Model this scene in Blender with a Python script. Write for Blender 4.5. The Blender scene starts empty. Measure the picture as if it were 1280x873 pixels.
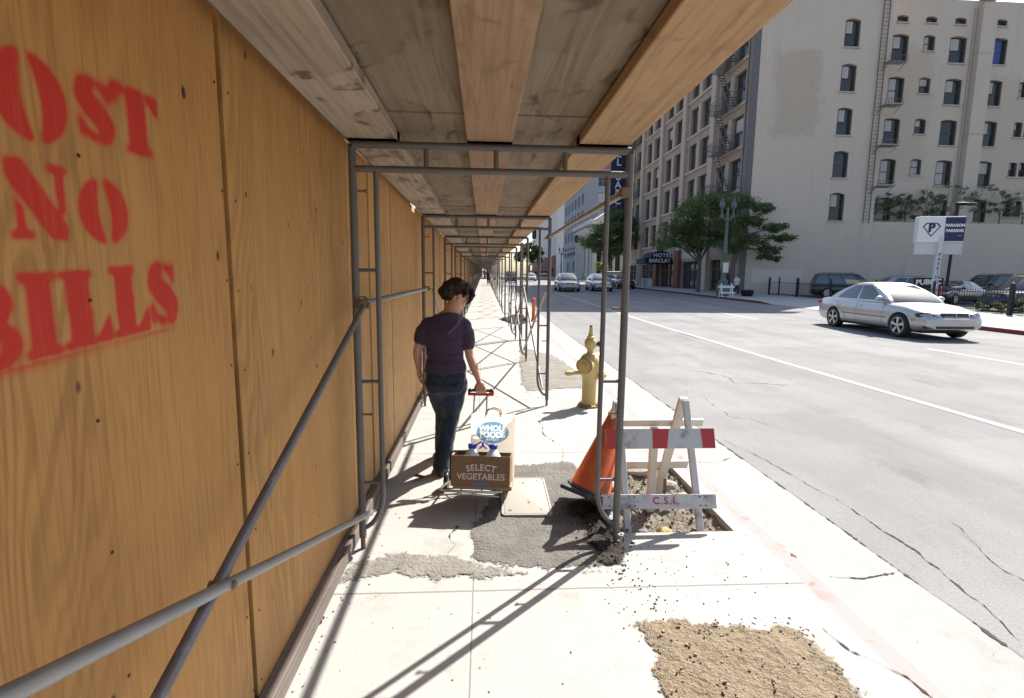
import bpy, bmesh, math, random
import numpy as np
from mathutils import Vector, Matrix, noise as mnoise
rnd = random.Random(7)
R = math.radians
SC = bpy.context.scene
COL = SC.collection
PI = math.pi

# ------------------------------------------------------------------ helpers
MW = {}
def terr(y):
    y = min(max(0.0, y - 15.0), 105.0)
    return 0.01 * y

def props(o, label=None, cat=None, group=None, kind=None):
    if label: o['label'] = label
    if cat: o['category'] = cat
    if group: o['group'] = group
    if kind: o['kind'] = kind
    return o

def thing(name, label, cat, loc=(0, 0, 0), rz=0.0, group=None, mat4=None):
    o = bpy.data.objects.new(name, None)
    o.empty_display_size = 0.2
    COL.objects.link(o)
    m = mat4 if mat4 is not None else Matrix.Translation(Vector(loc)) @ Matrix.Rotation(rz, 4, 'Z')
    o.matrix_world = m
    MW[o.name] = m.copy()
    return props(o, label, cat, group)

def dup(o, parent=None):
    c = o.copy()
    COL.objects.link(c)
    if parent is not None:
        c.parent = parent
    for k in ('label', 'category', 'group'):
        pass
    for ch in list(o.children):
        dup(ch, c)
    return c

class MB:
    def __init__(s):
        s.bm = bmesh.new()
    def quad(s, *pts):
        vs = [s.bm.verts.new(p) for p in pts]
        try:
            return s.bm.faces.new(vs)
        except ValueError:
            return None
    def box(s, c, d, rot=None, bev=0.0, seg=1):
        m = Matrix.Translation(Vector(c))
        if rot is not None:
            m = m @ (rot.to_4x4() if not isinstance(rot, (int, float)) else Matrix.Rotation(rot, 4, 'Z'))
        m = m @ Matrix.Diagonal((d[0], d[1], d[2], 1))
        r = bmesh.ops.create_cube(s.bm, size=1.0, matrix=m)
        if bev > 0:
            es = set()
            for v in r['verts']:
                es.update(v.link_edges)
            bmesh.ops.bevel(s.bm, geom=list(es), offset=bev, segments=seg, affect='EDGES', profile=0.6)
        return s
    def bar(s, p0, p1, w, h, up=(0, 0, 1), bev=0.0):
        p0, p1 = Vector(p0), Vector(p1)
        y = (p1 - p0); L = y.length; y.normalize()
        z = Vector(up); x = y.cross(z)
        if x.length < 1e-4:
            x = y.cross(Vector((1, 0, 0)))
        x.normalize(); z = x.cross(y)
        rot = Matrix((x, y, z)).transposed()
        return s.box((p0 + p1) / 2, (w, L, h), rot, bev)
    def loft(s, rings, cap=True, closed=True):
        vr = [[s.bm.verts.new(p) for p in ring] for ring in rings]
        n = len(rings[0])
        for a, b in zip(vr[:-1], vr[1:]):
            for i in range(n if closed else n - 1):
                j = (i + 1) % n
                try: s.bm.faces.new((a[i], a[j], b[j], b[i]))
                except ValueError: pass
        if cap and closed:
            for ring, rev in ((vr[0], True), (vr[-1], False)):
                try: s.bm.faces.new(list(reversed(ring)) if rev else ring)
                except ValueError: pass
        return s
    def tube(s, pts, r, seg=8, cap=True, closed=False):
        pts = [Vector(p) for p in pts]
        n = len(pts)
        rs = r if isinstance(r, (list, tuple)) else [r] * n
        rings = []
        ref = None
        for i, p in enumerate(pts):
            if closed:
                t = pts[(i + 1) % n] - pts[i - 1]
            else:
                t = pts[min(i + 1, n - 1)] - pts[max(i - 1, 0)]
            t.normalize()
            if ref is None:
                ref = Vector((0, 0, 1)) if abs(t.z) < 0.9 else Vector((1, 0, 0))
            a = ref - t * ref.dot(t)
            a.normalize(); ref = a
            b = t.cross(a)
            rings.append([p + (a * math.cos(2 * PI * k / seg) + b * math.sin(2 * PI * k / seg)) * rs[i] for k in range(seg)])
        if closed:
            rings.append(rings[0])
            vr = [[s.bm.verts.new(q) for q in ring] for ring in rings[:-1]]
            vr.append(vr[0])
            for a, b in zip(vr[:-1], vr[1:]):
                for i in range(seg):
                    j = (i + 1) % seg
                    try: s.bm.faces.new((a[i], a[j], b[j], b[i]))
                    except ValueError: pass
            return s
        return s.loft(rings, cap)
    def lathe(s, prof, o=(0, 0, 0), axis=(0, 0, 1), seg=16):
        o = Vector(o); t = Vector(axis).normalized()
        a = Vector((1, 0, 0)) if abs(t.x) < 0.9 else Vector((0, 1, 0))
        a = (a - t * a.dot(t)).normalized(); b = t.cross(a)
        rings = [[o + t * z + (a * math.cos(2 * PI * k / seg) + b * math.sin(2 * PI * k / seg)) * max(rr, 1e-4) for k in range(seg)] for rr, z in prof]
        return s.loft(rings)
    def ell(s, c, r, rot=None, u=14, v=9):
        m = Matrix.Translation(Vector(c))
        if rot is not None: m = m @ rot.to_4x4()
        m = m @ Matrix.Diagonal((r[0], r[1], r[2], 1))
        bmesh.ops.create_uvsphere(s.bm, u_segments=u, v_segments=v, radius=1.0, matrix=m)
        return s
    def prism(s, poly, a, b, mapf):
        """poly: 2-D outline; mapf(u, v, w) -> 3-D; from w=a to w=b"""
        return s.loft([[mapf(u, v, a) for u, v in poly], [mapf(u, v, b) for u, v in poly]])
    def text(s, body, size, mapf, depth=0.004, ax='CENTER', spacing=1.0, bold=0.0):
        cu = bpy.data.curves.new('lettering', 'FONT')
        cu.body = body; cu.size = size; cu.align_x = ax; cu.align_y = 'CENTER'
        cu.space_character = spacing; cu.offset = bold; cu.resolution_u = 3
        ob = bpy.data.objects.new('lettering_curve', cu)
        COL.objects.link(ob)
        bpy.context.view_layer.update()
        me = bpy.data.meshes.new_from_object(ob.evaluated_get(bpy.context.evaluated_depsgraph_get()))
        vs = [v.co.copy() for v in me.vertices]
        fs = [tuple(p.vertices) for p in me.polygons]
        bpy.data.objects.remove(ob); bpy.data.curves.remove(cu); bpy.data.meshes.remove(me)
        nv = [s.bm.verts.new(mapf(v.x, v.y, depth)) for v in vs]
        for f in fs:
            try: s.bm.faces.new([nv[i] for i in f])
            except ValueError: pass
        return s
    def build(s, name, mat, parent=None, smooth=None, world=False, recalc=True, origin=True):
        bm = s.bm
        if recalc:
            bmesh.ops.recalc_face_normals(bm, faces=bm.faces)
        me = bpy.data.meshes.new(name)
        if world and parent is not None:
            bm.transform(MW[parent.name].inverted())
        off = None
        if parent is None and origin and len(bm.verts):
            xs = [v.co.x for v in bm.verts]; ys = [v.co.y for v in bm.verts]; zs = [v.co.z for v in bm.verts]
            off = Vector(((min(xs) + max(xs)) / 2, (min(ys) + max(ys)) / 2, min(zs)))
            bm.transform(Matrix.Translation(-off))
        bm.to_mesh(me); bm.free()
        o = bpy.data.objects.new(name, me)
        COL.objects.link(o)
        ms = mat if isinstance(mat, (list, tuple)) else [mat]
        for m in ms: me.materials.append(m)
        if smooth is not None:
            for p in me.polygons: p.use_smooth = True
            me.set_sharp_from_angle(angle=R(smooth))
        if parent is not None:
            o.parent = parent
            MW[o.name] = MW.get(parent.name, Matrix.Identity(4)).copy()
        else:
            if off is not None: o.location = off
            MW[o.name] = Matrix.Translation(off) if off is not None else Matrix.Identity(4)
        return o

def remeshed(mb, voxel, smooth_it=4, fac=0.5, name='body'):
    """union of closed shapes -> one continuous surface; returns a new MB"""
    me = bpy.data.meshes.new('tmp_union')
    bmesh.ops.recalc_face_normals(mb.bm, faces=mb.bm.faces)
    mb.bm.to_mesh(me); mb.bm.free()
    ob = bpy.data.objects.new('tmp_union', me); COL.objects.link(ob)
    m = ob.modifiers.new('r', 'REMESH'); m.mode = 'VOXEL'; m.voxel_size = voxel
    if smooth_it:
        k = ob.modifiers.new('s', 'SMOOTH'); k.iterations = smooth_it; k.factor = fac
    bpy.context.view_layer.update()
    me2 = bpy.data.meshes.new_from_object(ob.evaluated_get(bpy.context.evaluated_depsgraph_get()))
    bpy.data.objects.remove(ob); bpy.data.meshes.remove(me)
    out = MB(); out.bm.from_mesh(me2); bpy.data.meshes.remove(me2)
    return out

def limb(mb, pts, rs, seg=12, ell=None):
    """tapered limb with rounded ends; densified"""
    P = [Vector(p) for p in pts]
    Q, S = [], []
    for i in range(len(P) - 1):
        for k in range(6):
            t = k / 6
            t2 = t * t * (3 - 2 * t) if len(P) > 2 else t
            Q.append(P[i].lerp(P[i + 1], t)); S.append(rs[i] + (rs[i + 1] - rs[i]) * t2)
    Q.append(P[-1]); S.append(rs[-1])
    mb.tube(Q, S, seg)
    mb.ell(P[0], (rs[0],) * 3, u=seg, v=8); mb.ell(P[-1], (rs[-1],) * 3, u=seg, v=8)

# ------------------------------------------------------------------ materials
def newmat(name):
    m = bpy.data.materials.new(name); m.use_nodes = True
    nt = m.node_tree
    return m, nt, nt.nodes['Principled BSDF']
def N(nt, t, **kw):
    n = nt.nodes.new(t)
    for k, v in kw.items(): setattr(n, k, v)
    return n
def LK(nt, a, b): nt.links.new(a, b)
def math_(nt, op, a, b=None, c=None):
    n = N(nt, 'ShaderNodeMath', operation=op)
    for i, v in enumerate((a, b, c)):
        if v is None: continue
        if isinstance(v, (int, float)): n.inputs[i].default_value = v
        else: LK(nt, v, n.inputs[i])
    return n.outputs[0]
def mixc(nt, f, a, b, mode='MIX'):
    n = N(nt, 'ShaderNodeMix', data_type='RGBA', blend_type=mode)
    if isinstance(f, (int, float)): n.inputs[0].default_value = f
    else: LK(nt, f, n.inputs[0])
    for i, v in ((6, a), (7, b)):
        if isinstance(v, tuple): n.inputs[i].default_value = (*v[:3], 1)
        else: LK(nt, v, n.inputs[i])
    return n.outputs[2]
def noise_(nt, vec, scale, detail=4, rough=0.55, dist=0.0):
    n = N(nt, 'ShaderNodeTexNoise')
    n.inputs['Scale'].default_value = scale; n.inputs['Detail'].default_value = detail
    n.inputs['Roughness'].default_value = rough; n.inputs['Distortion'].default_value = dist
    if vec is not None: LK(nt, vec, n.inputs['Vector'])
    return n.outputs['Fac']
def ramp(nt, f, lo, hi):
    n = N(nt, 'ShaderNodeMapRange'); n.interpolation_type = 'SMOOTHSTEP'
    LK(nt, f, n.inputs[0]); n.inputs[1].default_value = lo; n.inputs[2].default_value = hi
    return n.outputs[0]
def mapping(nt, vec, scale=(1, 1, 1), loc=(0, 0, 0), rot=(0, 0, 0)):
    n = N(nt, 'ShaderNodeMapping')
    n.inputs['Scale'].default_value = scale; n.inputs['Location'].default_value = loc; n.inputs['Rotation'].default_value = rot
    LK(nt, vec, n.inputs['Vector']); return n.outputs[0]
def bump(nt, h, strength, dist, bs):
    b = N(nt, 'ShaderNodeBump'); b.inputs['Strength'].default_value = strength; b.inputs['Distance'].default_value = dist
    LK(nt, h, b.inputs['Height']); LK(nt, b.outputs[0], bs.inputs['Normal'])
def objc(nt): return N(nt, 'ShaderNodeTexCoord').outputs['Object']
def wpos(nt): return N(nt, 'ShaderNodeNewGeometry').outputs['Position']

_mc = {}
def M(name, col, rough=0.6, metal=0.0, var=0.15, scale=9.0, bmp=0.0, col2=None, c2t=(0.55, 0.7), spec=0.5, coat=0.0):
    if name in _mc: return _mc[name]
    m, nt, bs = newmat(name)
    co = objc(nt)
    f = noise_(nt, co, scale, 5)
    c = mixc(nt, f, tuple(x * (1 - var) for x in col), tuple(min(1, x * (1 + var)) for x in col))
    if col2 is not None:
        g = ramp(nt, noise_(nt, co, scale * 0.6, 6, 0.65), *c2t)
        c = mixc(nt, g, c, col2)
    LK(nt, c, bs.inputs['Base Color'])
    bs.inputs['Roughness'].default_value = rough; bs.inputs['Metallic'].default_value = metal
    bs.inputs['Specular IOR Level'].default_value = spec
    if coat: bs.inputs['Coat Weight'].default_value = coat; bs.inputs['Coat Roughness'].default_value = 0.05
    if bmp:
        bump(nt, noise_(nt, co, scale * 3, 5), bmp, 0.01, bs)
    _mc[name] = m
    return m

# plywood wall: rotary-cut grain on the Y-Z plane in world space
def plywood(name, off, tint, paint=False):
    m, nt, bs = newmat(name)
    p = wpos(nt)
    v = mapping(nt, p, (1, 2.6, 0.36), (off * 3.1, off * 7.7, off * 1.3))
    n = noise_(nt, v, 1.6, 2, 0.45, 0.25)
    s = math_(nt, 'SINE', math_(nt, 'MULTIPLY', n, 120.0))
    s = ramp(nt, s, -0.6, 1.0)
    fine = noise_(nt, mapping(nt, p, (1, 130, 5.0), (off, off, off)), 1.0, 3)
    big = noise_(nt, mapping(nt, p, (1, 1.3, 0.5), (off, 0, off * 5)), 2.0, 3)
    a = tuple(c * t for c, t in zip((0.395, 0.192, 0.055), tint)); b = tuple(c * t for c, t in zip((0.545, 0.297, 0.102), tint))
    c = mixc(nt, big, a, b)
    gv = ramp(nt, noise_(nt, mapping(nt, p, (1, 2.2, 0.7), (off * 4, off, 2)), 1.0, 3), 0.35, 0.65)
    c = mixc(nt, math_(nt, 'MULTIPLY', math_(nt, 'MULTIPLY', s, gv), 0.38), c, tuple(x * 0.50 for x in a))
    c = mixc(nt, math_(nt, 'MULTIPLY', ramp(nt, fine, 0.42, 0.72), 0.36), c, tuple(x * 0.52 for x in a))
    low = N(nt, 'ShaderNodeSeparateXYZ'); LK(nt, p, low.inputs[0])
    grime = math_(nt, 'MULTIPLY', ramp(nt, math_(nt, 'ADD', low.outputs[2], math_(nt, 'MULTIPLY', noise_(nt, mapping(nt, p, (1, 5, 2)), 1.0, 5, .7), .8)), 0.85, 0.35), 0.5)
    c = mixc(nt, grime, c, (0.20, 0.13, 0.075))
    # dark streaky grey weathering, and small knots
    st = ramp(nt, noise_(nt, mapping(nt, p, (1, 9, 0.5), (off * 2, off, 3)), 1.0, 4), 0.58, 0.78)
    c = mixc(nt, math_(nt, 'MULTIPLY', st, 0.35), c, (0.20, 0.13, 0.07))
    vo = N(nt, 'ShaderNodeTexVoronoi'); vo.inputs['Scale'].default_value = 3.4
    LK(nt, mapping(nt, p, (0.0, 1.5, 0.8), (off, off * 2.2 + 0.35, off * 1.7)), vo.inputs['Vector'])
    kn = ramp(nt, vo.outputs['Distance'], 0.062, 0.03)
    c = mixc(nt, kn, c, (0.05, 0.022, 0.010))
    if paint:
        at = N(nt, 'ShaderNodeAttribute'); at.attribute_name = 'paint'
        red = mixc(nt, big, (0.40, 0.014, 0.010), (0.54, 0.026, 0.016))
        pf = math_(nt, 'MULTIPLY', at.outputs['Fac'], math_(nt, 'SUBTRACT', 1.0, math_(nt, 'MULTIPLY', ramp(nt, fine, 0.5, 0.8), 0.25)))
        c = mixc(nt, pf, c, red)
    LK(nt, c, bs.inputs['Base Color'])
    bs.inputs['Roughness'].default_value = 0.62; bs.inputs['Specular IOR Level'].default_value = 0.3
    bump(nt, math_(nt, 'ADD', s, math_(nt, 'MULTIPLY', fine, 0.8)), 0.12, 0.004, bs)
    return m

# weathered timber with grain along one axis ('X' or 'Y')
def timber(name, c1, c2, axis='Y', stain=(0.09, 0.06, 0.04), sfac=0.6, scale=1.0, rot=0.0):
    m, nt, bs = newmat(name)
    p = wpos(nt)
    sc = (30, 1.2, 30) if axis == 'Y' else (1.2, 30, 30)
    if axis == 'Z': sc = (30, 30, 1.2)
    sc = tuple(x * scale for x in sc)
    g = noise_(nt, mapping(nt, p, sc), 1.0, 5, 0.6, 0.8)
    sc2 = tuple(x * 4 for x in sc)
    g2 = noise_(nt, mapping(nt, p, sc2), 1.0, 3)
    big = noise_(nt, p, 2.3 * scale, 4)
    c = mixc(nt, big, c1, c2)
    c = mixc(nt, math_(nt, 'MULTIPLY', ramp(nt, g, 0.42, 0.7), 0.55), c, tuple(x * 0.55 for x in c1))
    c = mixc(nt, math_(nt, 'MULTIPLY', ramp(nt, g2, 0.5, 0.8), 0.3), c, tuple(x * 0.4 for x in c1))
    # water marks: contour bands of a broad noise
    w = noise_(nt, mapping(nt, p, (1.5, 1.0, 1.5)), 1.0, 3, 0.5, 0.9)
    w2 = noise_(nt, mapping(nt, p, (14, 5, 14)), 1.0, 3)
    band = math_(nt, 'SUBTRACT', 1.0, ramp(nt, math_(nt, 'ABSOLUTE', math_(nt, 'SUBTRACT', w, 0.5)), 0.0, 0.03))
    band = math_(nt, 'MULTIPLY', band, ramp(nt, w2, 0.40, 0.66))
    c = mixc(nt, math_(nt, 'MULTIPLY', band, sfac), c, stain)
    # one-sided tide marks: the wet side of the contour is a shade darker
    c = mixc(nt, math_(nt, 'MULTIPLY', ramp(nt, w, 0.5, 0.515), 0.22 * sfac), c, tuple(x * 1.5 for x in stain))
    sm = ramp(nt, noise_(nt, mapping(nt, p, (26, 9, 26)), 1.0, 5, 0.7), 0.60, 0.74)
    c = mixc(nt, math_(nt, 'MULTIPLY', sm, 0.35 * sfac), c, stain)
    blot = ramp(nt, noise_(nt, p, 1.4, 5, 0.7), 0.56, 0.72)
    c = mixc(nt, math_(nt, 'MULTIPLY', blot, 0.4 * sfac), c, tuple(x * 1.6 for x in stain))
    LK(nt, c, bs.inputs['Base Color'])
    bs.inputs['Roughness'].default_value = 0.8; bs.inputs['Specular IOR Level'].default_value = 0.25
    bump(nt, math_(nt, 'ADD', g, g2), 0.25, 0.004, bs)
    return m

def concrete(name, c1, c2, stain, grime=0.5, joints=False, red=0.0):
    m, nt, bs = newmat(name)
    p = wpos(nt)
    a = noise_(nt, p, 1.1, 6, 0.6); b = noise_(nt, p, 55, 3, 0.6); e = noise_(nt, p, 5, 6, 0.7)
    c = mixc(nt, a, c1, c2)
    c = mixc(nt, math_(nt, 'MULTIPLY', ramp(nt, e, 0.50, 0.75), grime), c, stain)
    c = mixc(nt, math_(nt, 'MULTIPLY', ramp(nt, noise_(nt, p, 2.4, 7, 0.72), 0.54, 0.66), grime * 0.9), c, tuple(x * 0.9 for x in stain))
    c = mixc(nt, math_(nt, 'MULTIPLY', ramp(nt, b, 0.55, 0.8), 0.25), c, tuple(x * 0.6 for x in c1))
    # specks of dirt
    sp = noise_(nt, p, 120, 2, 0.5)
    c = mixc(nt, math_(nt, 'MULTIPLY', ramp(nt, sp, 0.68, 0.74), 0.5), c, tuple(x * 0.45 for x in stain))
    if red:
        f = ramp(nt, noise_(nt, p, 7, 6, 0.7), 0.72 - red, 0.80 - red * 0.4)
        c = mixc(nt, f, c, (0.62, 0.12, 0.10))
    h = math_(nt, 'ADD', math_(nt, 'MULTIPLY', b, 0.4), e)
    if joints:
        xyz = N(nt, 'ShaderNodeSeparateXYZ'); LK(nt, p, xyz.inputs[0])
        wob = math_(nt, 'MULTIPLY', math_(nt, 'SUBTRACT', noise_(nt, p, 4, 3), 0.5), 0.03)
        jx = ramp(nt, math_(nt, 'ABSOLUTE', math_(nt, 'ADD', math_(nt, 'ADD', xyz.outputs[0], 0.05), math_(nt, 'MULTIPLY', wob, 0.15))), 0.006, 0.001)
        ym = math_(nt, 'MODULO', math_(nt, 'ADD', math_(nt, 'ADD', xyz.outputs[1], 40.0 + 0.62), math_(nt, 'MULTIPLY', wob, 0.3)), 2.0)
        jy = ramp(nt, math_(nt, 'ABSOLUTE', math_(nt, 'SUBTRACT', ym, 1.0)), 0.010, 0.002)
        j = math_(nt, 'MAXIMUM', jx, jy)
        c = mixc(nt, math_(nt, 'MULTIPLY', j, 0.65), c, (0.13, 0.11, 0.09))
        h = math_(nt, 'SUBTRACT', h, math_(nt, 'MULTIPLY', j, 2.0))
    LK(nt, c, bs.inputs['Base Color'])
    bs.inputs['Roughness'].default_value = 0.9; bs.inputs['Specular IOR Level'].default_value = 0.2
    bump(nt, h, 0.25, 0.008, bs)
    return m

def ground_mix(name, c1, c2, c3, s1=3.0, s2=40.0, bmp=0.8, dist=0.03, rim=False, streak=False):
    m, nt, bs = newmat(name)
    p = wpos(nt)
    a = noise_(nt, p, s1, 6, 0.65); b = noise_(nt, p, s2, 5, 0.7); d = noise_(nt, p, s2 * 3.3, 2)
    c = mixc(nt, ramp(nt, a, 0.3, 0.7), c1, c2)
    c = mixc(nt, ramp(nt, b, 0.5, 0.72), c, c3)
    c = mixc(nt, math_(nt, 'MULTIPLY', ramp(nt, d, 0.6, 0.75), 0.6), c, tuple(min(1, x * 1.5) for x in c1))
    if streak:   # tyre-worn lanes, drips and old repairs
        tl = ramp(nt, noise_(nt, mapping(nt, p, (0.9, 0.035, 1)), 1.0, 4, .6), .42, .68)
        c = mixc(nt, math_(nt, 'MULTIPLY', tl, .38), c, tuple(x * .62 for x in c1))
        sp = ramp(nt, noise_(nt, mapping(nt, p, (2.2, .8, 1)), 1.0, 6, .7), .60, .70)
        c = mixc(nt, math_(nt, 'MULTIPLY', sp, .35), c, tuple(x * .55 for x in c1))
        wn = ramp(nt, noise_(nt, p, .35, 5, .6), .52, .60)
        c = mixc(nt, math_(nt, 'MULTIPLY', wn, .25), c, tuple(x * 1.25 for x in c2))
        ag = ramp(nt, noise_(nt, p, 85, 2, .5), .60, .70)
        c = mixc(nt, math_(nt, 'MULTIPLY', ag, .35), c, tuple(min(1, x * 1.7) for x in c2))
    LK(nt, c, bs.inputs['Base Color']); bs.inputs['Roughness'].default_value = 0.95; bs.inputs['Specular IOR Level'].default_value = 0.15
    bump(nt, math_(nt, 'ADD', math_(nt, 'MULTIPLY', b, 1.0), math_(nt, 'MULTIPLY', a, 1.5)), bmp, dist, bs)
    if rim:   # the loose layer thins out to nothing at its ragged border
        at = N(nt, 'ShaderNodeAttribute'); at.attribute_name = 'rim'
        k = math_(nt, 'ADD', at.outputs['Fac'], math_(nt, 'MULTIPLY', math_(nt, 'SUBTRACT', math_(nt, 'ADD', math_(nt, 'MULTIPLY', noise_(nt, p, 7, 5, 0.7), .55), math_(nt, 'MULTIPLY', noise_(nt, p, 40, 6, 0.8), .45)), 0.5), 2.4))
        mx = N(nt, 'ShaderNodeMixShader'); LK(nt, ramp(nt, k, 0.30, 0.46), mx.inputs[0])
        LK(nt, N(nt, 'ShaderNodeBsdfTransparent').outputs[0], mx.inputs[1]); LK(nt, bs.outputs[0], mx.inputs[2])
        LK(nt, mx.outputs[0], nt.nodes['Material Output'].inputs['Surface'])
    return m

def leafmat(name, c1, c2):
    m, nt, bs = newmat(name)
    g = N(nt, 'ShaderNodeNewGeometry')
    c = mixc(nt, g.outputs['Random Per Island'], c1, c2)
    LK(nt, c, bs.inputs['Base Color']); bs.inputs['Roughness'].default_value = 0.5
    bs.inputs['Specular IOR Level'].default_value = 0.35
    tr = N(nt, 'ShaderNodeBsdfTranslucent'); LK(nt, mixc(nt, 0.5, c, (0.14, 0.22, 0.03)), tr.inputs['Color'])
    mx = N(nt, 'ShaderNodeMixShader'); mx.inputs[0].default_value = 0.40
    LK(nt, bs.outputs[0], mx.inputs[1]); LK(nt, tr.outputs[0], mx.inputs[2])
    LK(nt, mx.outputs[0], nt.nodes['Material Output'].inputs['Surface'])
    return m

def glassy(name, col, rough=0.06, var=0.5, scale=0.8, spec=0.8):
    m, nt, bs = newmat(name)
    f = noise_(nt, wpos(nt), scale, 3)
    LK(nt, mixc(nt, f, tuple(c * (1 - var) for c in col), tuple(c * (1 + var) for c in col)), bs.inputs['Base Color'])
    bs.inputs['Roughness'].default_value = rough; bs.inputs['Specular IOR Level'].default_value = spec
    return m
def clear(name, col, alpha_mix=0.5, rough=0.05):
    """real transparent pane: glossy + tinted see-through"""
    m, nt, bs = newmat(name)
    tr = N(nt, 'ShaderNodeBsdfTransparent'); tr.inputs[0].default_value = (*col, 1)
    gl = N(nt, 'ShaderNodeBsdfGlossy'); gl.inputs['Roughness'].default_value = rough
    fr = N(nt, 'ShaderNodeFresnel'); fr.inputs[0].default_value = 1.5
    mx = N(nt, 'ShaderNodeMixShader')
    LK(nt, math_(nt, 'ADD', math_(nt, 'MULTIPLY', fr.outputs[0], 1.4), alpha_mix), mx.inputs[0])
    LK(nt, tr.outputs[0], mx.inputs[1]); LK(nt, gl.outputs[0], mx.inputs[2])
    LK(nt, mx.outputs[0], nt.nodes['Material Output'].inputs['Surface'])
    return m

# ------------------------------------------------------------------ camera, sky, sun
F_PX, YAW, PITCH, ROLL, HCAM = 626.93, 0.0573, 0.1298, 0.0112, 1.6
def cam_axes():
    f = Vector((math.sin(YAW) * math.cos(PITCH), math.cos(YAW) * math.cos(PITCH), -math.sin(PITCH)))
    r = Vector((math.cos(YAW), -math.sin(YAW), 0)); u = r.cross(f)
    c, s = math.cos(ROLL), math.sin(ROLL)
    return r * c + u * s, u * c - r * s, f
_r, _u, _f = cam_axes()
cam_d = bpy.data.cameras.new('camera'); cam = bpy.data.objects.new('camera', cam_d); COL.objects.link(cam)
mt = Matrix((_r, _u, -_f)).transposed().to_4x4(); mt.translation = Vector((0, 0, HCAM))
cam.matrix_world = mt
cam_d.sensor_fit = 'HORIZONTAL'; cam_d.sensor_width = 36.0; cam_d.lens = F_PX / 1280 * 36.0
cam_d.shift_y = -10 / 1280; cam_d.clip_start = 0.05; cam_d.clip_end = 6000
SC.camera = cam

SUN_DIR = Vector((0.70, 0.67, 1.0)).normalized()
w = bpy.data.worlds.new('World'); SC.world = w; w.use_nodes = True
nt = w.node_tree; bg = nt.nodes['Background']
sky = nt.nodes.new('ShaderNodeTexSky'); sky.sky_type = 'NISHITA'; sky.sun_disc = False
sky.sun_elevation = math.asin(SUN_DIR.z); sky.sun_rotation = math.atan2(SUN_DIR.x, SUN_DIR.y)
sky.altitude = 80; sky.air_density = 1.0; sky.dust_density = 2.2; sky.ozone_density = 1.0
nt.links.new(sky.outputs[0], bg.inputs[0]); bg.inputs[1].default_value = 0.095
sd = bpy.data.lights.new('sun', 'SUN'); sun = bpy.data.objects.new('sun', sd); COL.objects.link(sun)
sd.energy = 5.0; sd.angle = R(0.5); sd.color = (1.0, 0.955, 0.88)
sun.rotation_euler = SUN_DIR.to_track_quat('Z', 'Y').to_euler(); sun.location = (20, 20, 40)
SC.view_settings.view_transform = 'Standard'; SC.view_settings.look = 'None'
SC.view_settings.exposure = 1.25; SC.view_settings.gamma = 1.0; SC.view_settings.use_curve_mapping = False
SC.render.engine = 'CYCLES'
SC.cycles.max_bounces = 8; SC.cycles.diffuse_bounces = 5; SC.cycles.glossy_bounces = 3; SC.cycles.transparent_max_bounces = 16
SC.cycles.use_denoising = True; SC.cycles.sample_clamp_indirect = 6.0; SC.cycles.caustics_reflective = False; SC.cycles.caustics_refractive = False

# ================================================================== THE SETTING
m_conc = concrete('concrete_walk', (0.318, 0.310, 0.293), (0.358, 0.350, 0.334), (0.235, 0.218, 0.188), 0.42, True)
m_conc2 = concrete('concrete_gutter', (0.285, 0.279, 0.267), (0.32, 0.314, 0.302), (0.225, 0.212, 0.19), 0.4)
m_kerbred = concrete('kerb_faded_paint', (0.34, 0.262, 0.255), (0.345, 0.288, 0.28), (0.32, 0.20, 0.19), 0.6, False, 0.17)
m_farred = concrete('far_kerb_paint', (0.16, 0.045, 0.04), (0.22, 0.07, 0.06), (0.12, 0.08, 0.07), 0.4)
m_road = ground_mix('asphalt_street', (0.192, 0.189, 0.187), (0.235, 0.232, 0.229), (0.16, 0.158, 0.156), 0.6, 60, 0.6, 0.012, False, True)
m_lot = ground_mix('asphalt_lot', (0.10, 0.10, 0.098), (0.14, 0.14, 0.135), (0.08, 0.08, 0.08), 0.7, 40, 0.4, 0.01)
m_patch = ground_mix('asphalt_patch', (0.14, 0.131, 0.121), (0.205, 0.193, 0.178), (0.10, 0.093, 0.087), 3.2, 55, 0.9, 0.02, True)
m_cement = ground_mix('cement_band', (0.20, 0.19, 0.168), (0.255, 0.242, 0.218), (0.15, 0.135, 0.115), 4, 40, 0.9, 0.02, True)
m_dirt = ground_mix('dry_dirt', (0.285, 0.222, 0.152), (0.34, 0.275, 0.198), (0.19, 0.138, 0.088), 5, 34, 1.0, 0.05, True)
m_pit = ground_mix('pit_rubble', (0.25, 0.215, 0.17), (0.33, 0.295, 0.25), (0.12, 0.092, 0.066), 8, 26, 1.0, 0.07)
m_black = ground_mix('loose_asphalt', (0.055, 0.048, 0.042), (0.12, 0.104, 0.088), (0.03, 0.027, 0.024), 9, 50, 1.0, 0.05, True)
m_earth = ground_mix('plain_ground', (0.16, 0.145, 0.12), (0.22, 0.20, 0.17), (0.13, 0.12, 0.1), 0.2, 3, 0.3, 0.03)
m_line = M('road_line_paint', (0.38, 0.375, 0.365), 0.8, 0, 0.06, 14, 0, (0.33, 0.325, 0.32), (0.56, 0.68))
m_crack = M('crack_dirt', (0.045, 0.038, 0.032), 0.95, 0, 0.4, 30)
m_stone = M('loose_stone', (0.26, 0.215, 0.16), 0.95, 0, 0.35, 20)
m_crumb = M('dark_crumb', (0.055, 0.047, 0.04), 0.95, 0, 0.4, 30)

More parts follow.
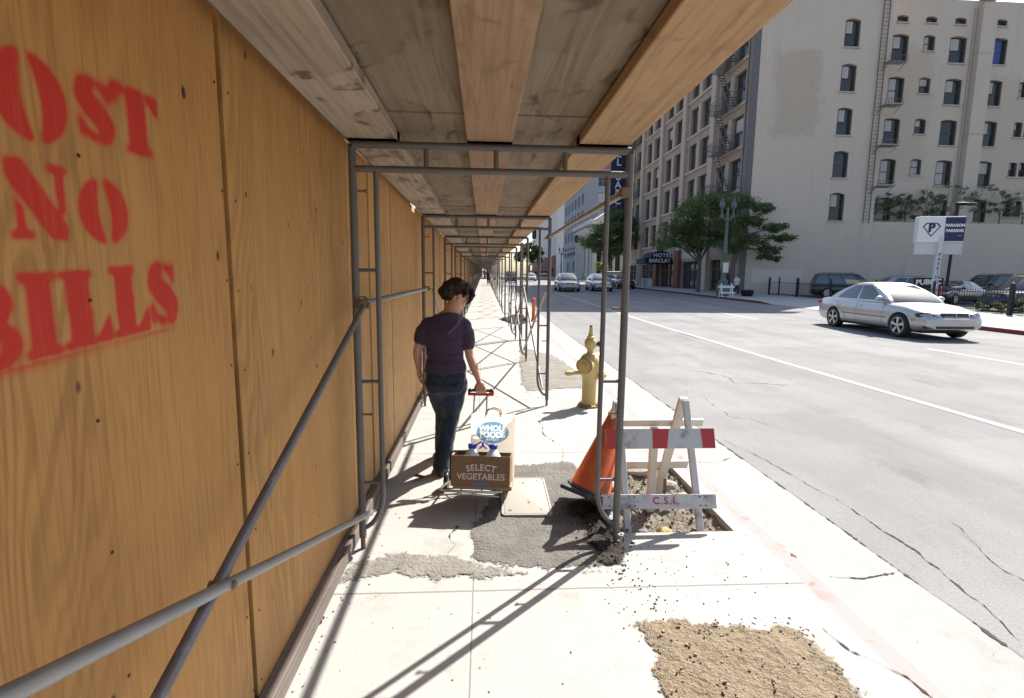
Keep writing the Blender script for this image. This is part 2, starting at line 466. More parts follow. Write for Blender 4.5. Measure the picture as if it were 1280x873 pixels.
YB = [-6, 0, 1, 2, 3, 4, 6, 8, 10, 12, 15, 20, 30, 40, 50, 60, 70, 80, 90, 100, 110, 120, 160, 260, 420]
def strip(name, x0, x1, dz, mat, ys=YB, kind='structure', xs=None):
    mb = MB()
    xs = xs or [x0, x1]
    for a, b in zip(ys[:-1], ys[1:]):
        for p, q in zip(xs[:-1], xs[1:]):
            mb.quad((p, a, terr(a) + dz), (q, a, terr(a) + dz), (q, b, terr(b) + dz), (p, b, terr(b) + dz))
    return props(mb.build(name, mat, recalc=False), kind=kind)

# base ground reaching the horizon
mb = MB()
gy = [-300, -6, 15, 60, 120, 420, 2500]
for a, b in zip(gy[:-1], gy[1:]):
    mb.quad((-1500, a, terr(a) - 0.32), (1500, a, terr(a) - 0.32), (1500, b, terr(b) - 0.32), (-1500, b, terr(b) - 0.32))
props(mb.build('ground', m_earth, recalc=False), kind='structure')

# near sidewalk with the open tree pit left out (a real hole)
PX0, PX1, PY0, PY1 = 0.885, 1.60, 2.93, 4.10
mb = MB()
ys = [y for y in YB if not (2.9 < y < 4.15)]
ys = sorted(ys + [PY0, PY1])
xs = [-0.90, 0.60, PX0, PX1, 1.70]
for a, b in zip(ys[:-1], ys[1:]):
    for p, q in zip(xs[:-1], xs[1:]):
        if a == PY0 and p == PX0: continue
        mb.quad((p, a, terr(a)), (q, a, terr(a)), (q, b, terr(b)), (p, b, terr(b)))
for (p, a), (q, b) in (((PX0, PY0), (PX1, PY0)), ((PX1, PY0), (PX1, PY1)), ((PX1, PY1), (PX0, PY1)), ((PX0, PY1), (PX0, PY0))):
    mb.quad((p, a, 0), (q, b, 0), (q, b, -0.16), (p, a, -0.16))
props(mb.build('sidewalk', m_conc, recalc=False), kind='structure')
strip('ground_behind_hoarding', -40, -0.98, -0.02, m_earth)

# kerb (painted, worn to pink) with a rounded arris, gutter, street
mb = MB()
ys = [-6 + 0.25 * k for k in range(0, 120)] + [y for y in YB if y > 24]
for a, b in zip(ys[:-1], ys[1:]):
    def prof(y):
        j = 0.006 * mnoise.noise(Vector((y * 3.1, 0, 0)))
        t = terr(y)
        return [(1.70, y, t + 0.0), (1.80 + j, y, t + 0.002 + j * 0.4), (1.838 + j, y, t - 0.012), (1.855 + j, y, t - 0.045), (1.862, y, t - 0.14)]
    pa, pb = prof(a), prof(b)
    for i in range(4):
        mb.quad(pa[i], pa[i + 1], pb[i + 1], pb[i])
props(mb.build('kerb', m_kerbred, smooth=60, recalc=False), kind='structure')
strip('gutter', 1.86, 2.50, -0.13, m_conc2)
strip('street', 2.50, 17.40, -0.13, m_road, xs=[2.5, 6, 10, 14, 17.4])

# painted lane lines
def lineq(name, x0, x1, segs):
    mb = MB()
    for a, b in segs:
        n = max(1, int((b - a) / 5))
        for k in range(n):
            p = a + (b - a) * k / n; q = a + (b - a) * (k + 1) / n
            mb.quad((x0, p, terr(p) - 0.125), (x1, p, terr(p) - 0.125), (x1, q, terr(q) - 0.125), (x0, q, terr(q) - 0.125))
    return props(mb.build(name, m_line, recalc=False), kind='structure')
lineq('lane_line', 6.17, 6.29, [(-4, 42)])
lineq('lane_line', 11.2, 11.32, [(8 + 12 * k, 12 + 12 * k) for k in range(6)])
mb = MB()
for x0, x1 in ((2.6, 17.2),):
    for yy in (66.0, 69.5):
        mb.quad((x0, yy, terr(yy) - 0.122), (x1, yy, terr(yy) - 0.122), (x1, yy + .35, terr(yy) - 0.118), (x0, yy + .35, terr(yy) - 0.118))
props(mb.build('crosswalk_line', m_line, recalc=False), kind='structure')

# cracks: wobbly dark ribbons
def crack(name, pts, w0, z, seed, wob=0.03, step=0.018, mat=m_crack):
    r = random.Random(seed); mb = MB()
    L, D = [], []
    for (x0, y0), (x1, y1) in zip(pts[:-1], pts[1:]):
        d = math.hypot(x1 - x0, y1 - y0); n = max(1, int(d / step))
        for k in range(n):
            t = k / n; x = x0 + (x1 - x0) * t; y = y0 + (y1 - y0) * t
            q = Vector((x * 2.3, y * 2.3, seed)); o = mnoise.noise(q) * wob + mnoise.noise(q * 4) * wob * 0.4
            L.append((x + o, y + o * 0.6)); D.append(w0 * max(0.12, 0.25 + 1.3 * mnoise.noise(q * 3.1 + Vector((5, 0, 0))) + 0.9 * mnoise.noise(q * 17)))
    prev = None
    for i in range(len(L)):
        a = L[max(0, i - 1)]; b = L[min(len(L) - 1, i + 1)]
        tx, ty = b[0] - a[0], b[1] - a[1]; l = math.hypot(tx, ty) or 1
        nx, ny = -ty / l * D[i] * r.uniform(.5, 1.4), tx / l * D[i] * r.uniform(.5, 1.4)
        cur = ((L[i][0] - nx, L[i][1] - ny, z + terr(L[i][1])), (L[i][0] + nx, L[i][1] + ny, z + terr(L[i][1])))
        if prev: mb.quad(prev[0], prev[1], cur[1], cur[0])
        prev = cur
    return props(mb.build(name, mat, recalc=False), kind='structure')
crack('gutter_seam', [(2.50, 0.8), (2.50, 6), (2.51, 30)], 0.012, -0.126, 3, 0.012)
crack('street_crack', [(2.60, 5.1), (2.72, 4.3), (2.80, 3.6), (2.76, 2.9), (2.68, 2.3), (2.58, 2.05)], 0.007, -0.126, 5, 0.05)
crack('street_crack', [(3.7, 9.2), (4.3, 8.6), (4.2, 8.0), (5.2, 7.7)], 0.014, -0.126, 8, 0.12)
crack('street_crack', [(2.6, 8.5), (3.2, 7.0), (3.1, 6.0), (3.6, 5.2)], 0.006, -0.126, 9, 0.1)
crack('street_crack', [(3.4, 3.3), (3.1, 2.6), (3.3, 1.9)], 0.004, -0.126, 19, 0.1)
crack('gutter_crack', [(1.88, 4.45), (2.2, 4.42), (2.5, 4.62)], 0.008, -0.126, 11, 0.02)
crack('gutter_crack', [(2.02, 2.62), (2.22, 2.60), (2.48, 2.66)], 0.012, -0.126, 12, 0.05)
crack('gutter_crack', [(1.88, 7.3), (2.5, 7.35)], 0.006, -0.126, 13, 0.02)
crack('sidewalk_crack', [(0.62, 5.4), (0.60, 4.9), (0.72, 4.5), (0.70, 4.15)], 0.006, 0.004, 14, 0.05)
crack('sidewalk_crack', [(-0.16, 3.05), (-0.20, 2.95), (-0.13, 2.85), (-0.20, 2.72)], 0.007, 0.004, 15, 0.05)
crack('sidewalk_crack', [(1.58, 2.05), (1.60, 1.9), (1.72, 1.75), (1.76, 1.5)], 0.008, 0.004, 16, 0.03)
crack('sidewalk_crack', [(0.75, 2.52), (0.80, 2.30), (0.92, 2.17)], 0.014, 0.004, 17, 0.03, mat=m_dirt)

# ground patches: ragged outline sheets with gently raised, uneven middles
def patch(name, poly, z, mat, seed, jag=0.025, rise=0.01, step=0.045, kind='structure', nf=6.0):
    pts = []
    for (x0, y0), (x1, y1) in zip(poly, poly[1:] + poly[:1]):
        d = math.hypot(x1 - x0, y1 - y0); n = max(1, int(d / 0.035))
        for k in range(n):
            t = k / n; x = x0 + (x1 - x0) * t; y = y0 + (y1 - y0) * t
            q = Vector((x * 9, y * 9, seed))
            pts.append((x + mnoise.noise(q) * jag, y + mnoise.noise(q + Vector((7, 3, 1))) * jag))
    xs = [p[0] for p in pts]; ys = [p[1] for p in pts]
    def inside(x, y):
        c = False; j = len(pts) - 1
        for i in range(len(pts)):
            xi, yi = pts[i]; xj, yj = pts[j]
            if (yi > y) != (yj > y) and x < (xj - xi) * (y - yi) / (yj - yi) + xi: c = not c
            j = i
        return c
    def dist(x, y):
        return min((x - a) ** 2 + (y - b) ** 2 for a, b in pts) ** .5
    bm = bmesh.new()
    vs = [bm.verts.new((x, y, 0)) for x, y in pts]
    es = [bm.edges.new((vs[i], vs[(i + 1) % len(vs)])) for i in range(len(vs))]
    bmesh.ops.triangle_fill(bm, edges=es, use_beauty=True, use_dissolve=False)
    # cut a grid through it so that the middle can be uneven
    x = min(xs) + step
    while x < max(xs):
        bmesh.ops.bisect_plane(bm, geom=bm.verts[:] + bm.edges[:] + bm.faces[:], plane_co=(x, 0, 0), plane_no=(1, 0, 0)); x += step
    y = min(ys) + step
    while y < max(ys):
        bmesh.ops.bisect_plane(bm, geom=bm.verts[:] + bm.edges[:] + bm.faces[:], plane_co=(0, y, 0), plane_no=(0, 1, 0)); y += step
    for v in bm.verts:
        d = min(1, dist(v.co.x, v.co.y) / 0.12)
        q = Vector((v.co.x * nf, v.co.y * nf, seed))
        v.co.z = z + d * rise * (0.6 + mnoise.noise(q) + 0.5 * mnoise.noise(q * 2.7))
        v.co.z = max(v.co.z, z - 0.0 if z >= 0 else z - 0.05)
    mb = MB(); mb.bm.free(); mb.bm = bm
    for f in bm.faces:
        if f.normal.z < 0: f.normal_flip()
    rim = [min(1, dist(v.co.x, v.co.y) / 0.13) for v in bm.verts]
    o = mb.build(name, mat, smooth=80, recalc=False)
    at = o.data.attributes.new('rim', 'FLOAT', 'POINT'); at.data.foreach_set('value', rim)
    return props(o, kind=kind)
patch('asphalt_patch', [(-0.13, 2.70), (-0.10, 3.0), (-0.02, 3.35), (0.10, 3.75), (0.22, 4.12), (0.50, 4.16), (0.78, 4.2), (0.86, 3.9), (0.875, 2.9), (0.80, 2.56), (0.45, 2.52), (0.1, 2.55)], 0.0025, m_patch, 21, 0.05, 0.006)
patch('cement_band', [(-0.80, 2.70), (-0.5, 2.78), (-0.19, 2.75), (0.1, 2.61), (0.45, 2.57), (0.79, 2.55), (0.82, 2.46), (0.42, 2.49), (0.1, 2.45), (-0.2, 2.44), (-0.5, 2.52), (-0.78, 2.42)], 0.0035, m_cement, 22, 0.03, 0.006)
patch('dirt_patch', [(0.66, 2.10), (0.80, 2.19), (0.93, 2.17), (1.20, 2.10), (1.50, 2.08), (1.52, 1.9), (1.53, 1.3), (1.5, 0.9), (0.72, 0.9), (0.66, 1.3), (0.66, 1.75), (0.70, 1.95)], 0.003, m_dirt, 23, 0.05, 0.020)
patch('dirt_verge', [(0.80, 11.5), (1.50, 9.8), (1.66, 7.9), (1.64, 6.9), (1.1, 6.95), (0.6, 6.7), (0.62, 6.3), (0.52, 7.2), (0.62, 9.0)], 0.0025, m_cement, 29, 0.08, 0.012, 0.12)
patch('loose_asphalt_heap', [(0.62, 2.62), (0.60, 2.95), (0.55, 3.3), (0.72, 3.42), (0.87, 3.3), (0.875, 2.95), (0.86, 2.72), (0.74, 2.50)], 0.005, m_black, 24, 0.07, 0.045, 0.03, nf=14)
# floor of the tree pit, broken concrete and earth
mb = MB(); n = 34
def pz(x, y):
    q = Vector((x * 9, y * 9, 3.3))
    return -0.075 + 0.035 * mnoise.noise(q) + 0.03 * mnoise.noise(q * 2.6) + 0.035 * max(0, (x - PX0) / (PX1 - PX0) - 0.4)
for i in range(n):
    for j in range(n):
        X = [PX0 - 0.004 + (PX1 - PX0 + 0.008) * (i + a) / n for a in (0, 1)]; Y = [PY0 - 0.004 + (PY1 - PY0 + 0.008) * (j + a) / n for a in (0, 1)]
        mb.quad(*[(x, y, pz(x, y)) for x, y in ((X[0], Y[0]), (X[1], Y[0]), (X[1], Y[1]), (X[0], Y[1]))])
bmesh.ops.remove_doubles(mb.bm, verts=mb.bm.verts[:], dist=0.001)
props(mb.build('pit_floor', m_pit, smooth=80, recalc=False), kind='structure')
patch('dirt_heap', [(0.95, 16.2), (1.5, 16.6), (1.65, 18.6), (1.2, 19.4), (0.5, 18.0)], 0.004, m_black, 31, 0.08, 0.14, 0.12, nf=3)

# loose stones and crumbs, uncountable
def stones(name, spots, mat, seed):
    r = random.Random(seed); mb = MB()
    for x, y, z, s in spots:
        m = Matrix.Translation((x, y, z + s * 0.25)) @ Matrix.Rotation(r.uniform(0, 6), 4, Vector((r.random(), r.random(), r.random() + .1))) @ Matrix.Diagonal((s * r.uniform(.5, .8), s * r.uniform(.4, .7), s * r.uniform(.3, .55), 1))
        k = bmesh.ops.create_icosphere(mb.bm, subdivisions=1, radius=1.0, matrix=m)
        for v in k['verts']: v.co += Vector((r.uniform(-1, 1), r.uniform(-1, 1), r.uniform(-1, 1))) * s * 0.12
    return props(mb.build(name, mat, recalc=False, origin=False), kind='stuff')
S = []
for _ in range(420): S.append((rnd.uniform(0.70, 1.49), rnd.uniform(1.5, 2.1), 0.015, 0.004 + 0.011 * rnd.random() ** 3))
for _ in range(420):
    x, y = rnd.uniform(PX0 + .02, PX1 - .02), rnd.uniform(PY0 + .02, PY1 - .02); S.append((x, y, pz(x, y), 0.005 + 0.03 * rnd.random() ** 3))
for _ in range(50): S.append((rnd.gauss(-0.70, 0.03), rnd.uniform(1.5, 3.2), 0.0, 0.003 + 0.008 * rnd.random() ** 2))
for _ in range(220):
    t = rnd.random(); S.append((0.62 + t * 0.9 * rnd.random() + rnd.gauss(0, .05), rnd.uniform(6.4, 10.5), 0.006, 0.005 + 0.012 * rnd.random() ** 2))
stones('gravel', S, m_stone, 4)
S = []
for _ in range(330): S.append((rnd.gauss(0.74, 0.11), rnd.gauss(2.95, 0.25), 0.03, 0.004 + 0.016 * rnd.random() ** 3))
for _ in range(70): S.append((rnd.gauss(0.85, 0.10), rnd.gauss(2.32, 0.14), 0.0, 0.003 + 0.006 * rnd.random()))
for _ in range(60): S.append((rnd.uniform(0.9, 1.66), rnd.uniform(2.2, 2.88), 0.0, 0.003 + 0.006 * rnd.random() ** 2))
for _ in range(90): S.append((rnd.uniform(-0.75, 0.75), rnd.uniform(1.5, 2.5), 0.0, 0.002 + 0.006 * rnd.random() ** 3))
for _ in range(120): S.append((rnd.gauss(-0.66, 0.06), rnd.uniform(2.3, 4.4), 0.0, 0.002 + 0.007 * rnd.random() ** 2))
for _ in range(70): S.append((rnd.uniform(-.6, .6), rnd.uniform(2.5, 6), 0.004, 0.002 + 0.005 * rnd.random() ** 3))
for _ in range(160):
    x, y = rnd.uniform(PX0, PX1), rnd.uniform(PY0, PY1); S.append((x, y, pz(x, y), 0.004 + 0.02 * rnd.random() ** 3))
for _ in range(30): S.append((rnd.uniform(1.65, 2.4), rnd.uniform(1.8, 4), -0.13 if False else -0.125 if rnd.random() < 2 else 0, 0.002 + 0.003 * rnd.random()))
stones('crumbs', S, m_crumb, 5)

# far side of the street
m_farwalk = concrete('far_walk', (0.34, 0.335, 0.33), (0.42, 0.415, 0.41), (0.26, 0.25, 0.24), 0.3)
def far_kerb_h(y):
    if 24.0 < y < 25.5: return 1 - (y - 24.0) / 1.5
    if 25.5 <= y <= 29.5: return 0.0
    if 29.5 < y < 31: return (y - 29.5) / 1.5
    return 1.0
ys = sorted(set(YB + [24.0, 25.5, 29.5, 31]))
mb = MB(); mk = MB()
for a, b in zip(ys[:-1], ys[1:]):
    za, zb = terr(a) - 0.13 * (1 - far_kerb_h(a)) + 0.006, terr(b) - 0.13 * (1 - far_kerb_h(b)) + 0.006
    mk.quad((17.40, a, terr(a) - 0.14), (17.41, a, za + .001), (17.41, b, zb + .001), (17.40, b, terr(b) - 0.14))
    mk.quad((17.41, a, za), (17.58, a, za), (17.58, b, zb), (17.41, b, zb))
    mb.quad((17.58, a, za), (18.6, a, terr(a)), (18.6, b, terr(b)), (17.58, b, zb))
    mb.quad((18.6, a, terr(a)), (24.2 if b <= 42 else 22.2, a, terr(a)), (24.2 if b <= 42 else 22.2, b, terr(b)), (18.6, b, terr(b)))
props(mb.build('far_sidewalk', m_farwalk, recalc=False), kind='structure')
props(mk.build('far_kerb', m_farred, recalc=False), kind='structure')
mb = MB()
for a, b in ((0, 15), (15, 28), (28, 42)):
    mb.quad((24.2, a, terr(a) - .01), (80, a, terr(a) - .01), (80, b, terr(b) - .01), (24.2, b, terr(b) - .01))
props(mb.build('parking_lot', m_lot, recalc=False), kind='structure')

# ================================================================== HOARDING
X_W = -0.800
tints = [(0.96, 0.93, 0.90), (1.0, 1.0, 1.0), (1.12, 1.16, 1.25), (1.2, 1.28, 1.5), (1.16, 1.22, 1.4), (1.04, 1.05, 1.1)]
mp = [plywood('plywood_%s' % c, 1.7 * i + 0.4, tints[i]) for i, c in enumerate(('amber', 'honey', 'straw', 'blond', 'pale', 'tan'))]
mp_paint = plywood('plywood_painted', 0.4, tints[0], True)
m_base = timber('base_timber', (0.13, 0.105, 0.09), (0.20, 0.165, 0.145), 'Y', (0.05, 0.04, 0.035), 0.3)
hoard = thing('plywood_hoarding', 'long tan plywood hoarding with red stencilled warning along the covered sidewalk', 'hoarding', (X_W, 0, 0))
edges = [-1.1, 0.42, 1.645, 3.05, 3.60, 4.41, 5.63, 6.85, 8.05]
while len(edges) < 96: edges.append(edges[-1] + 1.28)
tops = [2.46, 2.46, 2.46, 2.44, 2.42, 2.41, 2.368, 2.42, 2.38]
def sheet(i, a, b, mat, top):
    lean = rnd.uniform(-0.004, 0.004) if i > 2 else 0.0
    g = 0.034 if i < 3 else (rnd.uniform(.020, .034) if i < 12 else rnd.uniform(.012, .022))
    yb = terr((a + b) / 2)
    mb = MB(); wob = 0 if i < 3 else rnd.uniform(-.006, .004)
    mb.box((-0.007 + wob + (0.002 if i == 1 else 0), (a + b) / 2, (yb + 0.02 + top + yb) / 2), (0.018, b - a - g, top - 0.02), Matrix.Rotation(lean, 3, 'X'), 0.0015)
    o = mb.build('plywood_sheet', mat, hoard)
    return o
sheets = []
for i, (a, b) in enumerate(zip(edges[:-1], edges[1:])):
    top = tops[i] if i < len(tops) else 2.40 + rnd.uniform(-0.06, 0.04)
    mat = mp[0] if i == 1 else mp[1] if i == 2 else mp[2 + (i * 7 + i // 3) % 4]
    sheets.append(sheet(i, a, b, mat, top))
mb = MB()
mb.box((0.030, 0.9, 0.055), (0.055, 6.0, 0.09), None, 0.004)
mb.box((0.030, 6.9, 0.055), (0.055, 5.9, 0.09), None, 0.004)
for k in range(18):
    a = 9.9 + 6.7 * k; y = (a + a + 6.6) / 2
    mb.bar((0.03, a, 0.055 + terr(a)), (0.03, a + 6.6, 0.055 + terr(a + 6.6)), 0.055, 0.09)
props(mb.build('base_timber', m_base, hoard), 'weathered grey timber along the foot of the hoarding')
# dark backing studs seen through the open joints
m_stud = timber('dark_stud', (0.03, 0.02, 0.013), (0.05, 0.033, 0.02), 'Z', (0.02, 0.012, 0.008), 0.3)
for e in edges[1:]:
    mb = MB(); mb.box((-0.045, e, 1.23 + terr(e)), (0.05, 0.09, 2.37 if e < 3.2 else 2.2)); mb.build('stud', m_stud, hoard)
# a few plugs and knots set in the two nearest sheets
m_plug = M('knot_wood', (0.16, 0.075, 0.03), 0.7, 0, 0.4, 40)
m_plug2 = M('plug_wood', (0.42, 0.24, 0.09), 0.6, 0, 0.2, 30)
for (y, z, rw, rh, mm) in ((1.155, 0.0, 0, 0, None), (1.565, 1.445, .011, .021, m_plug2), (1.04, 1.472, .012, .014, m_plug), (1.165, 1.105, .010, .013, m_plug), (0.955, 1.86, .007, .009, m_plug), (1.50, 1.72, .006, .008, m_plug),
        (1.93, 1.30, .010, .016, m_plug), (2.25, 1.47, .007, .013, m_plug), (2.42, 1.16, .008, .012, m_plug), (1.78, 1.86, .007, .01, m_plug), (2.5, 1.9, .008, .01, m_plug), (2.1, .72, .009, .016, m_plug2)):
    if mm is None: continue
    mb = MB()
    ring = [(0.0027, y + rw * math.cos(t) * (1 + .15 * math.sin(3 * t)), z + rh * math.sin(t)) for t in [2 * PI * k / 18 for k in range(18)]]
    mb.loft([ring, [(0.0035, y + (q[1] - y) * .9, z + (q[2] - z) * .9) for q in ring]])
    mb.build('knot' if mm is m_plug else 'plug', mm, sheets[1] if y < 1.645 else sheets[2])

m_nail = M('nail_head', (0.03, 0.025, 0.022), 0.6, 0.4, 0.3, 40)
for si, ys_ in ((1, (0.47, 1.06, 1.61)), (2, (1.70, 2.36, 3.0))):
    mb = MB()
    for yn in ys_:
        for k in range(9):
            yy_, zz_ = yn + rnd.uniform(-.012, .012), .14 + .285 * k + rnd.uniform(-.03, .03)
            mb.lathe([(.0042, 0), (.0042, .0012), (0, .0018)], (0.0042 if si == 1 else 0.0022, yy_, zz_), (1, 0, 0), 7)
    mb.build('nails', m_nail, sheets[si])
# --- sprayed stencil: coverage computed on a fine grid, soft edges by blur, stored as a paint amount
G0, G1, H0, H1, ST = 0.68, 1.42, 1.36, 2.06, 0.0028
ny, nz = int((G1 - G0) / ST), int((H1 - H0) / ST)
YY, ZZ = np.meshgrid(G0 + ST * np.arange(ny), H0 + ST * np.arange(nz), indexing='ij')
paint = np.zeros_like(YY)
def seg_d(u, v, pts, ws):
    best = np.full(u.shape, -9.0)
    for (a, b), (c, d), w0, w1 in zip(pts[:-1], pts[1:], ws[:-1], ws[1:]):
        dx, dy = c - a, d - b
        t = np.clip(((u - a) * dx + (v - b) * dy) / (dx * dx + dy * dy), 0, 1)
        dd = np.hypot(u - a - t * dx, (v - b - t * dy))
        best = np.maximum(best, (w0 + (w1 - w0) * t) / 2 - dd)
    return best > 0
def glyph(ch, u, v):
    I = (u > -0.02) & (u < 1.02) & (v > -0.03) & (v < 1.03)
    if ch == 'O':
        o = ((u - .5) / .5) ** 2 + ((v - .5) / .52) ** 2 < 1
        slot = np.abs(u - .5 - (v - .5) * -0.06) < 0.055 + 0.085 * np.clip(1 - ((v - .5) / .46) ** 2, 0, 1)
        return o & ~slot
    if ch == 'S':
        s = seg_d(u, v, [(.80, .80), (.68, .92), (.47, .94), (.27, .83), (.24, .68), (.42, .54), (.62, .42), (.78, .28), (.74, .13), (.55, .05), (.34, .07), (.20, .2)], [.06, .12, .17, .30, .36, .40, .40, .36, .28, .16, .11, .06])
        serif = ((u > .80) & (u < .90) & (v > .66) & (v < .99)) | ((u > .09) & (u < .19) & (v > .02) & (v < .36))
        gap = (np.abs(u - .55) < .035) & ((v > .80) | (v < .2))
        return (s | serif) & ~gap
    if ch == 'T':
        st = (np.abs(u - .5) < .19) & I
        foot = (v < .07) & (np.abs(u - .5) < .30) & I
        arm = (v > .87) & I & (np.abs(u - .5) > .25)
        ser = ((u < .13) & (v > .66 + u * 1.2) | (u > .87) & (v > .66 + (1 - u) * 1.2)) & I
        top = (v > .87) & (np.abs(u - .5) < .19)
        return (st | foot | arm | ser | (top & I))
    if ch == 'N':
        d = (np.abs((u - .08) + (v - 1.0) * .74) < .22) & I & (u > .02) & (u < .9)
        l = (u > .10) & (u < .22) & (v < .72) & I | (v < .07) & (u < .34) & I
        r = (u > .80) & (u < .92) & (v > .33) & I | (v > .93) & (u > .68) & I
        gl = np.abs((u - .08) + (v - 1.0) * .74 + .28) < .05
        return (d | (l & ~gl) | r)
    if ch in 'BP':
        st = (u < .36) & I | ((v < .06) | (v > .94)) & (u < .46) & I
        b1 = (((u - .5) / .42) ** 2 + ((v - .75) / .27) ** 2 < 1) & (u > .44) & ~((((u - .48) / .16) ** 2 + ((v - .75) / .15) ** 2 < 1))
        b2 = (((u - .5) / .50) ** 2 + ((v - .26) / .28) ** 2 < 1) & (u > .44) & ~((((u - .48) / .2) ** 2 + ((v - .26) / .16) ** 2 < 1))
        return st | b1 | b2 if ch == 'B' else st | b1
    if ch == 'I':
        return ((np.abs(u - .5) < .27) & I) | (((v < .06) | (v > .94)) & (np.abs(u - .5) < .44) & I)
    if ch == 'L':
        st = (u > .14) & (u < .54) & I | ((v < .06) | (v > .94)) & (u > .02) & (u < .62) & I
        arm = (u > .64) & (u < .93) & (v < .03 + np.clip(u - .62, 0, 1) * 1.15) & I
        return st | arm
    return np.zeros_like(u, bool)
rows = [('P', .755, .900, 1.815, 1.960), ('O', .922, 1.080, 1.835, 1.985), ('S', 1.098, 1.212, 1.872, 1.998), ('T', 1.210, 1.362, 1.880, 2.016),
        ('N', .932, 1.064, 1.662, 1.792), ('O', 1.087, 1.226, 1.662, 1.792),
        ('B', .815, .928, 1.432, 1.580), ('I', .928, 1.020, 1.445, 1.590), ('L', 1.018, 1.155, 1.452, 1.596), ('L', 1.150, 1.283, 1.460, 1.606), ('S', 1.272, 1.395, 1.468, 1.622)]
def blur(a, k):
    if k < 1: return a
    for ax in (0, 1):
        c = np.cumsum(np.pad(a, [(k + 1, k) if i == ax else (0, 0) for i in (0, 1)], mode='edge'), axis=ax)
        a = (c[2 * k + 1:, :] - c[:-(2 * k + 1), :]) / (2 * k + 1) if ax == 0 else (c[:, 2 * k + 1:] - c[:, :-(2 * k + 1)]) / (2 * k + 1)
    return a
hard = np.zeros_like(YY)
for ch, a, b, c, d in rows:
    a *= .974; b *= .974; c = 1.6 + (c - 1.6) * .974; d = 1.6 + (d - 1.6) * .974
    u = (YY - a) / (b - a); v = (ZZ - c - 0.05 * (YY - (a + b) / 2)) / (d - c)
    u = u - 0.10 * (0.5 - v) * 0.3
    hard = np.maximum(hard, glyph(ch, u, v).astype(float))
soft = np.clip(blur(blur(blur(hard, 2), 2), 2) * 1.7, 0, 1)
crisp = np.clip(blur(blur(hard, 1), 2) * 1.6, 0, 1)
mask = np.clip(0.5 + 1.3 * np.sin(YY * 9.0 + ZZ * 5.0), 0, 1)
paint = crisp * (1 - mask) + soft * mask
# overspray below the stencil plate's lower edge, and faint haze
edge = 1.436 + 0.055 * (YY - 0.877)
below = edge - ZZ
und = np.clip(1 - below / (0.016 + 0.022 * np.clip(1.25 - YY, 0, 1)), 0, 1) ** 1.4 * (below > 0) * np.clip((1.35 - YY) / 0.05, 0, 1) * (0.55 + 0.45 * np.clip(np.abs(YY - 1.12) / .12, 0, 1))
und = blur(und, 1)
haze = np.clip(blur(blur(blur(hard, 10), 10), 6) * 0.14 - 0.03, 0, 1)
paint = np.clip(np.maximum(paint * 0.94, und * 0.9) + haze, 0, 0.96)
verts, faces, vals, idx = [], [], [], {}
keep = paint > 0.004
def vid(i, j):
    k = (i, j)
    if k not in idx:
        idx[k] = len(verts); verts.append((0.00425, float(YY[i, j]), float(ZZ[i, j]))); vals.append(float(paint[i, j]))
    return idx[k]
for i in range(ny - 1):
    for j in range(nz - 1):
        if keep[i, j] or keep[i + 1, j] or keep[i, j + 1] or keep[i + 1, j + 1]:
            faces.append((vid(i, j), vid(i + 1, j), vid(i + 1, j + 1), vid(i, j + 1)))
me = bpy.data.meshes.new('stencilled_words'); me.from_pydata(verts, [], faces)
at = me.attributes.new('paint', 'FLOAT', 'POINT'); at.data.foreach_set('value', vals)
me.materials.append(mp_paint); me.update()
o = bpy.data.objects.new('stencilled_words', me); COL.objects.link(o); o.parent = sheets[1]
props(o, 'sprayed red stencil reading POST NO BILLS')

# ================================================================== SCAFFOLD CANOPY
m_steel = M('scaffold_paint', (0.125, 0.116, 0.112), 0.55, 0.1, 0.3, 5, 0.08, (0.15, 0.095, 0.065), (0.60, 0.68))
m_galv = M('galvanised_tube', (0.27, 0.27, 0.27), 0.45, 0.55, 0.2, 12, 0.05, (0.16, 0.14, 0.13), (0.58, 0.74))
m_rod = M('brace_rod', (0.145, 0.13, 0.135), 0.5, 0.2, 0.25, 14, 0.05, (0.25, 0.24, 0.25), (0.56, 0.72))
m_rust = M('rusty_jack', (0.20, 0.13, 0.075), 0.8, 0.2, 0.4, 25, 0.2)
m_pl = [timber('plank_left', (0.35, 0.28, 0.215), (0.45, 0.38, 0.30), 'Y', (0.10, 0.055, 0.03), 0.85),
        timber('plank_middle', (0.31, 0.195, 0.115), (0.36, 0.25, 0.165), 'Y', (0.12, 0.07, 0.04), 0.5),
        timber('plank_right', (0.40, 0.26, 0.14), (0.46, 0.31, 0.18), 'Y', (0.17, 0.09, 0.045), 0.4)]
m_deck = timber('deck_ply', (0.19, 0.15, 0.106), (0.285, 0.232, 0.168), 'Y', (0.075, 0.05, 0.03), 0.85, 0.8)
m_deck2 = timber('deck_ply_brown', (0.20, 0.13, 0.08), (0.33, 0.25, 0.175), 'X', (0.08, 0.045, 0.025), 0.9)

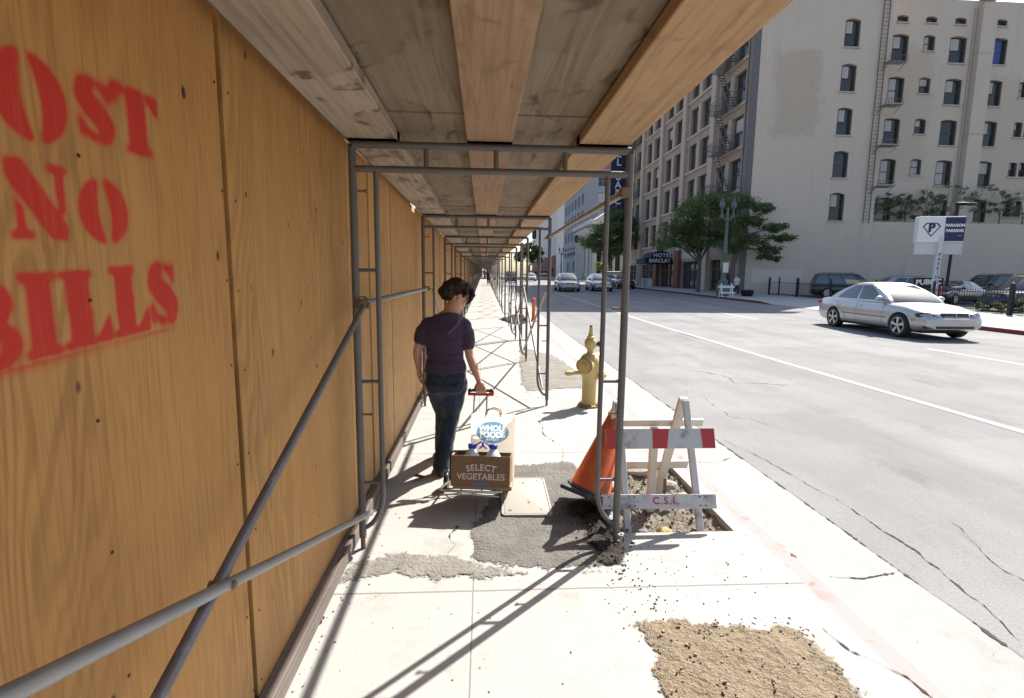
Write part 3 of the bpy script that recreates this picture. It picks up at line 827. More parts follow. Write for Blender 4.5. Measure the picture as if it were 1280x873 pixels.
XL, XR, FY0, FS, HB = -0.70, 0.80, 2.81, 3.23, 2.28
frame_y = [FY0 + FS * k for k in range(38)]
frame_y[1] = 6.05
ORD = ['first', 'second', 'third', 'fourth', 'fifth', 'sixth', 'seventh', 'eighth', 'ninth', 'tenth']
def make_frame():
    t = thing('scaffold_frame', 'nearest grey scaffold frame, its right post standing beside the red and white barricade', 'scaffold frame', (0, FY0, 0), 0, 'scaffold frames along the walkway')
    for sx, x in ((1, XL), (-1, XR)):
        mb = MB(); mb.tube([(x, 0, 0.085), (x, 0, HB)], 0.0215, 12)
        post = mb.build('post', m_steel, t, 40)
        mb = MB(); mb.tube([(x, 0, -0.002), (x, 0, 0.12)], 0.0145, 10); mb.tube([(x, 0, .07), (x, 0, .088)], .020, 10)
        mb.build('base_jack', m_rust, post, 40)
        xi = x + sx * 0.122
        pts = [(xi, 0, 2.15), (xi, 0, 0.36)]
        for k in range(1, 8):
            a = k / 7 * PI / 2
            pts.append((x + sx * 0.122 * math.cos(a), 0, 0.36 - 0.23 * math.sin(a)))
        mb = MB(); mb.tube(pts, 0.0145, 10); mb.build('ladder_rail', m_steel, t, 40)
        for z in (1.62, 1.0, 0.405):
            mb = MB(); mb.tube([(x, 0, z), (xi, 0, z)], 0.010, 8); mb.build('rung', m_steel, t, 40)
        for z in (2.04, 1.42, 0.81):
            mb = MB(); mb.tube([(x, 0, z), (x + sx * 0.068, 0, z)], 0.006, 8); mb.tube([(x + sx * 0.062, 0, z), (x + sx * 0.07, 0, z)], 0.0105, 8)
            mb.build('brace_pin', m_rust, t, 40)
        mb = MB(); mb.box((x, -0.026, HB - 0.012), (0.012, 0.012, 0.012)); mb.build('pin_hole', m_crack, post)
    mb = MB(); mb.tube([(XL, 0, HB), (XR, 0, HB)], 0.0205, 12); mb.build('top_rail', m_steel, t, 40)
    mb = MB(); mb.tube([(XL, 0, 2.155), (XR, 0, 2.155)], 0.0185, 12); mb.build('lower_rail', m_steel, t, 40)
    for k in (1, 2, 3):
        x = XL + 1.5 * k / 4 + 0.015
        mb = MB(); mb.tube([(x, 0, 2.155), (x, 0, HB)], 0.014, 8); mb.build('strut', m_steel, t, 40)
    return t
fr0 = make_frame(); frames = [fr0]
for k in range(1, 38):
    c = dup(fr0); c.location = (rnd.uniform(-.012, .012) if k > 1 else -0.012, frame_y[k], terr(frame_y[k])); c.rotation_euler.z = rnd.uniform(-.012, .012)
    c['label'] = {1: 'grey scaffold frame just ahead of the walking woman, its right post near the hydrant', 2: 'grey scaffold frame next beyond the one by the hydrant'}.get(k,
        ('%s grey scaffold frame along the walkway, counted from the barricade' % ORD[k]) if k < 10 else 'distant grey scaffold frame among the last ones crowding the end of the walkway')
    frames.append(c)

# diagonal cross braces and guard rails
def make_brace(x, y0, y1, zlo, zhi, label, side):
    t = thing('cross_brace', label, 'cross brace', (x, y0, terr(y0)), 0, 'cross braces between the frames')
    L = y1 - y0; dz = terr(y1) - terr(y0)
    for s, off in ((1, 0.012), (-1, -0.012)):
        z0, z1 = (zhi, zlo) if s > 0 else (zlo, zhi)
        mb = MB(); p0, p1 = Vector((off, 0.0, z0)), Vector((off, L, z1 + dz)); d = (p1 - p0).normalized()
        mb.tube([p0, p0 + d * .05, p0 + d * .09, p1 - d * .09, p1 - d * .05, p1], [0.008, 0.010, 0.0155, 0.0155, 0.010, 0.008], 10)
        mb.build('brace_rod', m_galv if s > 0 else m_rod, t, 50)
    mb = MB(); mb.lathe([(0, -.032), (.011, -.032), (.011, .03), (.008, .034), (0, .036)], (0, L / 2, (zlo + zhi) / 2 + dz / 2), (1, 0, 0), 8)
    mb.build('bolt', m_rust, t, 40)
    return t
b0 = make_brace(-0.645, FY0 - 3.23, FY0, 0.23, 1.43, 'pair of crossed grey steel tubes in front of the red lettered plywood', 1)
# (first brace: the rod falling towards the camera carries the lighter galvanised tube)
for ch in b0.children:
    pass
bl = make_brace(-0.62, frame_y[1], frame_y[2], 0.22, 1.43, 'crossed steel rods against the plywood beyond the walking woman', 1)
br = make_brace(0.74, frame_y[1], frame_y[2], 0.22, 1.43, 'crossed steel rods on the kerb side, just past the hydrant', -1)
for k in range(2, 37):
    for src, x, w_ in ((bl, -0.62, 'plywood side'), (br, 0.74, 'kerb side')):
        if x > 0 and k in (4,): continue
        c = dup(src); c.location = (x, frame_y[k], terr(frame_y[k])); c.scale = (1, FS / (frame_y[2] - frame_y[1]), 1)
        c['label'] = ('crossed rods on the %s between the %s and %s scaffold frames' % (w_, ORD[k], ORD[k + 1])) if k < 9 else 'distant pair of crossed rods on the %s of the walkway' % w_
def tube_thing(name, label, cat, pts, r, mat, group=None, seg=10):
    mb = MB(); mb.tube(pts, r, seg); o = mb.build(name, mat, None, 50); return props(o, label, cat, group)
def rail(label, x, y0, y1, z, mat):
    t = thing('guard_rail', label, 'guard rail', (x, y0, z), 0, 'guard rails between the frames')
    L = y1 - y0
    mb = MB(); mb.tube([(0, 0, 0), (0, .05, 0), (0, .09, 0), (0, L * .5, 0.004), (0, L - .09, 0), (0, L - .05, 0), (0, L, 0)], [.011, .012, .0195, .0195, .0195, .012, .011], 10)
    mb.build('rail_tube', mat, t, 50)
    for yy in (0.0, L):
        mb = MB(); mb.box((0, yy, 0), (0.05, 0.05, 0.055), None, .006); mb.tube([(-0.045, yy, .0), (0.045, yy, .0)], .009, 8); mb.build('clamp', m_rust, t, 40)
    return t
m_railwood = M('worn_rail', (0.27, 0.255, 0.23), 0.6, 0.2, 0.25, 10, 0.05, (0.19, 0.16, 0.12))
rail('long pale tube high on the kerb side between the two nearest scaffold frames', XR - 0.025, FY0, frame_y[1], 2.06, m_railwood)
rail('grey handrail tube against the plywood behind the woman', XL + 0.03, FY0, frame_y[1], 1.435, m_galv)
# knotted wire at the nearest left clamp
mb = MB()
for k in range(5):
    a = k * 1.3
    mb.tube([(XL + .03 + .03 * math.cos(a + t), FY0 - .01 + .03 * math.sin(a + t * 1.3), 1.42 + .012 * k + .01 * math.sin(3 * t)) for t in [q * .5 for q in range(9)]], .004, 5)
o = mb.build('tie_wire', m_rust, None, 50); props(o, 'twisted rusty wire tying the handrail to the nearest left post', 'tie wire')

# timber roof: one bay between each two frames
def make_bay(y0, y1, k, first=False):
    t = thing('canopy_bay', '', 'canopy roof', (0, y0, terr(y0)), 0, 'timber roof bays of the walkway')
    L = y1 - y0; dz = terr(y1) - terr(y0)
    z = HB + 0.022
    for i, (xa, xb) in enumerate(((-0.725, -0.455), (-0.092, 0.152), (0.508, 0.788))):
        zo = 0.0 if first or k % 2 == 0 else 0.0
        mb = MB(); c = (xa + xb) / 2
        mb.bar((c, -0.04, z + 0.0275), (c, L + 0.05 + 0.06 * (i == 1), z + 0.0275 + dz), xb - xa, 0.053, bev=0.004)
        mb.build('plank', m_pl[i], t)
    z2 = z + 0.056
    ys = [(-0.02, L * .47), (L * .47 + .003, L - .25), (L - .25 + .004, L - .022)] if not first else [(-.02, L * .40), (L * .40 + .003, L - .29), (L - .285, L - .022)]
    for i, (a, b) in enumerate(ys):
        mb = MB(); dd = 0.012 if (i == 1) else 0.0
        xo = (0.0, 1.59) if not (k == 1 and i == 2) else (0.02, 1.54)
        mb.bar((xo[0], a, z2 + .011 + dd * .6 + dz * a / L), (xo[0], b, z2 + .011 + dd * .6 + dz * b / L), xo[1], 0.018)
        mb.build('deck_sheet', m_deck2 if (i == 2 and not first) else m_deck, t)
    return t
bay0 = make_bay(FY0 - 3.23, FY0, 0, True); bay0['label'] = 'nearest timber roof bay overhead, grey deck sheets on three wide planks'
bay1 = make_bay(FY0, frame_y[1], 1); bay1['label'] = 'second timber roof bay, above the woman with the cart'
bay2 = make_bay(frame_y[1], frame_y[2], 2)
bays = [bay2]
for k in range(3, 38):
    c = dup(bay2); c.location = (0, frame_y[k - 1], terr(frame_y[k - 1])); bays.append(c)
for k, c in enumerate(bays):
    c['label'] = 'timber roof bay between the %s and %s scaffold frames' % (ORD[k + 1], ORD[k + 2]) if k < 8 else 'distant timber roof bay near the end of the walkway'

# ================================================================== HYDRANT
m_hyd = M('hydrant_paint', (0.50, 0.38, 0.145), 0.5, 0, 0.12, 16, 0.08, (0.44, 0.36, 0.21), (0.56, 0.68))
m_hydrust = M('hydrant_rust', (0.26, 0.17, 0.07), 0.8, 0, 0.4, 30, 0.2)
m_blackiron = M('black_iron', (0.018, 0.018, 0.018), 0.5, 0.2, 0.3, 20)
HX, HY = 1.312, 6.03
t = thing('fire_hydrant', 'yellow fire hydrant with a tall spire and black knob near the kerb', 'fire hydrant', mat4=Matrix.Translation((HX, HY, 0)) @ Matrix.Diagonal((1.16, 1.16, 1.0, 1)))
mb = MB(); mb.lathe([(0, .03), (.083, .03), (.083, .05), (.078, .07), (.076, .30), (.080, .36), (.098, .40), (.110, .44), (.112, .56), (.102, .60), (.085, .635), (.06, .655), (.04, .665), (0, .668)], seg=24)
mb.build('barrel', m_hyd, t, 35)
mb = MB(); mb.lathe([(0, 0), (.118, 0), (.118, .022), (.10, .03), (0, .03)], seg=20)
for k in range(8):
    a = k * PI / 4; mb.lathe([(.012, .02), (.012, .042), (0, .044)], (.102 * math.cos(a), .102 * math.sin(a), 0), seg=6)
mb.build('flange', m_hydrust, t, 35)
def nozzle(d, z, r, l, name='outlet', mat=m_hyd):
    d = Vector(d).normalized(); mb = MB()
    mb.lathe([(r * .8, .03), (r * .8, l - .05), (r * 1.05, l - .05), (r * 1.05, l), (r * .95, l + .012), (r * .3, l + .014), (r * .3, l + .035), (0, l + .035)], (0, 0, z), d, 16)
    return mb.build(name, mat, t, 35)
n1 = nozzle((-0.62, -0.80, 0.10), .515, .088, .125)
mb = MB(); a = Vector((-0.62, -0.80, 0.10)).normalized()
mb.tube([Vector((0, 0, .515)) + a * .136 + Vector((math.cos(q) * .8 * .085, -math.cos(q) * .62 * .085, math.sin(q) * .085)) for q in [2 * PI * k / 20 for k in range(20)]], .009, 6, closed=True)
mb.build('cap_ring', m_hydrust, n1, 50)
nozzle((-1, -0.12, -0.02), .425, .030, .25)
nozzle((0.9, -0.45, 0), .40, .055, .145)
nozzle((0.8, 0.3, 0.15), .58, .07, .12)
mb = MB(); mb.lathe([(0, .655), (.038, .66), (.032, .70), (.045, .725), (.062, .75), (.066, .79), (.058, .83), (.040, .85), (.046, .858), (.046, .868), (.032, .875), (.024, .91), (.017, .955), (.02, .96), (.018, .985), (0, .99)], seg=18)
sp = mb.build('valve_spire', m_hyd, t, 40)
mb = MB(); mb.ell((0, 0, .992), (.014, .014, .022)); mb.build('tip', m_blackiron, sp, 60)
mb = MB(); mb.lathe([(0, .05), (.022, .05), (.022, .07), (.034, .075), (.036, .10), (.03, .108), (0, .11)], (0, 0, .782), (1, -.15, 0), 14); mb.build('knob', m_blackiron, sp, 40)

# ================================================================== TRAFFIC CONE
m_orange = M('cone_vinyl', (0.52, 0.095, 0.026), 0.6, 0, 0.3, 11, 0.05, (0.24, 0.075, 0.04), (0.52, 0.70))
m_rubber = M('cone_rubber', (0.035, 0.035, 0.037), 0.7, 0, 0.35, 18, 0.1, (0.12, 0.115, 0.11), (0.5, 0.7))
base = Vector((0.735, 3.28, 0.105)); ax = Vector((0.235, 0.10, 0.67)).normalized()
xa = Vector((1, -0.35, 0)); xa = (xa - ax * xa.dot(ax)).normalized(); ya = ax.cross(xa)
mt4 = Matrix((xa, ya, ax)).transposed().to_4x4(); mt4.translation = base
t = thing('traffic_cone', 'scuffed orange traffic cone tipped against the barricade, on a black rubber base', 'traffic cone', mat4=mt4)
mb = MB(); mb.lathe([(.150, .035), (.142, .045), (.030, .675), (.026, .685), (.018, .685), (.018, .60), (0, .60)], seg=28); mb.build('cone_body', m_orange, t, 40)
mb = MB(); mb.box((0, 0, .012), (.37, .37, .03), None, .012, 2); mb.lathe([(.165, .02), (.165, .038), (.147, .048), (0, .048)], seg=28); mb.build('rubber_base', m_rubber, t, 40)

# ================================================================== BARRICADE
m_white = M('barricade_white', (0.50, 0.495, 0.485), 0.75, 0, 0.1, 9, 0.05, (0.20, 0.20, 0.205), (0.52, 0.68))
m_red = M('barricade_red', (0.42, 0.045, 0.045), 0.7, 0, 0.15, 12, 0.05, (0.50, 0.40, 0.38), (0.64, 0.70))
m_cream = M('barricade_cream', (0.62, 0.58, 0.50), 0.8, 0, 0.1, 9, 0.05, (0.36, 0.33, 0.28), (0.58, 0.72))
m_letred = M('stencil_red', (0.40, 0.07, 0.08), 0.8, 0, 0.3, 60)
t = thing('barricade', 'wooden A-frame barricade with a red and white striped board straddling the tree pit', 'barricade', (1.15, 3.25, 0))
def leg(p0, p1, w=.042, d=.030, mat=m_white):
    mb = MB(); mb.bar(p0, p1, w, d, (0, 1, 0), .003); return mb.build('leg', mat, t, None, True)
AP = 3.25
leg((.93, 2.965, -.07), (.905, AP - .012, .755)); leg((1.405, 2.965, -.07), (1.365, AP - .012, .775))
leg((.905, 3.60, -.05), (.905, AP + .022, .765), .05, .03, m_cream); leg((1.345, 3.62, -.05), (1.365, AP + .022, .785), .06, .032, m_cream)
def board(name, x0, x1, yc, zc, hgt, slope, mat, stripes=None, skew=0.0, yaw=0.0):
    th = .020
    up = Vector((0, slope, 1)).normalized(); nrm = Vector((0, -1, slope)).normalized()
    def P(u, v, w): return Vector((0, yc, zc)) + Vector((u, yaw * (u - x0), skew * (u - x0))) + up * v + nrm * w
    mb = MB()
    mb.loft([[P(x0, -hgt / 2, -th / 2), P(x1, -hgt / 2, -th / 2), P(x1, hgt / 2, -th / 2), P(x0, hgt / 2, -th / 2)], [P(x0, -hgt / 2, th / 2), P(x1, -hgt / 2, th / 2), P(x1, hgt / 2, th / 2), P(x0, hgt / 2, th / 2)]])
    if stripes:
        for a, b, c, d in stripes:   # a..b at the foot, c..d at the top
            f = mb.quad(P(a, -hgt / 2 + .001, th / 2 + .0015), P(b, -hgt / 2 + .001, th / 2 + .0015), P(d, hgt / 2 - .001, th / 2 + .0015), P(c, hgt / 2 - .001, th / 2 + .0015))
            f.material_index = 1
    o = mb.build(name, [mat, m_red] if stripes else mat, t, None, True, recalc=False)
    bm = bmesh.new(); bm.from_mesh(o.data); bmesh.ops.recalc_face_normals(bm, faces=[f for f in bm.faces if f.material_index == 0]); bm.to_mesh(o.data); bm.free()
    return o, P
o, P = board('striped_board', .800, 1.525, 3.125, .548, .128, .345, m_white, [(.801, .905, .801, .905), (1.105, 1.200, 1.110, 1.222), (1.440, 1.524, 1.432, 1.524)])
for x in (.84, .91, 1.0, 1.36, 1.44):
    pass
o, P = board('lower_board', .762, 1.497, 2.992, .180, .088, .345, m_white, skew=-.010)
mb = MB(); mb.text('C.S.I.', .062, lambda x, y, d: P(1.165 + x, y + .004, .0105 + d * .3), .004, spacing=1.25, bold=.002); mb.build('lettering', m_letred, o, None, True, recalc=False)
mb = MB()
for x in (.80, .93, .965, 1.39, 1.425):
    for v in (-.025, .028):
        c = P(x, v, .0105); mb.lathe([(.005, 0), (.005, .0015), (0, .002)], c, (0, -1, .345), 8)
mb.build('nail', m_crack, o, None, True)
board('rear_board', .935, 1.56, 3.385, .58, .055, -.40, m_cream)
board('rear_board', .955, 1.53, 3.53, .215, .070, -.40, m_cream)
mb = MB(); mb.bar((1.20, 3.36, -.07), (1.205, 3.36, .55), .052, .045, (0, 1, 0), .003)
o = mb.build('wooden_stake', m_cream); props(o, 'cream painted upright stake in the rubble behind the striped board', 'stake')
mb = MB(); mb.bar((1.345, 3.47, -.09), (1.345, 3.475, .12), .018, .018, (0, 1, 0))
o = mb.build('iron_stub', m_rust); props(o, 'short rusty pipe stub in the rubble under the barricade', 'pipe stub')

# rocks in the pit and by the kerb
m_rock = M('broken_concrete', (0.29, 0.268, 0.232), 0.95, 0, 0.25, 14, 0.3)
m_rock2 = M('ochre_stone', (0.48, 0.33, 0.15), 0.95, 0, 0.25, 14, 0.2)
def rock(x, y, z, s, mat, label, seed):
    r = random.Random(seed); mb = MB()
    k = bmesh.ops.create_icosphere(mb.bm, subdivisions=2, radius=1.0)
    for v in k['verts']:
        v.co *= 1 + 0.35 * mnoise.noise(v.co * 1.4 + Vector((seed * 3.1, 0, 0))); v.co = Vector((v.co.x * s[0], v.co.y * s[1], v.co.z * s[2])) + Vector((x, y, z))
    return props(mb.build('rock', mat), label, 'rock', 'rocks in the tree pit')
rock(1.17, 2.985, -.03, (.055, .035, .03), m_rock2, 'ochre stone at the front edge of the tree pit under the lower board', 1)
rock(1.02, 2.96, -.005, (.035, .025, .012), M('slate_stone', (0.16, 0.17, 0.2), .8), 'small dark flat stone at the pit edge beside the front left leg', 2)
rock(1.46, 3.72, -.04, (.09, .06, .05), m_rock, 'largest lump of broken concrete at the far right corner of the tree pit', 3)
rock(1.50, 3.50, -.04, (.06, .05, .04), m_rock, 'rounded concrete lump on the kerb side of the tree pit', 4)
rock(1.30, 3.98, -.03, (.11, .05, .035), m_rock, 'long pale concrete lump along the far rim of the pit', 5)
rock(.99, 3.72, -.04, (.10, .06, .035), m_rock, 'broken concrete slab edge behind the traffic cone', 6)
o = rock(1.80, 2.64, -.01, (.028, .045, .014), M('dark_red_chip', (0.10, 0.02, 0.018), .8), 'dark red chip of painted concrete lying on the kerb', 7)
o.name = 'kerb_chip'; o['category'] = 'chip'; del o['group']

# utility cover
m_cover = M('cover_cream', (0.32, 0.30, 0.258), 0.8, 0, 0.08, 7, 0.06, (0.27, 0.235, 0.18), (0.56, 0.75))
t = thing('utility_cover', 'cream rectangular utility cover set in the dark asphalt patch', 'utility cover', (.303, 3.465, 0), R(-1))
def rrect(w, h, r, z, n=5):
    out = []
    for cx, cy, a0 in ((w - r, h - r, 0), (-w + r, h - r, 90), (-w + r, -h + r, 180), (w - r, -h + r, 270)):
        for k in range(n): a = R(a0 + 90 * k / (n - 1)); out.append((cx + r * math.cos(a), cy + r * math.sin(a), z))
    return out
mb = MB(); mb.loft([rrect(.172, .312, .03, .0), rrect(.172, .312, .03, .020), rrect(.168, .308, .028, .022), rrect(.160, .300, .024, .022), rrect(.158, .298, .022, .017)]); mb.build('frame', m_cover, t, 30)
mb = MB(); mb.loft([rrect(.153, .293, .02, .012), rrect(.153, .293, .02, .0205), rrect(.150, .290, .019, .022)])
lid = mb.build('lid', m_cover, t, 30)
mb = MB()
for x, y, w_, h_ in ((.0, .20, .014, .022), (.02, -.13, .012, .03), (.10, -.235, .012, .010), (-.115, -.25, .022, .02), (.11, .25, .012, .012)):
    mb.box((x, y, .0222), (w_, h_, .002))
mb.build('slot', M('slot_shadow', (.10, .085, .06), .9), lid)

# dry leaves
m_leafdry = M('dry_leaf', (0.15, 0.045, 0.02), 0.6, 0, 0.4, 30)
def dry_leaf(x, y, s, rz, label):
    mb = MB(); n = 9
    for i in range(n):
        u0, u1 = i / n, (i + 1) / n
        w0, w1 = math.sin(PI * u0) * .32 + .01, math.sin(PI * u1) * .32 + .01
        f = lambda u, v: (s * (u - .5) * 2, s * v * 2, s * (.25 + .5 * (u - .5) ** 2 * 2 + .8 * abs(v) + .12 * math.sin(6 * u)))
        for sg in (-1, 1): mb.quad(f(u0, 0), f(u1, 0), f(u1, sg * w1), f(u0, sg * w0))
    mb.bm.transform(Matrix.Translation((x, y, .004)) @ Matrix.Rotation(rz, 4, 'Z'))
    return props(mb.build('dry_leaf', m_leafdry, None, 60), label, 'leaf')
dry_leaf(-.50, 3.80, .055, .2, 'curled red-brown leaf on the ground just left of the woman\'s foot')
dry_leaf(-.745, 2.18, .022, 1.2, 'small brown leaf against the base timber at the near end')

# ================================================================== WOMAN
m_skin = M('skin', (0.50, 0.27, 0.185), 0.5, 0, 0.08, 12)
m_skin.node_tree.nodes['Principled BSDF'].inputs['Subsurface Weight'].default_value = 0.08
m_skin.node_tree.nodes['Principled BSDF'].inputs['Subsurface Radius'].default_value = (0.02, 0.008, 0.004)
m_hair = M('brown_hair', (0.024, 0.012, 0.0075), 0.55, 0, 0.5, 60, 0, None, (0, 1), 0.25)
def cloth(name, c, c2, sc=(8, 8, 22), b=0.5, rough=0.85, fade=None):
    m, nt, bs = newmat(name); p = wpos(nt)
    f = noise_(nt, mapping(nt, p, sc), 1.0, 4, 0.55, 0.6); g = noise_(nt, p, 160, 2)
    col = mixc(nt, f, c, c2); col = mixc(nt, math_(nt, 'MULTIPLY', g, 0.35), col, tuple(x * .6 for x in c))
    if fade: col = mixc(nt, math_(nt, 'MULTIPLY', ramp(nt, noise_(nt, mapping(nt, p, (4, 4, 2)), 1.0, 3), .52, .72), .7), col, fade)
    LK(nt, col, bs.inputs['Base Color']); bs.inputs['Roughness'].default_value = rough; bs.inputs['Specular IOR Level'].default_value = 0.2
    bs.inputs['Sheen Weight'].default_value = 0.15
    bump(nt, math_(nt, 'ADD', f, math_(nt, 'MULTIPLY', g, .06)), b, .02, bs); return m
m_shirt = cloth('aubergine_knit', (0.048, 0.031, 0.058), (0.072, 0.049, 0.084), (9, 9, 26), 0.8)
m_jean = cloth('dark_denim', (0.012, 0.018, 0.034), (0.022, 0.032, 0.057), (14, 14, 9), 0.6, 0.85, (0.045, 0.065, 0.105))
WY = 3.95
wom = thing('person', 'woman in a purple short-sleeved top and dark jeans pulling a loaded hand cart', 'person', (-.30, WY, 0))
fdir = Vector((0.80, 0.46, -0.40)).normalized(); hup = (Vector((0.10, 0, 1)) - fdir * Vector((0.10, 0, 1)).dot(fdir)).normalized(); hl = hup.cross(fdir)
HC = Vector((-.206, WY + .005, 1.447))
hm = Matrix((fdir, hl, hup)).transposed(); HS = 0.97
def H(x, y, z): return HC + hm @ Vector((x, y, z)) * HS
mb = MB()
# head
mb.ell(H(-.012, 0, .022), (.098 * HS, .076 * HS, .094 * HS), hm, 20, 14)
mb.ell(H(.040, 0, -.030), (.058 * HS, .060 * HS, .080 * HS), hm, 18, 12)
mb.ell(H(.052, 0, -.088), (.034 * HS, .036 * HS, .026 * HS), hm)
mb.ell(H(.066, 0, .024), (.030, .052, .018), hm)                      # brow
for s in (-1, 1):
    mb.ell(H(.066, s * .034, -.022), (.022, .022, .02), hm)           # cheeks
    mb.ell(H(-.008, s * .075, -.012), (.020, .011, .030), hm)         # ears
limb(mb, [H(.094, 0, .010), H(.112, 0, -.022), H(.100, 0, -.032)], [.007, .012, .011], 10)   # nose
mb.ell(H(.094, 0, -.054), (.010, .020, .006), hm); mb.ell(H(.091, 0, -.066), (.010, .018, .006), hm)   # lips
# neck and torso
limb(mb, [HC + Vector((-.012, -.012, -.06)), Vector((-.246, WY - .005, 1.315)), Vector((-.275, WY, 1.22))], [.060, .062, .092], 16)
for SX in (-.42, -.165): limb(mb, [Vector((-.250, WY - .008, 1.315)), Vector(((-.250 + SX) / 2, WY - .008, 1.268)), Vector((SX, WY, 1.228))], [.050, .040, .036], 12)
def ring(z, cx, cy, rx, ry, n=28, e=2.4):
    return [Vector((cx + rx * math.copysign(abs(math.cos(a)) ** (2 / e), math.cos(a)), cy + ry * math.copysign(abs(math.sin(a)) ** (2 / e), math.sin(a)), z)) for a in [2 * PI * k / n for k in range(n)]]
TR = [(.84, -.300, WY, .170, .122), (.90, -.301, WY, .158, .114), (.97, -.303, WY - .003, .145, .104), (1.06, -.304, WY - .004, .151, .106), (1.14, -.301, WY - .004, .165, .112), (1.20, -.297, WY - .002, .172, .102), (1.245, -.292, WY, .160, .084), (1.275, -.284, WY, .128, .072), (1.298, -.270, WY, .092, .066)]
mb.loft([ring(z, cx, cy, rx * .90, ry * .88) for z, cx, cy, rx, ry in TR])
mb.loft([ring(z, cx, cy, rx * .9, ry * .9) for z, cx, cy, rx, ry in ((.70, -.298, WY, .10, .08), (.745, -.298, WY, .155, .12), (.85, -.300, WY, .15, .11))])
# arms
SHL, ELL, WRL = Vector((-.448, WY, 1.215)), Vector((-.520, WY - .015, .995)), Vector((-.515, WY + .03, .862))
SHR, ELR, WRR = Vector((-.148, WY, 1.215)), Vector((-.108, WY - .02, .965)), Vector((-.034, WY - .055, .772))
limb(mb, [SHL + Vector((.012, 0, -.012)), SHL.lerp(ELL, .45), ELL, ELL.lerp(WRL, .35), WRL], [.046, .043, .034, .034, .023], 14)
limb(mb, [SHR + Vector((-.012, 0, -.012)), SHR.lerp(ELR, .45), ELR, ELR.lerp(WRR, .35), WRR], [.046, .043, .034, .035, .023], 14)
# left hand, hanging, fingers gently curled
PL = WRL + Vector((.004, .008, -.045))
mb.ell(PL, (.020, .034, .046), Matrix.Rotation(R(-8), 3, 'X'))
for k, (dy, l) in enumerate(((-.024, .052), (-.008, .064), (.009, .060), (.025, .048))):
    b = PL + Vector((.002, dy, -.034)); limb(mb, [b, b + Vector((.006, .004 + dy * .15, -l * .5)), b + Vector((.026, .006 + dy * .2, -l * .92))], [.0095, .0085, .0075], 8)
limb(mb, [PL + Vector((.010, -.022, .012)), PL + Vector((.026, -.044, -.012)), PL + Vector((.032, -.042, -.040))], [.011, .0095, .008], 8)
# right hand, closed over the grip
HG = Vector((-.018, WY - .070, .698))          # grip centre
mb.ell(WRR.lerp(HG, .58) + Vector((0, -.004, .004)), (.040, .024, .040), Matrix.Rotation(R(14), 3, 'Y'))
for k, dx in enumerate((-.034, -.012, .010, .031)):
    b = HG + Vector((dx, -.012, .028)); limb(mb, [b, b + Vector((0, -.016, -.022)), b + Vector((0, -.002, -.046)), b + Vector((0, .016, -.044))], [.0105, .0098, .009, .008], 8)
limb(mb, [HG + Vector((-.036, .010, .040)), HG + Vector((-.048, .024, .010)), HG + Vector((-.030, .024, -.014))], [.012, .010, .0085], 8)
# legs and feet inside the trousers
LEGR = [Vector((-.222, WY + .005, .74)), Vector((-.245, WY + .02, .60)), Vector((-.268, WY + .035, .45)), Vector((-.300, WY, .28)), Vector((-.335, WY - .04, .07))]
LEGL = [Vector((-.372, WY + .01, .74)), Vector((-.352, WY + .09, .60)), Vector((-.335, WY + .19, .45)), Vector((-.345, WY + .27, .28)), Vector((-.362, WY + .35, .085))]
limb(mb, LEGR, [.072, .066, .050, .046, .032], 14); limb(mb, LEGL, [.072, .066, .050, .046, .032], 14)
for A, toe in ((LEGR[-1], Vector((-.02, .145, -.045))), (LEGL[-1], Vector((-.02, .145, -.040)))):
    mb.ell(A + Vector((0, -.02, -.032)), (.030, .034, .030)); limb(mb, [A + Vector((0, -.015, -.035)), A + toe * .6 + Vector((0, 0, -.008)), A + toe], [.030, .033, .022], 12)
body = remeshed(mb, .0052, 3, .5).build('body', m_skin, wom, 80, True)
# shirt
mb = MB()
mb.loft([ring(z, cx, cy, rx, ry) for z, cx, cy, rx, ry in TR])
limb(mb, [SHL + Vector((.02, 0, -.010)), SHL.lerp(ELL, .28), SHL.lerp(ELL, .52)], [.068, .064, .060], 16)
limb(mb, [SHR + Vector((-.02, 0, -.010)), SHR.lerp(ELR, .30), SHR.lerp(ELR, .60)], [.068, .064, .060], 16)
mb.ell((-.268, WY - .082, 1.245), (.085, .034, .072)); mb.ell((-.268, WY - .072, 1.285), (.092, .05, .03))
mb.tube([(-.375, WY - .05, 1.292), (-.335, WY - .098, 1.238), (-.270, WY - .122, 1.170), (-.210, WY - .100, 1.235), (-.172, WY - .05, 1.292)], [.012, .017, .021, .017, .012], 10)
mb.tube([(-.345, WY - .07, 1.300), (-.270, WY - .115, 1.222), (-.195, WY - .07, 1.300)], [.012, .016, .012], 10)
for z, a, b, r_ in ((.850, -.45, -.155, .017), (.878, -.45, -.18, .014), (.908, -.44, -.165, .015), (.940, -.42, -.20, .012), (.972, -.40, -.17, .013), (1.01, -.41, -.22, .010)):
    mb.tube([(a, WY - .075, z + .008), ((a + b) / 2 - .04, WY - .113 + (.012 if z > .93 else 0), z - .008), ((a + b) / 2 + .05, WY - .113 + (.012 if z > .93 else 0), z), (b, WY - .075, z + .012)], r_, 8)
def wrinkle(mb, amp, fx, fz):
    for v in mb.bm.verts:
        q = v.co; v.co = q + Vector((q.x + .3, q.y - WY, 0)).normalized() * amp * mnoise.noise(Vector((q.x * fx, q.y * fx, q.z * fz)))
sh = remeshed(mb, .0075, 3, .5); wrinkle(sh, .009, 8, 24); sh.build('top', m_shirt, wom, 80, True)
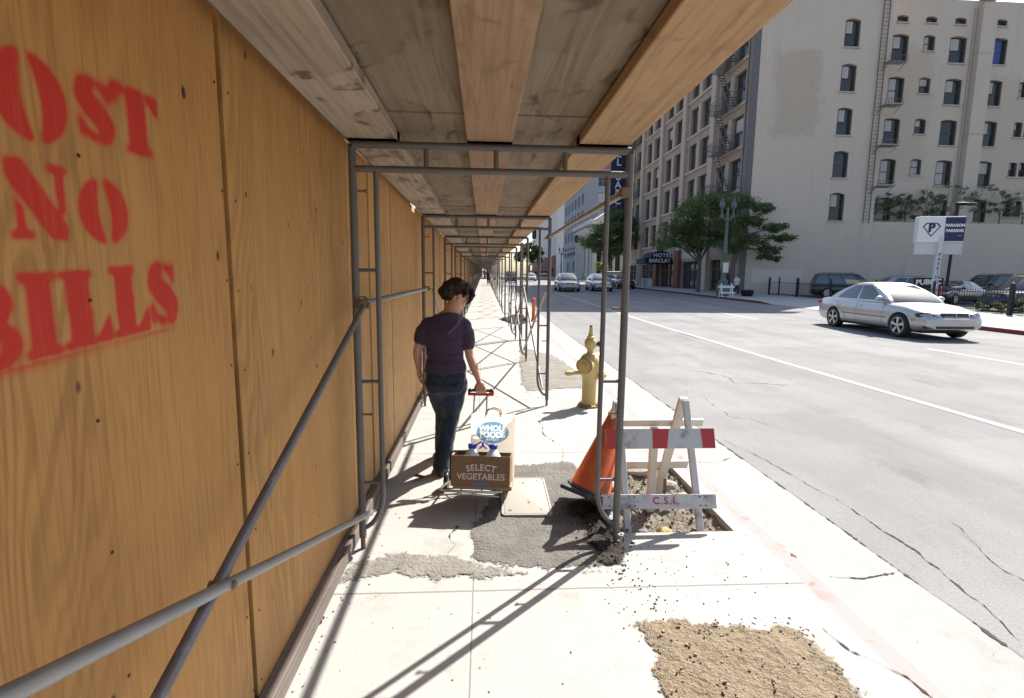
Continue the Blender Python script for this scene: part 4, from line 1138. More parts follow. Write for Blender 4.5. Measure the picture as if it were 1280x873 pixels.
# jeans
mb = MB()
mb.loft([ring(z, cx, cy, rx, ry) for z, cx, cy, rx, ry in ((.60, -.298, WY + .025, .06, .05), (.65, -.298, WY + .02, .11, .085), (.70, -.298, WY + .008, .148, .118), (.745, -.298, WY, .163, .130), (.80, -.299, WY, .163, .126), (.875, -.300, WY, .156, .114))])
limb(mb, LEGR, [.097, .090, .073, .072, .069], 18); limb(mb, LEGL, [.097, .088, .070, .068, .066], 18)
for x in (-.222, -.374): mb.ell((x, WY - .075, .750), (.076, .062, .082))
jn = remeshed(mb, .0075, 4, .5); wrinkle(jn, .008, 9, 18)
for f in [f for f in jn.bm.faces if f.calc_center_median().z < .062]: pass
jn = jn.build('jeans', m_jean, wom, 80, True)
# pockets with dark stitching, laid on the seat of the jeans
from mathutils.bvhtree import BVHTree
bvh = BVHTree.FromPolygons([MW[jn.name] @ v.co for v in jn.data.vertices], [tuple(p.vertices) for p in jn.data.polygons])
def onjean(x, z, off):
    h = bvh.ray_cast(Vector((x, WY - .6, z)), Vector((0, 1, 0))); return (h[0] + Vector((0, -off, 0))) if h[0] else Vector((x, WY - .13, z))
m_stitch = M('dark_stitch', (0.010, 0.010, 0.014), .8)
m_pocket = M('pocket_denim', (0.018, 0.026, 0.048), .85, 0, .3, 60)
for cx, s in ((-.372, -1), (-.225, 1)):
    pts = [(-.058, .045), (.058, .045), (.052, -.045), (0, -.066), (-.052, -.045)]
    mb = MB(); n = 8
    for i in range(n):
        for j in range(n):
            q = []
            for a, b in ((i, j), (i + 1, j), (i + 1, j + 1), (i, j + 1)):
                u = -1 + 2 * a / n; v = b / n
                x = cx + u * (.052 + .006 * v); z = .735 - .066 + .02 * abs(u) + v * (.111 - .02 * abs(u)) + .03
                q.append(onjean(x, z, .0035))
            mb.quad(*q)
    pk = mb.build('pocket', m_pocket, wom, 80, True)
    mb = MB()
    for d in (0, .012): mb.tube([onjean(cx + u * .046, .765 - .012 * math.cos(u * PI) * s * (1 if u > 0 else .6) + .01 * s * u - d, .006) for u in [-1 + k / 7 for k in range(15)]], .0028, 5)
    mb.build('stitching', m_stitch, pk, None, True)
# shoes
m_shoe = M('sandal_leather', (0.020, 0.016, 0.015), .5, 0, .3, 30)
m_sole = M('sandal_sole', (0.10, 0.07, 0.05), .8, 0, .3, 30)
for A in (LEGR[-1], LEGL[-1]):
    mb = MB(); out = []
    for k in range(24):
        a = 2 * PI * k / 24; out.append((math.cos(a) * (.042 if math.sin(a) > 0 else .036), .05 + math.sin(a) * .125))
    P_ = lambda u, v, w_: A + Vector((u - .16 * v * .9 + 0, v, 0)) + Vector((0, 0, -A.z + w_ + .004 + max(0, (.02 - v)) * .10))
    mb.prism(out, 0.0, .022, P_); so = mb.build('shoe', m_sole, wom, 60, True)
    mb = MB(); limb(mb, [P_(-.001, -.045, .036), P_(0, .03, .045), P_(0, .12, .032)], [.037, .041, .034], 14)
    for v in mb.bm.verts:
        if v.co.z < .02: v.co.z = .02
    mb.build('upper', m_shoe, so, 70, True)
# hair
mb = MB()
mb.ell(H(-.030, 0, .040), (.098 * HS, .088 * HS, .088 * HS), hm, 20, 14)
mb.ell(H(-.078, 0, .000), (.060, .076, .078), hm)
mb.ell(H(-.115, .004, -.022), (.046, .060, .044), hm); mb.ell(H(-.098, -.012, .030), (.05, .06, .05), hm); mb.ell(H(-.09, .01, -.052), (.034, .05, .03), hm)
mb.ell(H(.030, .0, .088), (.062, .070, .034), hm); mb.ell(H(.076, .012, .066), (.034, .058, .036), hm)
for s in (-1, 1):
    limb(mb, [H(.085, s * .030, .085), H(.098, s * .062, .040), H(.088, s * .078, -.015), H(.074, s * .074, -.055)], [.022, .022, .015, .005], 10)
    limb(mb, [H(.02, s * .06, .08), H(.03, s * .082, .03), H(.015, s * .082, -.005)], [.025, .018, .006], 10)
hb = remeshed(mb, .0055, 2, .5)
hi = hm.inverted()
for v in hb.bm.verts:
    q = hi @ (v.co - HC); v.co += (v.co - HC).normalized() * (.007 * mnoise.noise(Vector((q.x * 18, q.y * 70, q.z * 30))) + .006 * mnoise.noise(q * 22))
hair = hb.build('hair', m_hair, wom, 80, True)
mb = MB(); r2 = random.Random(3)
for k in range(150):
    a = r2.uniform(-PI, PI); e = r2.uniform(-.3, 1.1)
    d = Vector((math.cos(a) * math.cos(e), math.sin(a) * math.cos(e), math.sin(e)))
    if d.x > .75 and d.z < .3: continue
    p = Vector((-.028, 0, .03)) + Vector((d.x * .098, d.y * .086, d.z * .086))
    tng = Vector((-.6 * d.z - .2, r2.uniform(-.6, .6), r2.uniform(-.7, .2))); tng = (tng - d * tng.dot(d)).normalized()
    L = r2.uniform(.03, .085)
    mb.tube([H(*(p + tng * L * s + d * (.006 * math.sin(s * PI) + .004 - .035 * s * s))) for s in (0, .33, .66, 1)], [.0022, .0022, .0018, .0008], 4)
mb.build('loose_strands', m_hair, hair, None, True)
# glasses, eye
m_specs = M('spectacle_frame', (.02, .015, .012), .3)
mb = MB()
for s in (-1, 1):
    mb.tube([H(.098 - abs(c_) * .010 * 0, s * (.033 + .025 * c_), .002 + .016 * s_) for c_, s_ in [(math.cos(q), math.sin(q)) for q in [2 * PI * k / 16 for k in range(16)]]], .0026, 5, closed=True)
    mb.tube([H(.096, s * .058, .008), H(.05, s * .073, .008), H(-.005, s * .079, .004), H(-.015, s * .078, -.008)], .0024, 5)
mb.tube([H(.100, -.009, .005), H(.104, 0, .008), H(.100, .009, .005)], .0024, 5)
mb.build('glasses', m_specs, wom, 60, True)
mb = MB()
for s in (-1, 1): mb.ell(H(.083, s * .032, .000), (.009, .012, .008), hm)
mb.build('eye', M('eye_dark', (.08, .06, .05), .2), wom, 60, True)

# ================================================================== HAND CART AND ITS LOAD
CT = Matrix.Translation((-.040, 3.585, .072)) @ Matrix.Rotation(R(-7), 4, 'Z') @ Matrix.Rotation(R(-13), 4, 'X')
m_chrome = M('cart_wire', (0.55, 0.55, 0.56), 0.25, 0.9, 0.1, 10)
m_blk = M('black_plastic', (0.02, 0.02, 0.021), 0.45, 0, 0.3, 20)
m_redpl = M('red_plastic', (0.50, 0.03, 0.025), 0.4, 0, 0.1, 20)
cart = thing('hand_cart', 'folding wire hand cart with a red handle carrying a cardboard box', 'hand cart', mat4=CT)
hl_ = CT.inverted() @ HG
mb = MB()
for x in (-.055, .055): mb.tube([(x + hl_.x * .5, .012, -.02), (x * .9 + hl_.x, hl_.y + .0, hl_.z - .03)], .0065, 8)
mb.tube([(-.055 + hl_.x * .6, .01, .22), (.055 + hl_.x * .6, .01, .22)], .005, 8)
mb.build('pull_bars', m_chrome, cart, 60)
mb = MB(); mb.tube([hl_ + Vector((x, 0, 0)) for x in (-.092, -.03, .03, .092)], .0115, 10)
for x in (-.085, .085): mb.ell(hl_ + Vector((x, 0, 0)), (.017, .017, .017))
gp = mb.build('grip', m_blk, cart, 60)
mb = MB(); mb.box(hl_ + Vector((0, 0.0, -.030)), (.205, .026, .022), None, .006)
for x in (-.095, .095): mb.box(hl_ + Vector((x, 0, -.014)), (.016, .024, .045), None, .004)
mb.build('handle_bar', m_redpl, cart, 40)
mb = MB()
x0, x1 = -.215, .205
mb.tube([(x0, .0, 0), (x0, -.33, .0), (x0 + .03, -.365, 0), (x1 - .03, -.365, 0), (x1, -.33, 0), (x1, .0, 0)], .0072, 8)
mb.tube([(x0 + .01, -.36, -.03), (0, -.372, -.018), (x1 - .01, -.36, -.03)], .006, 8)
mb.tube([(x0 + .02, -.02, 0), (x1 - .02, -.34, 0)], .005, 8); mb.tube([(x1 - .02, -.02, 0), (x0 + .02, -.34, 0)], .005, 8)
for x in (-.07, .07): mb.tube([(x, -.36, .0), (x, .0, 0)], .005, 8)
mb.build('base_frame', m_chrome, cart, 60)
mb = MB(); mb.tube([(x0 - .01, .015, 0), (x1 + .01, .015, 0)], .007, 8); mb.build('axle', m_chrome, cart, 60)
for x in (x0 - .02, x1 + .02):
    mb = MB(); mb.lathe([(.045, -.014), (.066, -.014), (.071, -.006), (.071, .006), (.066, .014), (.045, .014)], (x, .015, 0), (1, 0, 0), 24); wl = mb.build('wheel', m_blk, cart, 40)
    mb = MB(); mb.lathe([(0, -.010), (.046, -.010), (.046, .010), (0, .010)], (x, .015, 0), (1, 0, 0), 20); mb.build('hub', M('hub_grey', (.12, .12, .12), .5), wl, 40)
for x, h_ in ((x0 + .006, .20), (x1 - .006, .20)):
    mb = MB(); mb.tube([(x, .0, 0), (x, .008, h_), (x + (.02 if x < 0 else -.02), .012, h_ + .015), (0 + x * .4, .012, h_ + .02)], .008, 8); mb.build('side_bracket', m_blk, cart, 60)
# cardboard box (open, tucked flaps)
m_card = M('brown_cardboard', (0.20, 0.118, 0.062), 0.85, 0, 0.12, 10, 0.03, (0.15, 0.08, 0.04), (0.56, 0.72))
m_card2 = M('pale_cardboard', (0.34, 0.22, 0.125), 0.85, 0, 0.1, 10, 0.03)
m_print = M('pale_print', (0.62, 0.56, 0.50), 0.8, 0, 0.08, 40)
m_blue = M('blue_label', (0.05, 0.16, 0.55), 0.5, 0, 0.1, 40, 0, (0.6, 0.65, 0.8), (0.6, 0.66))
BX0, BX1, BY0, BY1, BZ0, BZ1 = -.140, .262, -.362, -.135, .030, .236
box = thing('cardboard_box', 'brown cardboard box marked SELECT VEGETABLES on the hand cart', 'cardboard box', mat4=CT)
mb = MB(); th = .006
mb.box(((BX0 + BX1) / 2, BY0 + th / 2, (BZ0 + BZ1) / 2), (BX1 - BX0, th, BZ1 - BZ0), None, .0015)
mb.box(((BX0 + BX1) / 2, BY1 - th / 2, (BZ0 + BZ1) / 2), (BX1 - BX0, th, BZ1 - BZ0), None, .0015)
for x in (BX0 + th / 2, BX1 - th / 2): mb.box((x, (BY0 + BY1) / 2, (BZ0 + BZ1) / 2), (th, BY1 - BY0 - 2 * th, BZ1 - BZ0 - .001), None, .0015)
mb.box(((BX0 + BX1) / 2, (BY0 + BY1) / 2, BZ0 + th / 2), (BX1 - BX0 - 2 * th, BY1 - BY0 - 2 * th, th))
mb.build('carton', m_card, box)
mb = MB(); mb.box(((BX0 + BX1) / 2 + .005, BY0 - .0025, BZ1 - .018), (.085, .004, .040), None, .001); mb.build('tab', m_card, box)
def BP(x, y, d): return Vector(((BX0 + BX1) / 2 + .005 + x, BY0 - .001 - d * .3, BZ0 + y))
def arc(x, y, d):
    rr = .42; a = x / rr
    return BP(math.sin(a) * (rr + y), .128 + (rr + y) * math.cos(a) - rr, d)
mb = MB(); mb.text('SELECT', .058, arc, .002, spacing=1.10, bold=.0012)
mb.text('VEGETABLES', .058, lambda x, y, d: BP(x * 1.0, y + .066, d), .002, spacing=1.0, bold=.0008)
mb.build('lettering', m_print, box, recalc=False)
mb = MB(); mb.box(BP(.0, .020, .004), (.088, .002, .015)); mb.build('price_label', m_blue, box)
tray = thing('cardboard_tray', 'shallow pale cardboard tray beneath the lettered box on the hand cart', 'cardboard tray', mat4=CT)
mb = MB(); mb.box((.075, -.215, .0225), (.40, .27, .027), None, .002); mb.build('carton', m_card2, tray)
# water jugs
m_jug = clear('water_bottle', (.80, .88, .97), .22, .12)
m_water = M('jug_milky_plastic', (0.55, 0.66, 0.80), 0.25, 0, 0.12, 9)
m_cap = M('blue_cap', (0.03, 0.045, 0.42), 0.4, 0, 0.1, 20)
for jx, lab in ((-.015, 'clear water jug with a blue cap, on the left in the box'), (.135, 'clear water jug with a blue cap, on the right in the box')):
    j = thing('water_jug', lab, 'water jug', mat4=CT @ Matrix.Translation((jx, -.245, BZ0 + .006)), group='water jugs in the box')
    mb = MB(); mb.lathe([(0, 0), (.066, .0), (.070, .01), (.070, .13), (.067, .155), (.052, .190), (.030, .225), (.022, .235), (.022, .25), (0, .25)], seg=24)
    jb = mb.build('jug_body', m_water, j, 45)
    mb = MB(); mb.lathe([(.027, .238), (.029, .242), (.029, .265), (.025, .269), (0, .269)], seg=18); cp = mb.build('cap', m_cap, j, 40)
    mb = MB(); s = 1 if jx < .1 else -1
    mb.tube([(s * .02, 0, .240), (s * .035, -.01, .265), (s * .062, -.012, .285), (s * .075, -.005, .275), (s * .07, .008, .25), (s * .05, .012, .235)], .0055, 7); mb.build('carry_loop', m_cap, j, 50)
# paper shopping bag
m_bag = M('white_paper_bag', (0.66, 0.60, 0.52), 0.8, 0, 0.05, 6, 0.05)
m_bag.node_tree.nodes['Principled BSDF'].inputs['Base Color'].default_value = (.7, .68, .62, 1)
_nt = m_bag.node_tree; _tr = N(_nt, 'ShaderNodeBsdfTranslucent'); _tr.inputs[0].default_value = (.92, .88, .80, 1); _mx = N(_nt, 'ShaderNodeMixShader'); _mx.inputs[0].default_value = .6
LK(_nt, _nt.nodes['Principled BSDF'].outputs[0], _mx.inputs[1]); LK(_nt, _tr.outputs[0], _mx.inputs[2]); LK(_nt, _mx.outputs[0], _nt.nodes['Material Output'].inputs['Surface'])
m_bagkraft = M('kraft_paper', (0.42, 0.29, 0.17), 0.85, 0, 0.1, 10)
m_logo = M('pale_blue_print', (0.20, 0.44, 0.68), 0.7, 0, 0.08, 14)
_nt = m_logo.node_tree; _tr = N(_nt, 'ShaderNodeBsdfTranslucent'); _tr.inputs[0].default_value = (.25, .58, .88, 1); _mx = N(_nt, 'ShaderNodeMixShader'); _mx.inputs[0].default_value = .5
LK(_nt, _nt.nodes['Principled BSDF'].outputs[0], _mx.inputs[1]); LK(_nt, _tr.outputs[0], _mx.inputs[2]); LK(_nt, _mx.outputs[0], _nt.nodes['Material Output'].inputs['Surface'])
bag = thing('shopping_bag', 'white paper shopping bag with a pale blue oval standing behind the box', 'shopping bag', mat4=CT @ Matrix.Translation((.115, -.065, .006)) @ Matrix.Rotation(R(4), 4, 'X'))
mb = MB(); w0, d0 = .158, .062
def crumple(v): return v + Vector((0, .006 * mnoise.noise(v * 14), 0))
rows_ = 9; rg = []
for k in range(rows_ + 1):
    z = .50 * k / rows_; dd = d0 * (1 - .35 * k / rows_); ring_ = []
    for (xa_, ya_), (xb_, yb_) in zip([(-1, -1), (1, -1), (1, 0), (1, 1), (-1, 1), (-1, 0)], [(1, -1), (1, 0), (1, 1), (-1, 1), (-1, 0), (-1, -1)]):
        n = 6
        for i in range(n):
            x = xa_ + (xb_ - xa_) * i / n; y = ya_ + (yb_ - ya_) * i / n
            g = .020 * (k / rows_) if abs(x) > .999 and abs(y) < .5 else 0
            ring_.append(crumple(Vector((x * w0 - math.copysign(g, x), y * dd, z))))
    rg.append(ring_)
mb.loft(rg, cap=False)
mb.box((0, 0, .008), (w0 * 1.96, d0 * 1.9, .006))
mb.build('paper', m_bag, bag, 40)
def GP(x, y, d): 
    z = .375 + y; dd = d0 * (1 - .35 * z / .5)
    return crumple(Vector((x, -dd, z))) + Vector((0, -.0035 - d * .3, 0))
# the blue oval is printed round the words, which stay bare paper
tb = MB()
for w_, sz, dy, sp_, bo in (('WHOLE', .056, .028, .98, .0022), ('FOODS', .056, -.018, .98, .0022), ('MARKET', .020, -.052, 1.3, .001)):
    tb.text(w_, sz, lambda x, y, d, dy=dy: Vector((x, y + dy, 0)), 0, spacing=sp_, bold=bo)
bmesh.ops.triangulate(tb.bm, faces=tb.bm.faces[:])
tris = [[(v.co.x, v.co.y) for v in f.verts] for f in tb.bm.faces]; tb.bm.free()
st_o = .0016; nu, nv = int(.240 / st_o), int(.160 / st_o)
UU, VV = np.meshgrid(-.120 + st_o * (np.arange(nu) + .5), -.080 + st_o * (np.arange(nv) + .5), indexing='ij')
cov = np.zeros(UU.shape, bool)
for (ax_, ay_), (bx_, by_), (cx2, cy2) in tris:
    d1 = (UU - bx_) * (ay_ - by_) - (ax_ - bx_) * (VV - by_); d2 = (UU - cx2) * (by_ - cy2) - (bx_ - cx2) * (VV - cy2); d3 = (UU - ax_) * (cy2 - ay_) - (cx2 - ax_) * (VV - ay_)
    cov |= ~(((d1 < 0) | (d2 < 0) | (d3 < 0)) & ((d1 > 0) | (d2 > 0) | (d3 > 0)))
ink = ((UU / .118) ** 2 + (VV / .078) ** 2 < 1) & ~cov
mb = MB(); vv_ = {}
def ov(i, j):
    if (i, j) not in vv_: vv_[(i, j)] = mb.bm.verts.new(GP(-.120 + st_o * i, -.080 + st_o * j, -.009))
    return vv_[(i, j)]
for i_, j_ in zip(*np.nonzero(ink)):
    i_, j_ = int(i_), int(j_); mb.bm.faces.new((ov(i_, j_), ov(i_ + 1, j_), ov(i_ + 1, j_ + 1), ov(i_, j_ + 1)))
mb.build('oval_print', m_logo, bag, None, recalc=False)
mb = MB(); mb.tube([(-.055, -.04, .49), (-.050, -.05, .525), (-.02, -.052, .545), (.02, -.052, .545), (.050, -.05, .525), (.055, -.04, .49)], .0045, 6)
mb.tube([(-.055, .04, .49), (-.050, .05, .530), (0, .052, .545), (.050, .05, .530), (.055, .04, .49)], .0045, 6)
mb.build('bag_handle', m_bagkraft, bag, 50)

# ================================================================== BUILDINGS
def wall_holes(mb, u0, u1, z0, z1, holes, mp_, depth):
    """front sheet with real openings and reveals; holes: (ua, ub, za, zb, arch)"""
    us = sorted(set([u0, u1] + [h[0] for h in holes] + [h[1] for h in holes])); zs = sorted(set([z0, z1] + [h[2] for h in holes] + [h[3] for h in holes]))
    us = [u for u in us if u0 <= u <= u1]; zs = [z for z in zs if z0 <= z <= z1]
    for a, b in zip(us[:-1], us[1:]):
        for c, d in zip(zs[:-1], zs[1:]):
            um, zm = (a + b) / 2, (c + d) / 2
            if any(h[0] < um < h[1] and h[2] < zm < h[3] for h in holes): continue
            mb.quad(mp_(a, c, 0), mp_(b, c, 0), mp_(b, d, 0), mp_(a, d, 0))
    for a, b, c, d, arch in holes:
        for (p, q), (r_, s) in (((a, c), (b, c)), ((b, c), (b, d)), ((b, d), (a, d)), ((a, d), (a, c))):
            mb.quad(mp_(p, q, 0), mp_(r_, s, 0), mp_(r_, s, depth), mp_(p, q, depth))
        if arch:
            n = 8; w_ = (b - a) / 2; rise = arch
            for k in range(n):
                ua, ub = a + (b - a) * k / n, a + (b - a) * (k + 1) / n
                f = lambda u: d - rise * ((u - (a + b) / 2) / w_) ** 2
                mb.quad(mp_(ua, f(ua), .004), mp_(ub, f(ub), .004), mp_(ub, d, .004), mp_(ua, d, .004))
                mb.quad(mp_(ua, f(ua), .004), mp_(ub, f(ub), .004), mp_(ub, f(ub), depth), mp_(ua, f(ua), depth))
    return mb

# painted brick wall material with broad patches of different paint (world X-Z)
m_bw, nt_, bs_ = newmat('painted_brick')
p_ = wpos(nt_)
sx_ = N(nt_, 'ShaderNodeSeparateXYZ'); LK(nt_, p_, sx_.inputs[0])
nz1 = math_(nt_, 'MULTIPLY', math_(nt_, 'SUBTRACT', noise_(nt_, p_, 0.7, 6, .68), .5), 2.6)
X_ = math_(nt_, 'ADD', sx_.outputs[0], nz1); Z_ = math_(nt_, 'ADD', sx_.outputs[2], nz1)
def band_(v, a, b, s=.12): return math_(nt_, 'MULTIPLY', ramp(nt_, v, a - s, a + s), ramp(nt_, v, b + s, b - s))
base_ = mixc(nt_, noise_(nt_, p_, .35, 5, .6), (0.57, 0.482, 0.402), (0.64, 0.55, 0.465))
base_ = mixc(nt_, math_(nt_, 'MULTIPLY', math_(nt_, 'MULTIPLY', band_(X_, 23.4, 27.2, .5), band_(Z_, 13.1, 19.7, .35)), .62), base_, (0.47, 0.385, 0.29))
base_ = mixc(nt_, math_(nt_, 'MULTIPLY', math_(nt_, 'MULTIPLY', band_(X_, 32.0, 38.5, .5), band_(Z_, 10.3, 21.0, .3)), .55), base_, (0.50, 0.415, 0.32))
base_ = mixc(nt_, math_(nt_, 'MULTIPLY', math_(nt_, 'MULTIPLY', band_(X_, 43.5, 60.0, .5), band_(Z_, 9.0, 19.0, .3)), .5), base_, (0.50, 0.415, 0.32))
base_ = mixc(nt_, math_(nt_, 'MULTIPLY', band_(sx_.outputs[2], -1, 6.2, .25), .35), base_, (0.555, 0.465, 0.38))
base_ = mixc(nt_, math_(nt_, 'MULTIPLY', math_(nt_, 'MULTIPLY', band_(sx_.outputs[0], 22.6, 27.0, .04), band_(sx_.outputs[2], 1.2, 2.35, .04)), .8), base_, (0.66, 0.60, 0.54))
st_ = ramp(nt_, noise_(nt_, mapping(nt_, p_, (1.6, 1, .12)), 1.0, 5, .6), .55, .75)
base_ = mixc(nt_, math_(nt_, 'MULTIPLY', st_, .35), base_, (0.43, 0.355, 0.295))
bl_ = ramp(nt_, noise_(nt_, p_, 1.3, 6, .7), .62, .72)
base_ = mixc(nt_, math_(nt_, 'MULTIPLY', bl_, .3), base_, (0.30, 0.26, 0.22))
br_ = N(nt_, 'ShaderNodeTexBrick'); br_.inputs['Scale'].default_value = 1.0
br_.inputs['Brick Width'].default_value = .42; br_.inputs['Row Height'].default_value = .16; br_.inputs['Mortar Size'].default_value = .018
cx_ = N(nt_, 'ShaderNodeCombineXYZ'); LK(nt_, sx_.outputs[0], cx_.inputs[0]); LK(nt_, sx_.outputs[2], cx_.inputs[1]); LK(nt_, cx_.outputs[0], br_.inputs['Vector'])
base_ = mixc(nt_, math_(nt_, 'MULTIPLY', br_.outputs['Fac'], .22), base_, (0.36, 0.30, 0.25))
LK(nt_, base_, bs_.inputs['Base Color']); bs_.inputs['Roughness'].default_value = .85; bs_.inputs['Specular IOR Level'].default_value = .2
bump(nt_, math_(nt_, 'SUBTRACT', noise_(nt_, p_, 6, 4), br_.outputs['Fac']), .5, .02, bs_)

m_frame = M('window_paint', (0.085, 0.074, 0.067), .6, 0, .2, 3)
m_framepale = M('window_paint_pale', (0.34, 0.32, 0.30), .6, 0, .15, 3)
m_sill = M('window_sill', (0.46, 0.42, 0.37), .85, 0, .1, 4)
m_glass = glassy('window_glass', (0.045, 0.046, 0.048), .08, .6, .5, .45)
m_curtain = M('curtain', (0.46, 0.44, 0.42), .85, 0, .18, 2.5)
m_curtblue = M('blue_curtain', (0.06, 0.10, 0.30), .8, 0, .25, 3)
_wc = {}
def window(parent, u, z, w_, h_, mp_, depth, frame=None, curtain=None, sill=True, key='w', name='window', mull=1):
    """sash window; mp_(u, z, d) in the parent's local frame. Mesh shared per size."""
    o0 = Vector(mp_(u, z, depth)); ux = Vector(mp_(u + 1, z, depth)) - o0; nx = Vector(mp_(u, z, depth - 1)) - o0
    rot = Matrix((ux, -nx, Vector((0, 0, 1)))).transposed().to_4x4()   # local: x along wall, -y outward
    k = (key, round(w_, 2), round(h_, 2), curtain, mull)
    fr = frame or m_frame
    if k not in _wc:
        mb = MB(); t_ = .07 if key != 'side' else .10
        for x in (-w_ / 2 + t_ / 2, w_ / 2 - t_ / 2): mb.box((x, 0 if key != 'side' else -.08, h_ / 2), (t_, .07 if key != 'side' else .24, h_))
        for zz in (t_ / 2, h_ - t_ / 2): mb.box((0, 0, zz), (w_ - 2 * t_, .07, t_))
        if h_ > .8: mb.box((0, -.01, h_ * .5), (w_ - 2 * t_, .06, .06))
        if mull == 2: mb.box((0, -.005, h_ * .5), (.05, .05, h_ - 2 * t_))
        f = mb.build(name, fr, parent)
        mb = MB(); mb.box((0, .02, h_ / 2), (w_ - 2 * t_ + .01, .012, h_ - 2 * t_ + .01)); mb.build('pane', m_glass, f)
        if sill:
            mb = MB(); mb.box((0, -depth / 2 - .05, -.05), (w_ + .16, depth + .12, .10)); mb.build('sill', m_sill, f)
        if curtain:
            mb = MB(); cw, c0, c1, mm = curtain
            mb.box((-w_ / 2 + t_ + cw * (w_ - 2 * t_) / 2, .008, h_ * (c0 + c1) / 2), (cw * (w_ - 2 * t_), .010, h_ * (c1 - c0))); mb.build('curtain', m_curtblue if mm else m_curtain, f)
        _wc[k] = f
        o = f
    else:
        o = dup(_wc[k], parent)
    m = rot.copy(); m.translation = o0
    o.matrix_local = m
    return o

# ---- the hotel block: street front (faces -X at X=22) and the painted side wall (faces -Y at Y=41.5)
hotel = thing('hotel_building', 'large old stone-fronted hotel with a blank cream painted brick side wall', 'building', (22, 41.5, 0))
HXo = Vector((22, 41.5, 0))
T0 = 0.0
mS = lambda u, z, d: Vector((u - 22, d, z))                      # main side wall (u = world X)
KX = 1.0482
mU = lambda u, z, d: Vector((u - 22, 2.0 + d, z))                # set-back upper wall
def cur(seed):
    r = random.Random(seed); q = r.random()
    if q < .12: return None
    return (r.choice([.62, .62, .7, .95]), r.choice([.06, .52, .52, .06]), .94, 0)
# main wall
hs = []
for z0_, z1_ in ((20.13, 22.29), (16.73, 18.88), (13.35, 15.51), (9.96, 12.10), (6.47, 8.75)): hs.append((28.82, 30.10, z0_, z1_, .16))
mb = MB(); wall_holes(mb, 22.0, 32.75, -.2, 25.6, hs, mS, .32)
# set-back upper wall, its return, the parapet wall of the low wing
def kz(z): return 1.6 + (z - 1.6) * KX
rowsB = [(22.15, 22.69), (19.2, 21.27), (15.97, 18.02), (12.75, 14.80), (9.52, 11.58), (6.55, 8.43)]
rowsC = [(22.18, 22.68), (20.06, 21.28), (16.78, 18.05), (13.6, 14.83), (10.34, 11.62)]
cols = [(32.88, 34.24, rowsB), (35.5, 36.48, rowsC), (37.76, 39.2, rowsB), (41.25, 42.72, rowsB)]
hu = []; wins = []
for a, b, rw in cols:
    for i, (c, d) in enumerate(rw):
        small = i == 0; aa, bb = (a, b) if not small else ((a + b) / 2 - .48, (a + b) / 2 + .48)
        hu.append((aa * KX, bb * KX, kz(c), kz(d), .14))
for c, d in ((16.7, 17.98), (13.56, 14.79), (10.35, 11.54), (7.04, 8.40)): hu.append((44.22 * KX, 44.98 * KX, kz(c), kz(d), .12))
for c, d in ((16.7, 17.98), (13.56, 14.79), (10.36, 11.56), (7.06, 8.42)): hu.append((45.14 * KX, 45.86 * KX, kz(c), kz(d), .12))
for kx in (48.5, 51.5, 55.0):
    for c, d in rowsB[1:]: hu.append((kx, kx + 1.4, kz(c), kz(d), .14))
wall_holes(mb, 32.75, 60.0, 5.8, kz(24.0), hu, mU, .32)
mb.quad(mS(32.75, -.2, 0), mS(32.75, -.2, 2.0), mS(32.75, 25.6, 2.0), mS(32.75, 25.6, 0))
# backs, roof
for (x0_, x1_, zt) in ((22.0, 32.75, 25.6), (32.75, 60.0, kz(24.0))):
    y0_ = 0 if x0_ < 30 else 2.0
    mb.quad((x0_ - 22, y0_, zt), (x1_ - 22, y0_, zt), (x1_ - 22, y0_ + .45, zt), (x0_ - 22, y0_ + .45, zt))
    mb.quad((x0_ - 22, y0_ + .45, zt), (x1_ - 22, y0_ + .45, zt), (x1_ - 22, y0_ + .45, zt - 1.0), (x0_ - 22, y0_ + .45, zt - 1.0))
    mb.quad((x0_ - 22, y0_ + .45, zt - 1.0), (x1_ - 22, y0_ + .45, zt - 1.0), (x1_ - 22, 36.5, zt - 1.0), (x0_ - 22, 36.5, zt - 1.0))
mb.quad((38, 2, -.2), (38, 36.5, -.2), (38, 36.5, 24), (38, 2, 24)); mb.quad((0, 36.5, -.2), (38, 36.5, -.2), (38, 36.5, 24.5), (0, 36.5, 24.5))
sw = mb.build('side_wall', m_bw, hotel, None, recalc=False)
mb = MB()
mb.quad(mS(32.76, -.2, 0), mS(60, -.2, 0), mS(60, 6.45, 0), mS(32.76, 6.45, 0)); mb.quad(mS(32.76, 6.45, 0), mS(60, 6.45, 0), mS(60, 6.45, .3), mS(32.76, 6.45, .3))
mb.quad(mS(32.76, 6.45, .3), mS(60, 6.45, .3), mS(60, 5.9, .3), mS(32.76, 5.9, .3)); mb.quad(mS(32.76, 5.9, .3), mS(60, 5.9, .3), mS(60, 5.9, 1.995), mS(32.76, 5.9, 1.995))
mb.build('low_wing', m_bw, hotel, None, recalc=False)
for i, h in enumerate(hs): window(sw, (h[0] + h[1]) / 2, h[2], h[1] - h[0], h[3] - h[2], mS, .26, m_frame, cur(i + 40), key='side')
for i, h in enumerate(hu):
    c_ = (.85, .05, .94, 1) if (abs(h[0] - 41.25 * KX) < .1 and abs(h[2] - kz(19.2)) < .1) else (cur(i) if h[3] - h[2] > 1.0 else None)
    window(sw, (h[0] + h[1]) / 2, h[2], h[1] - h[0], h[3] - h[2], mU, .26, m_frame, c_, key='side')
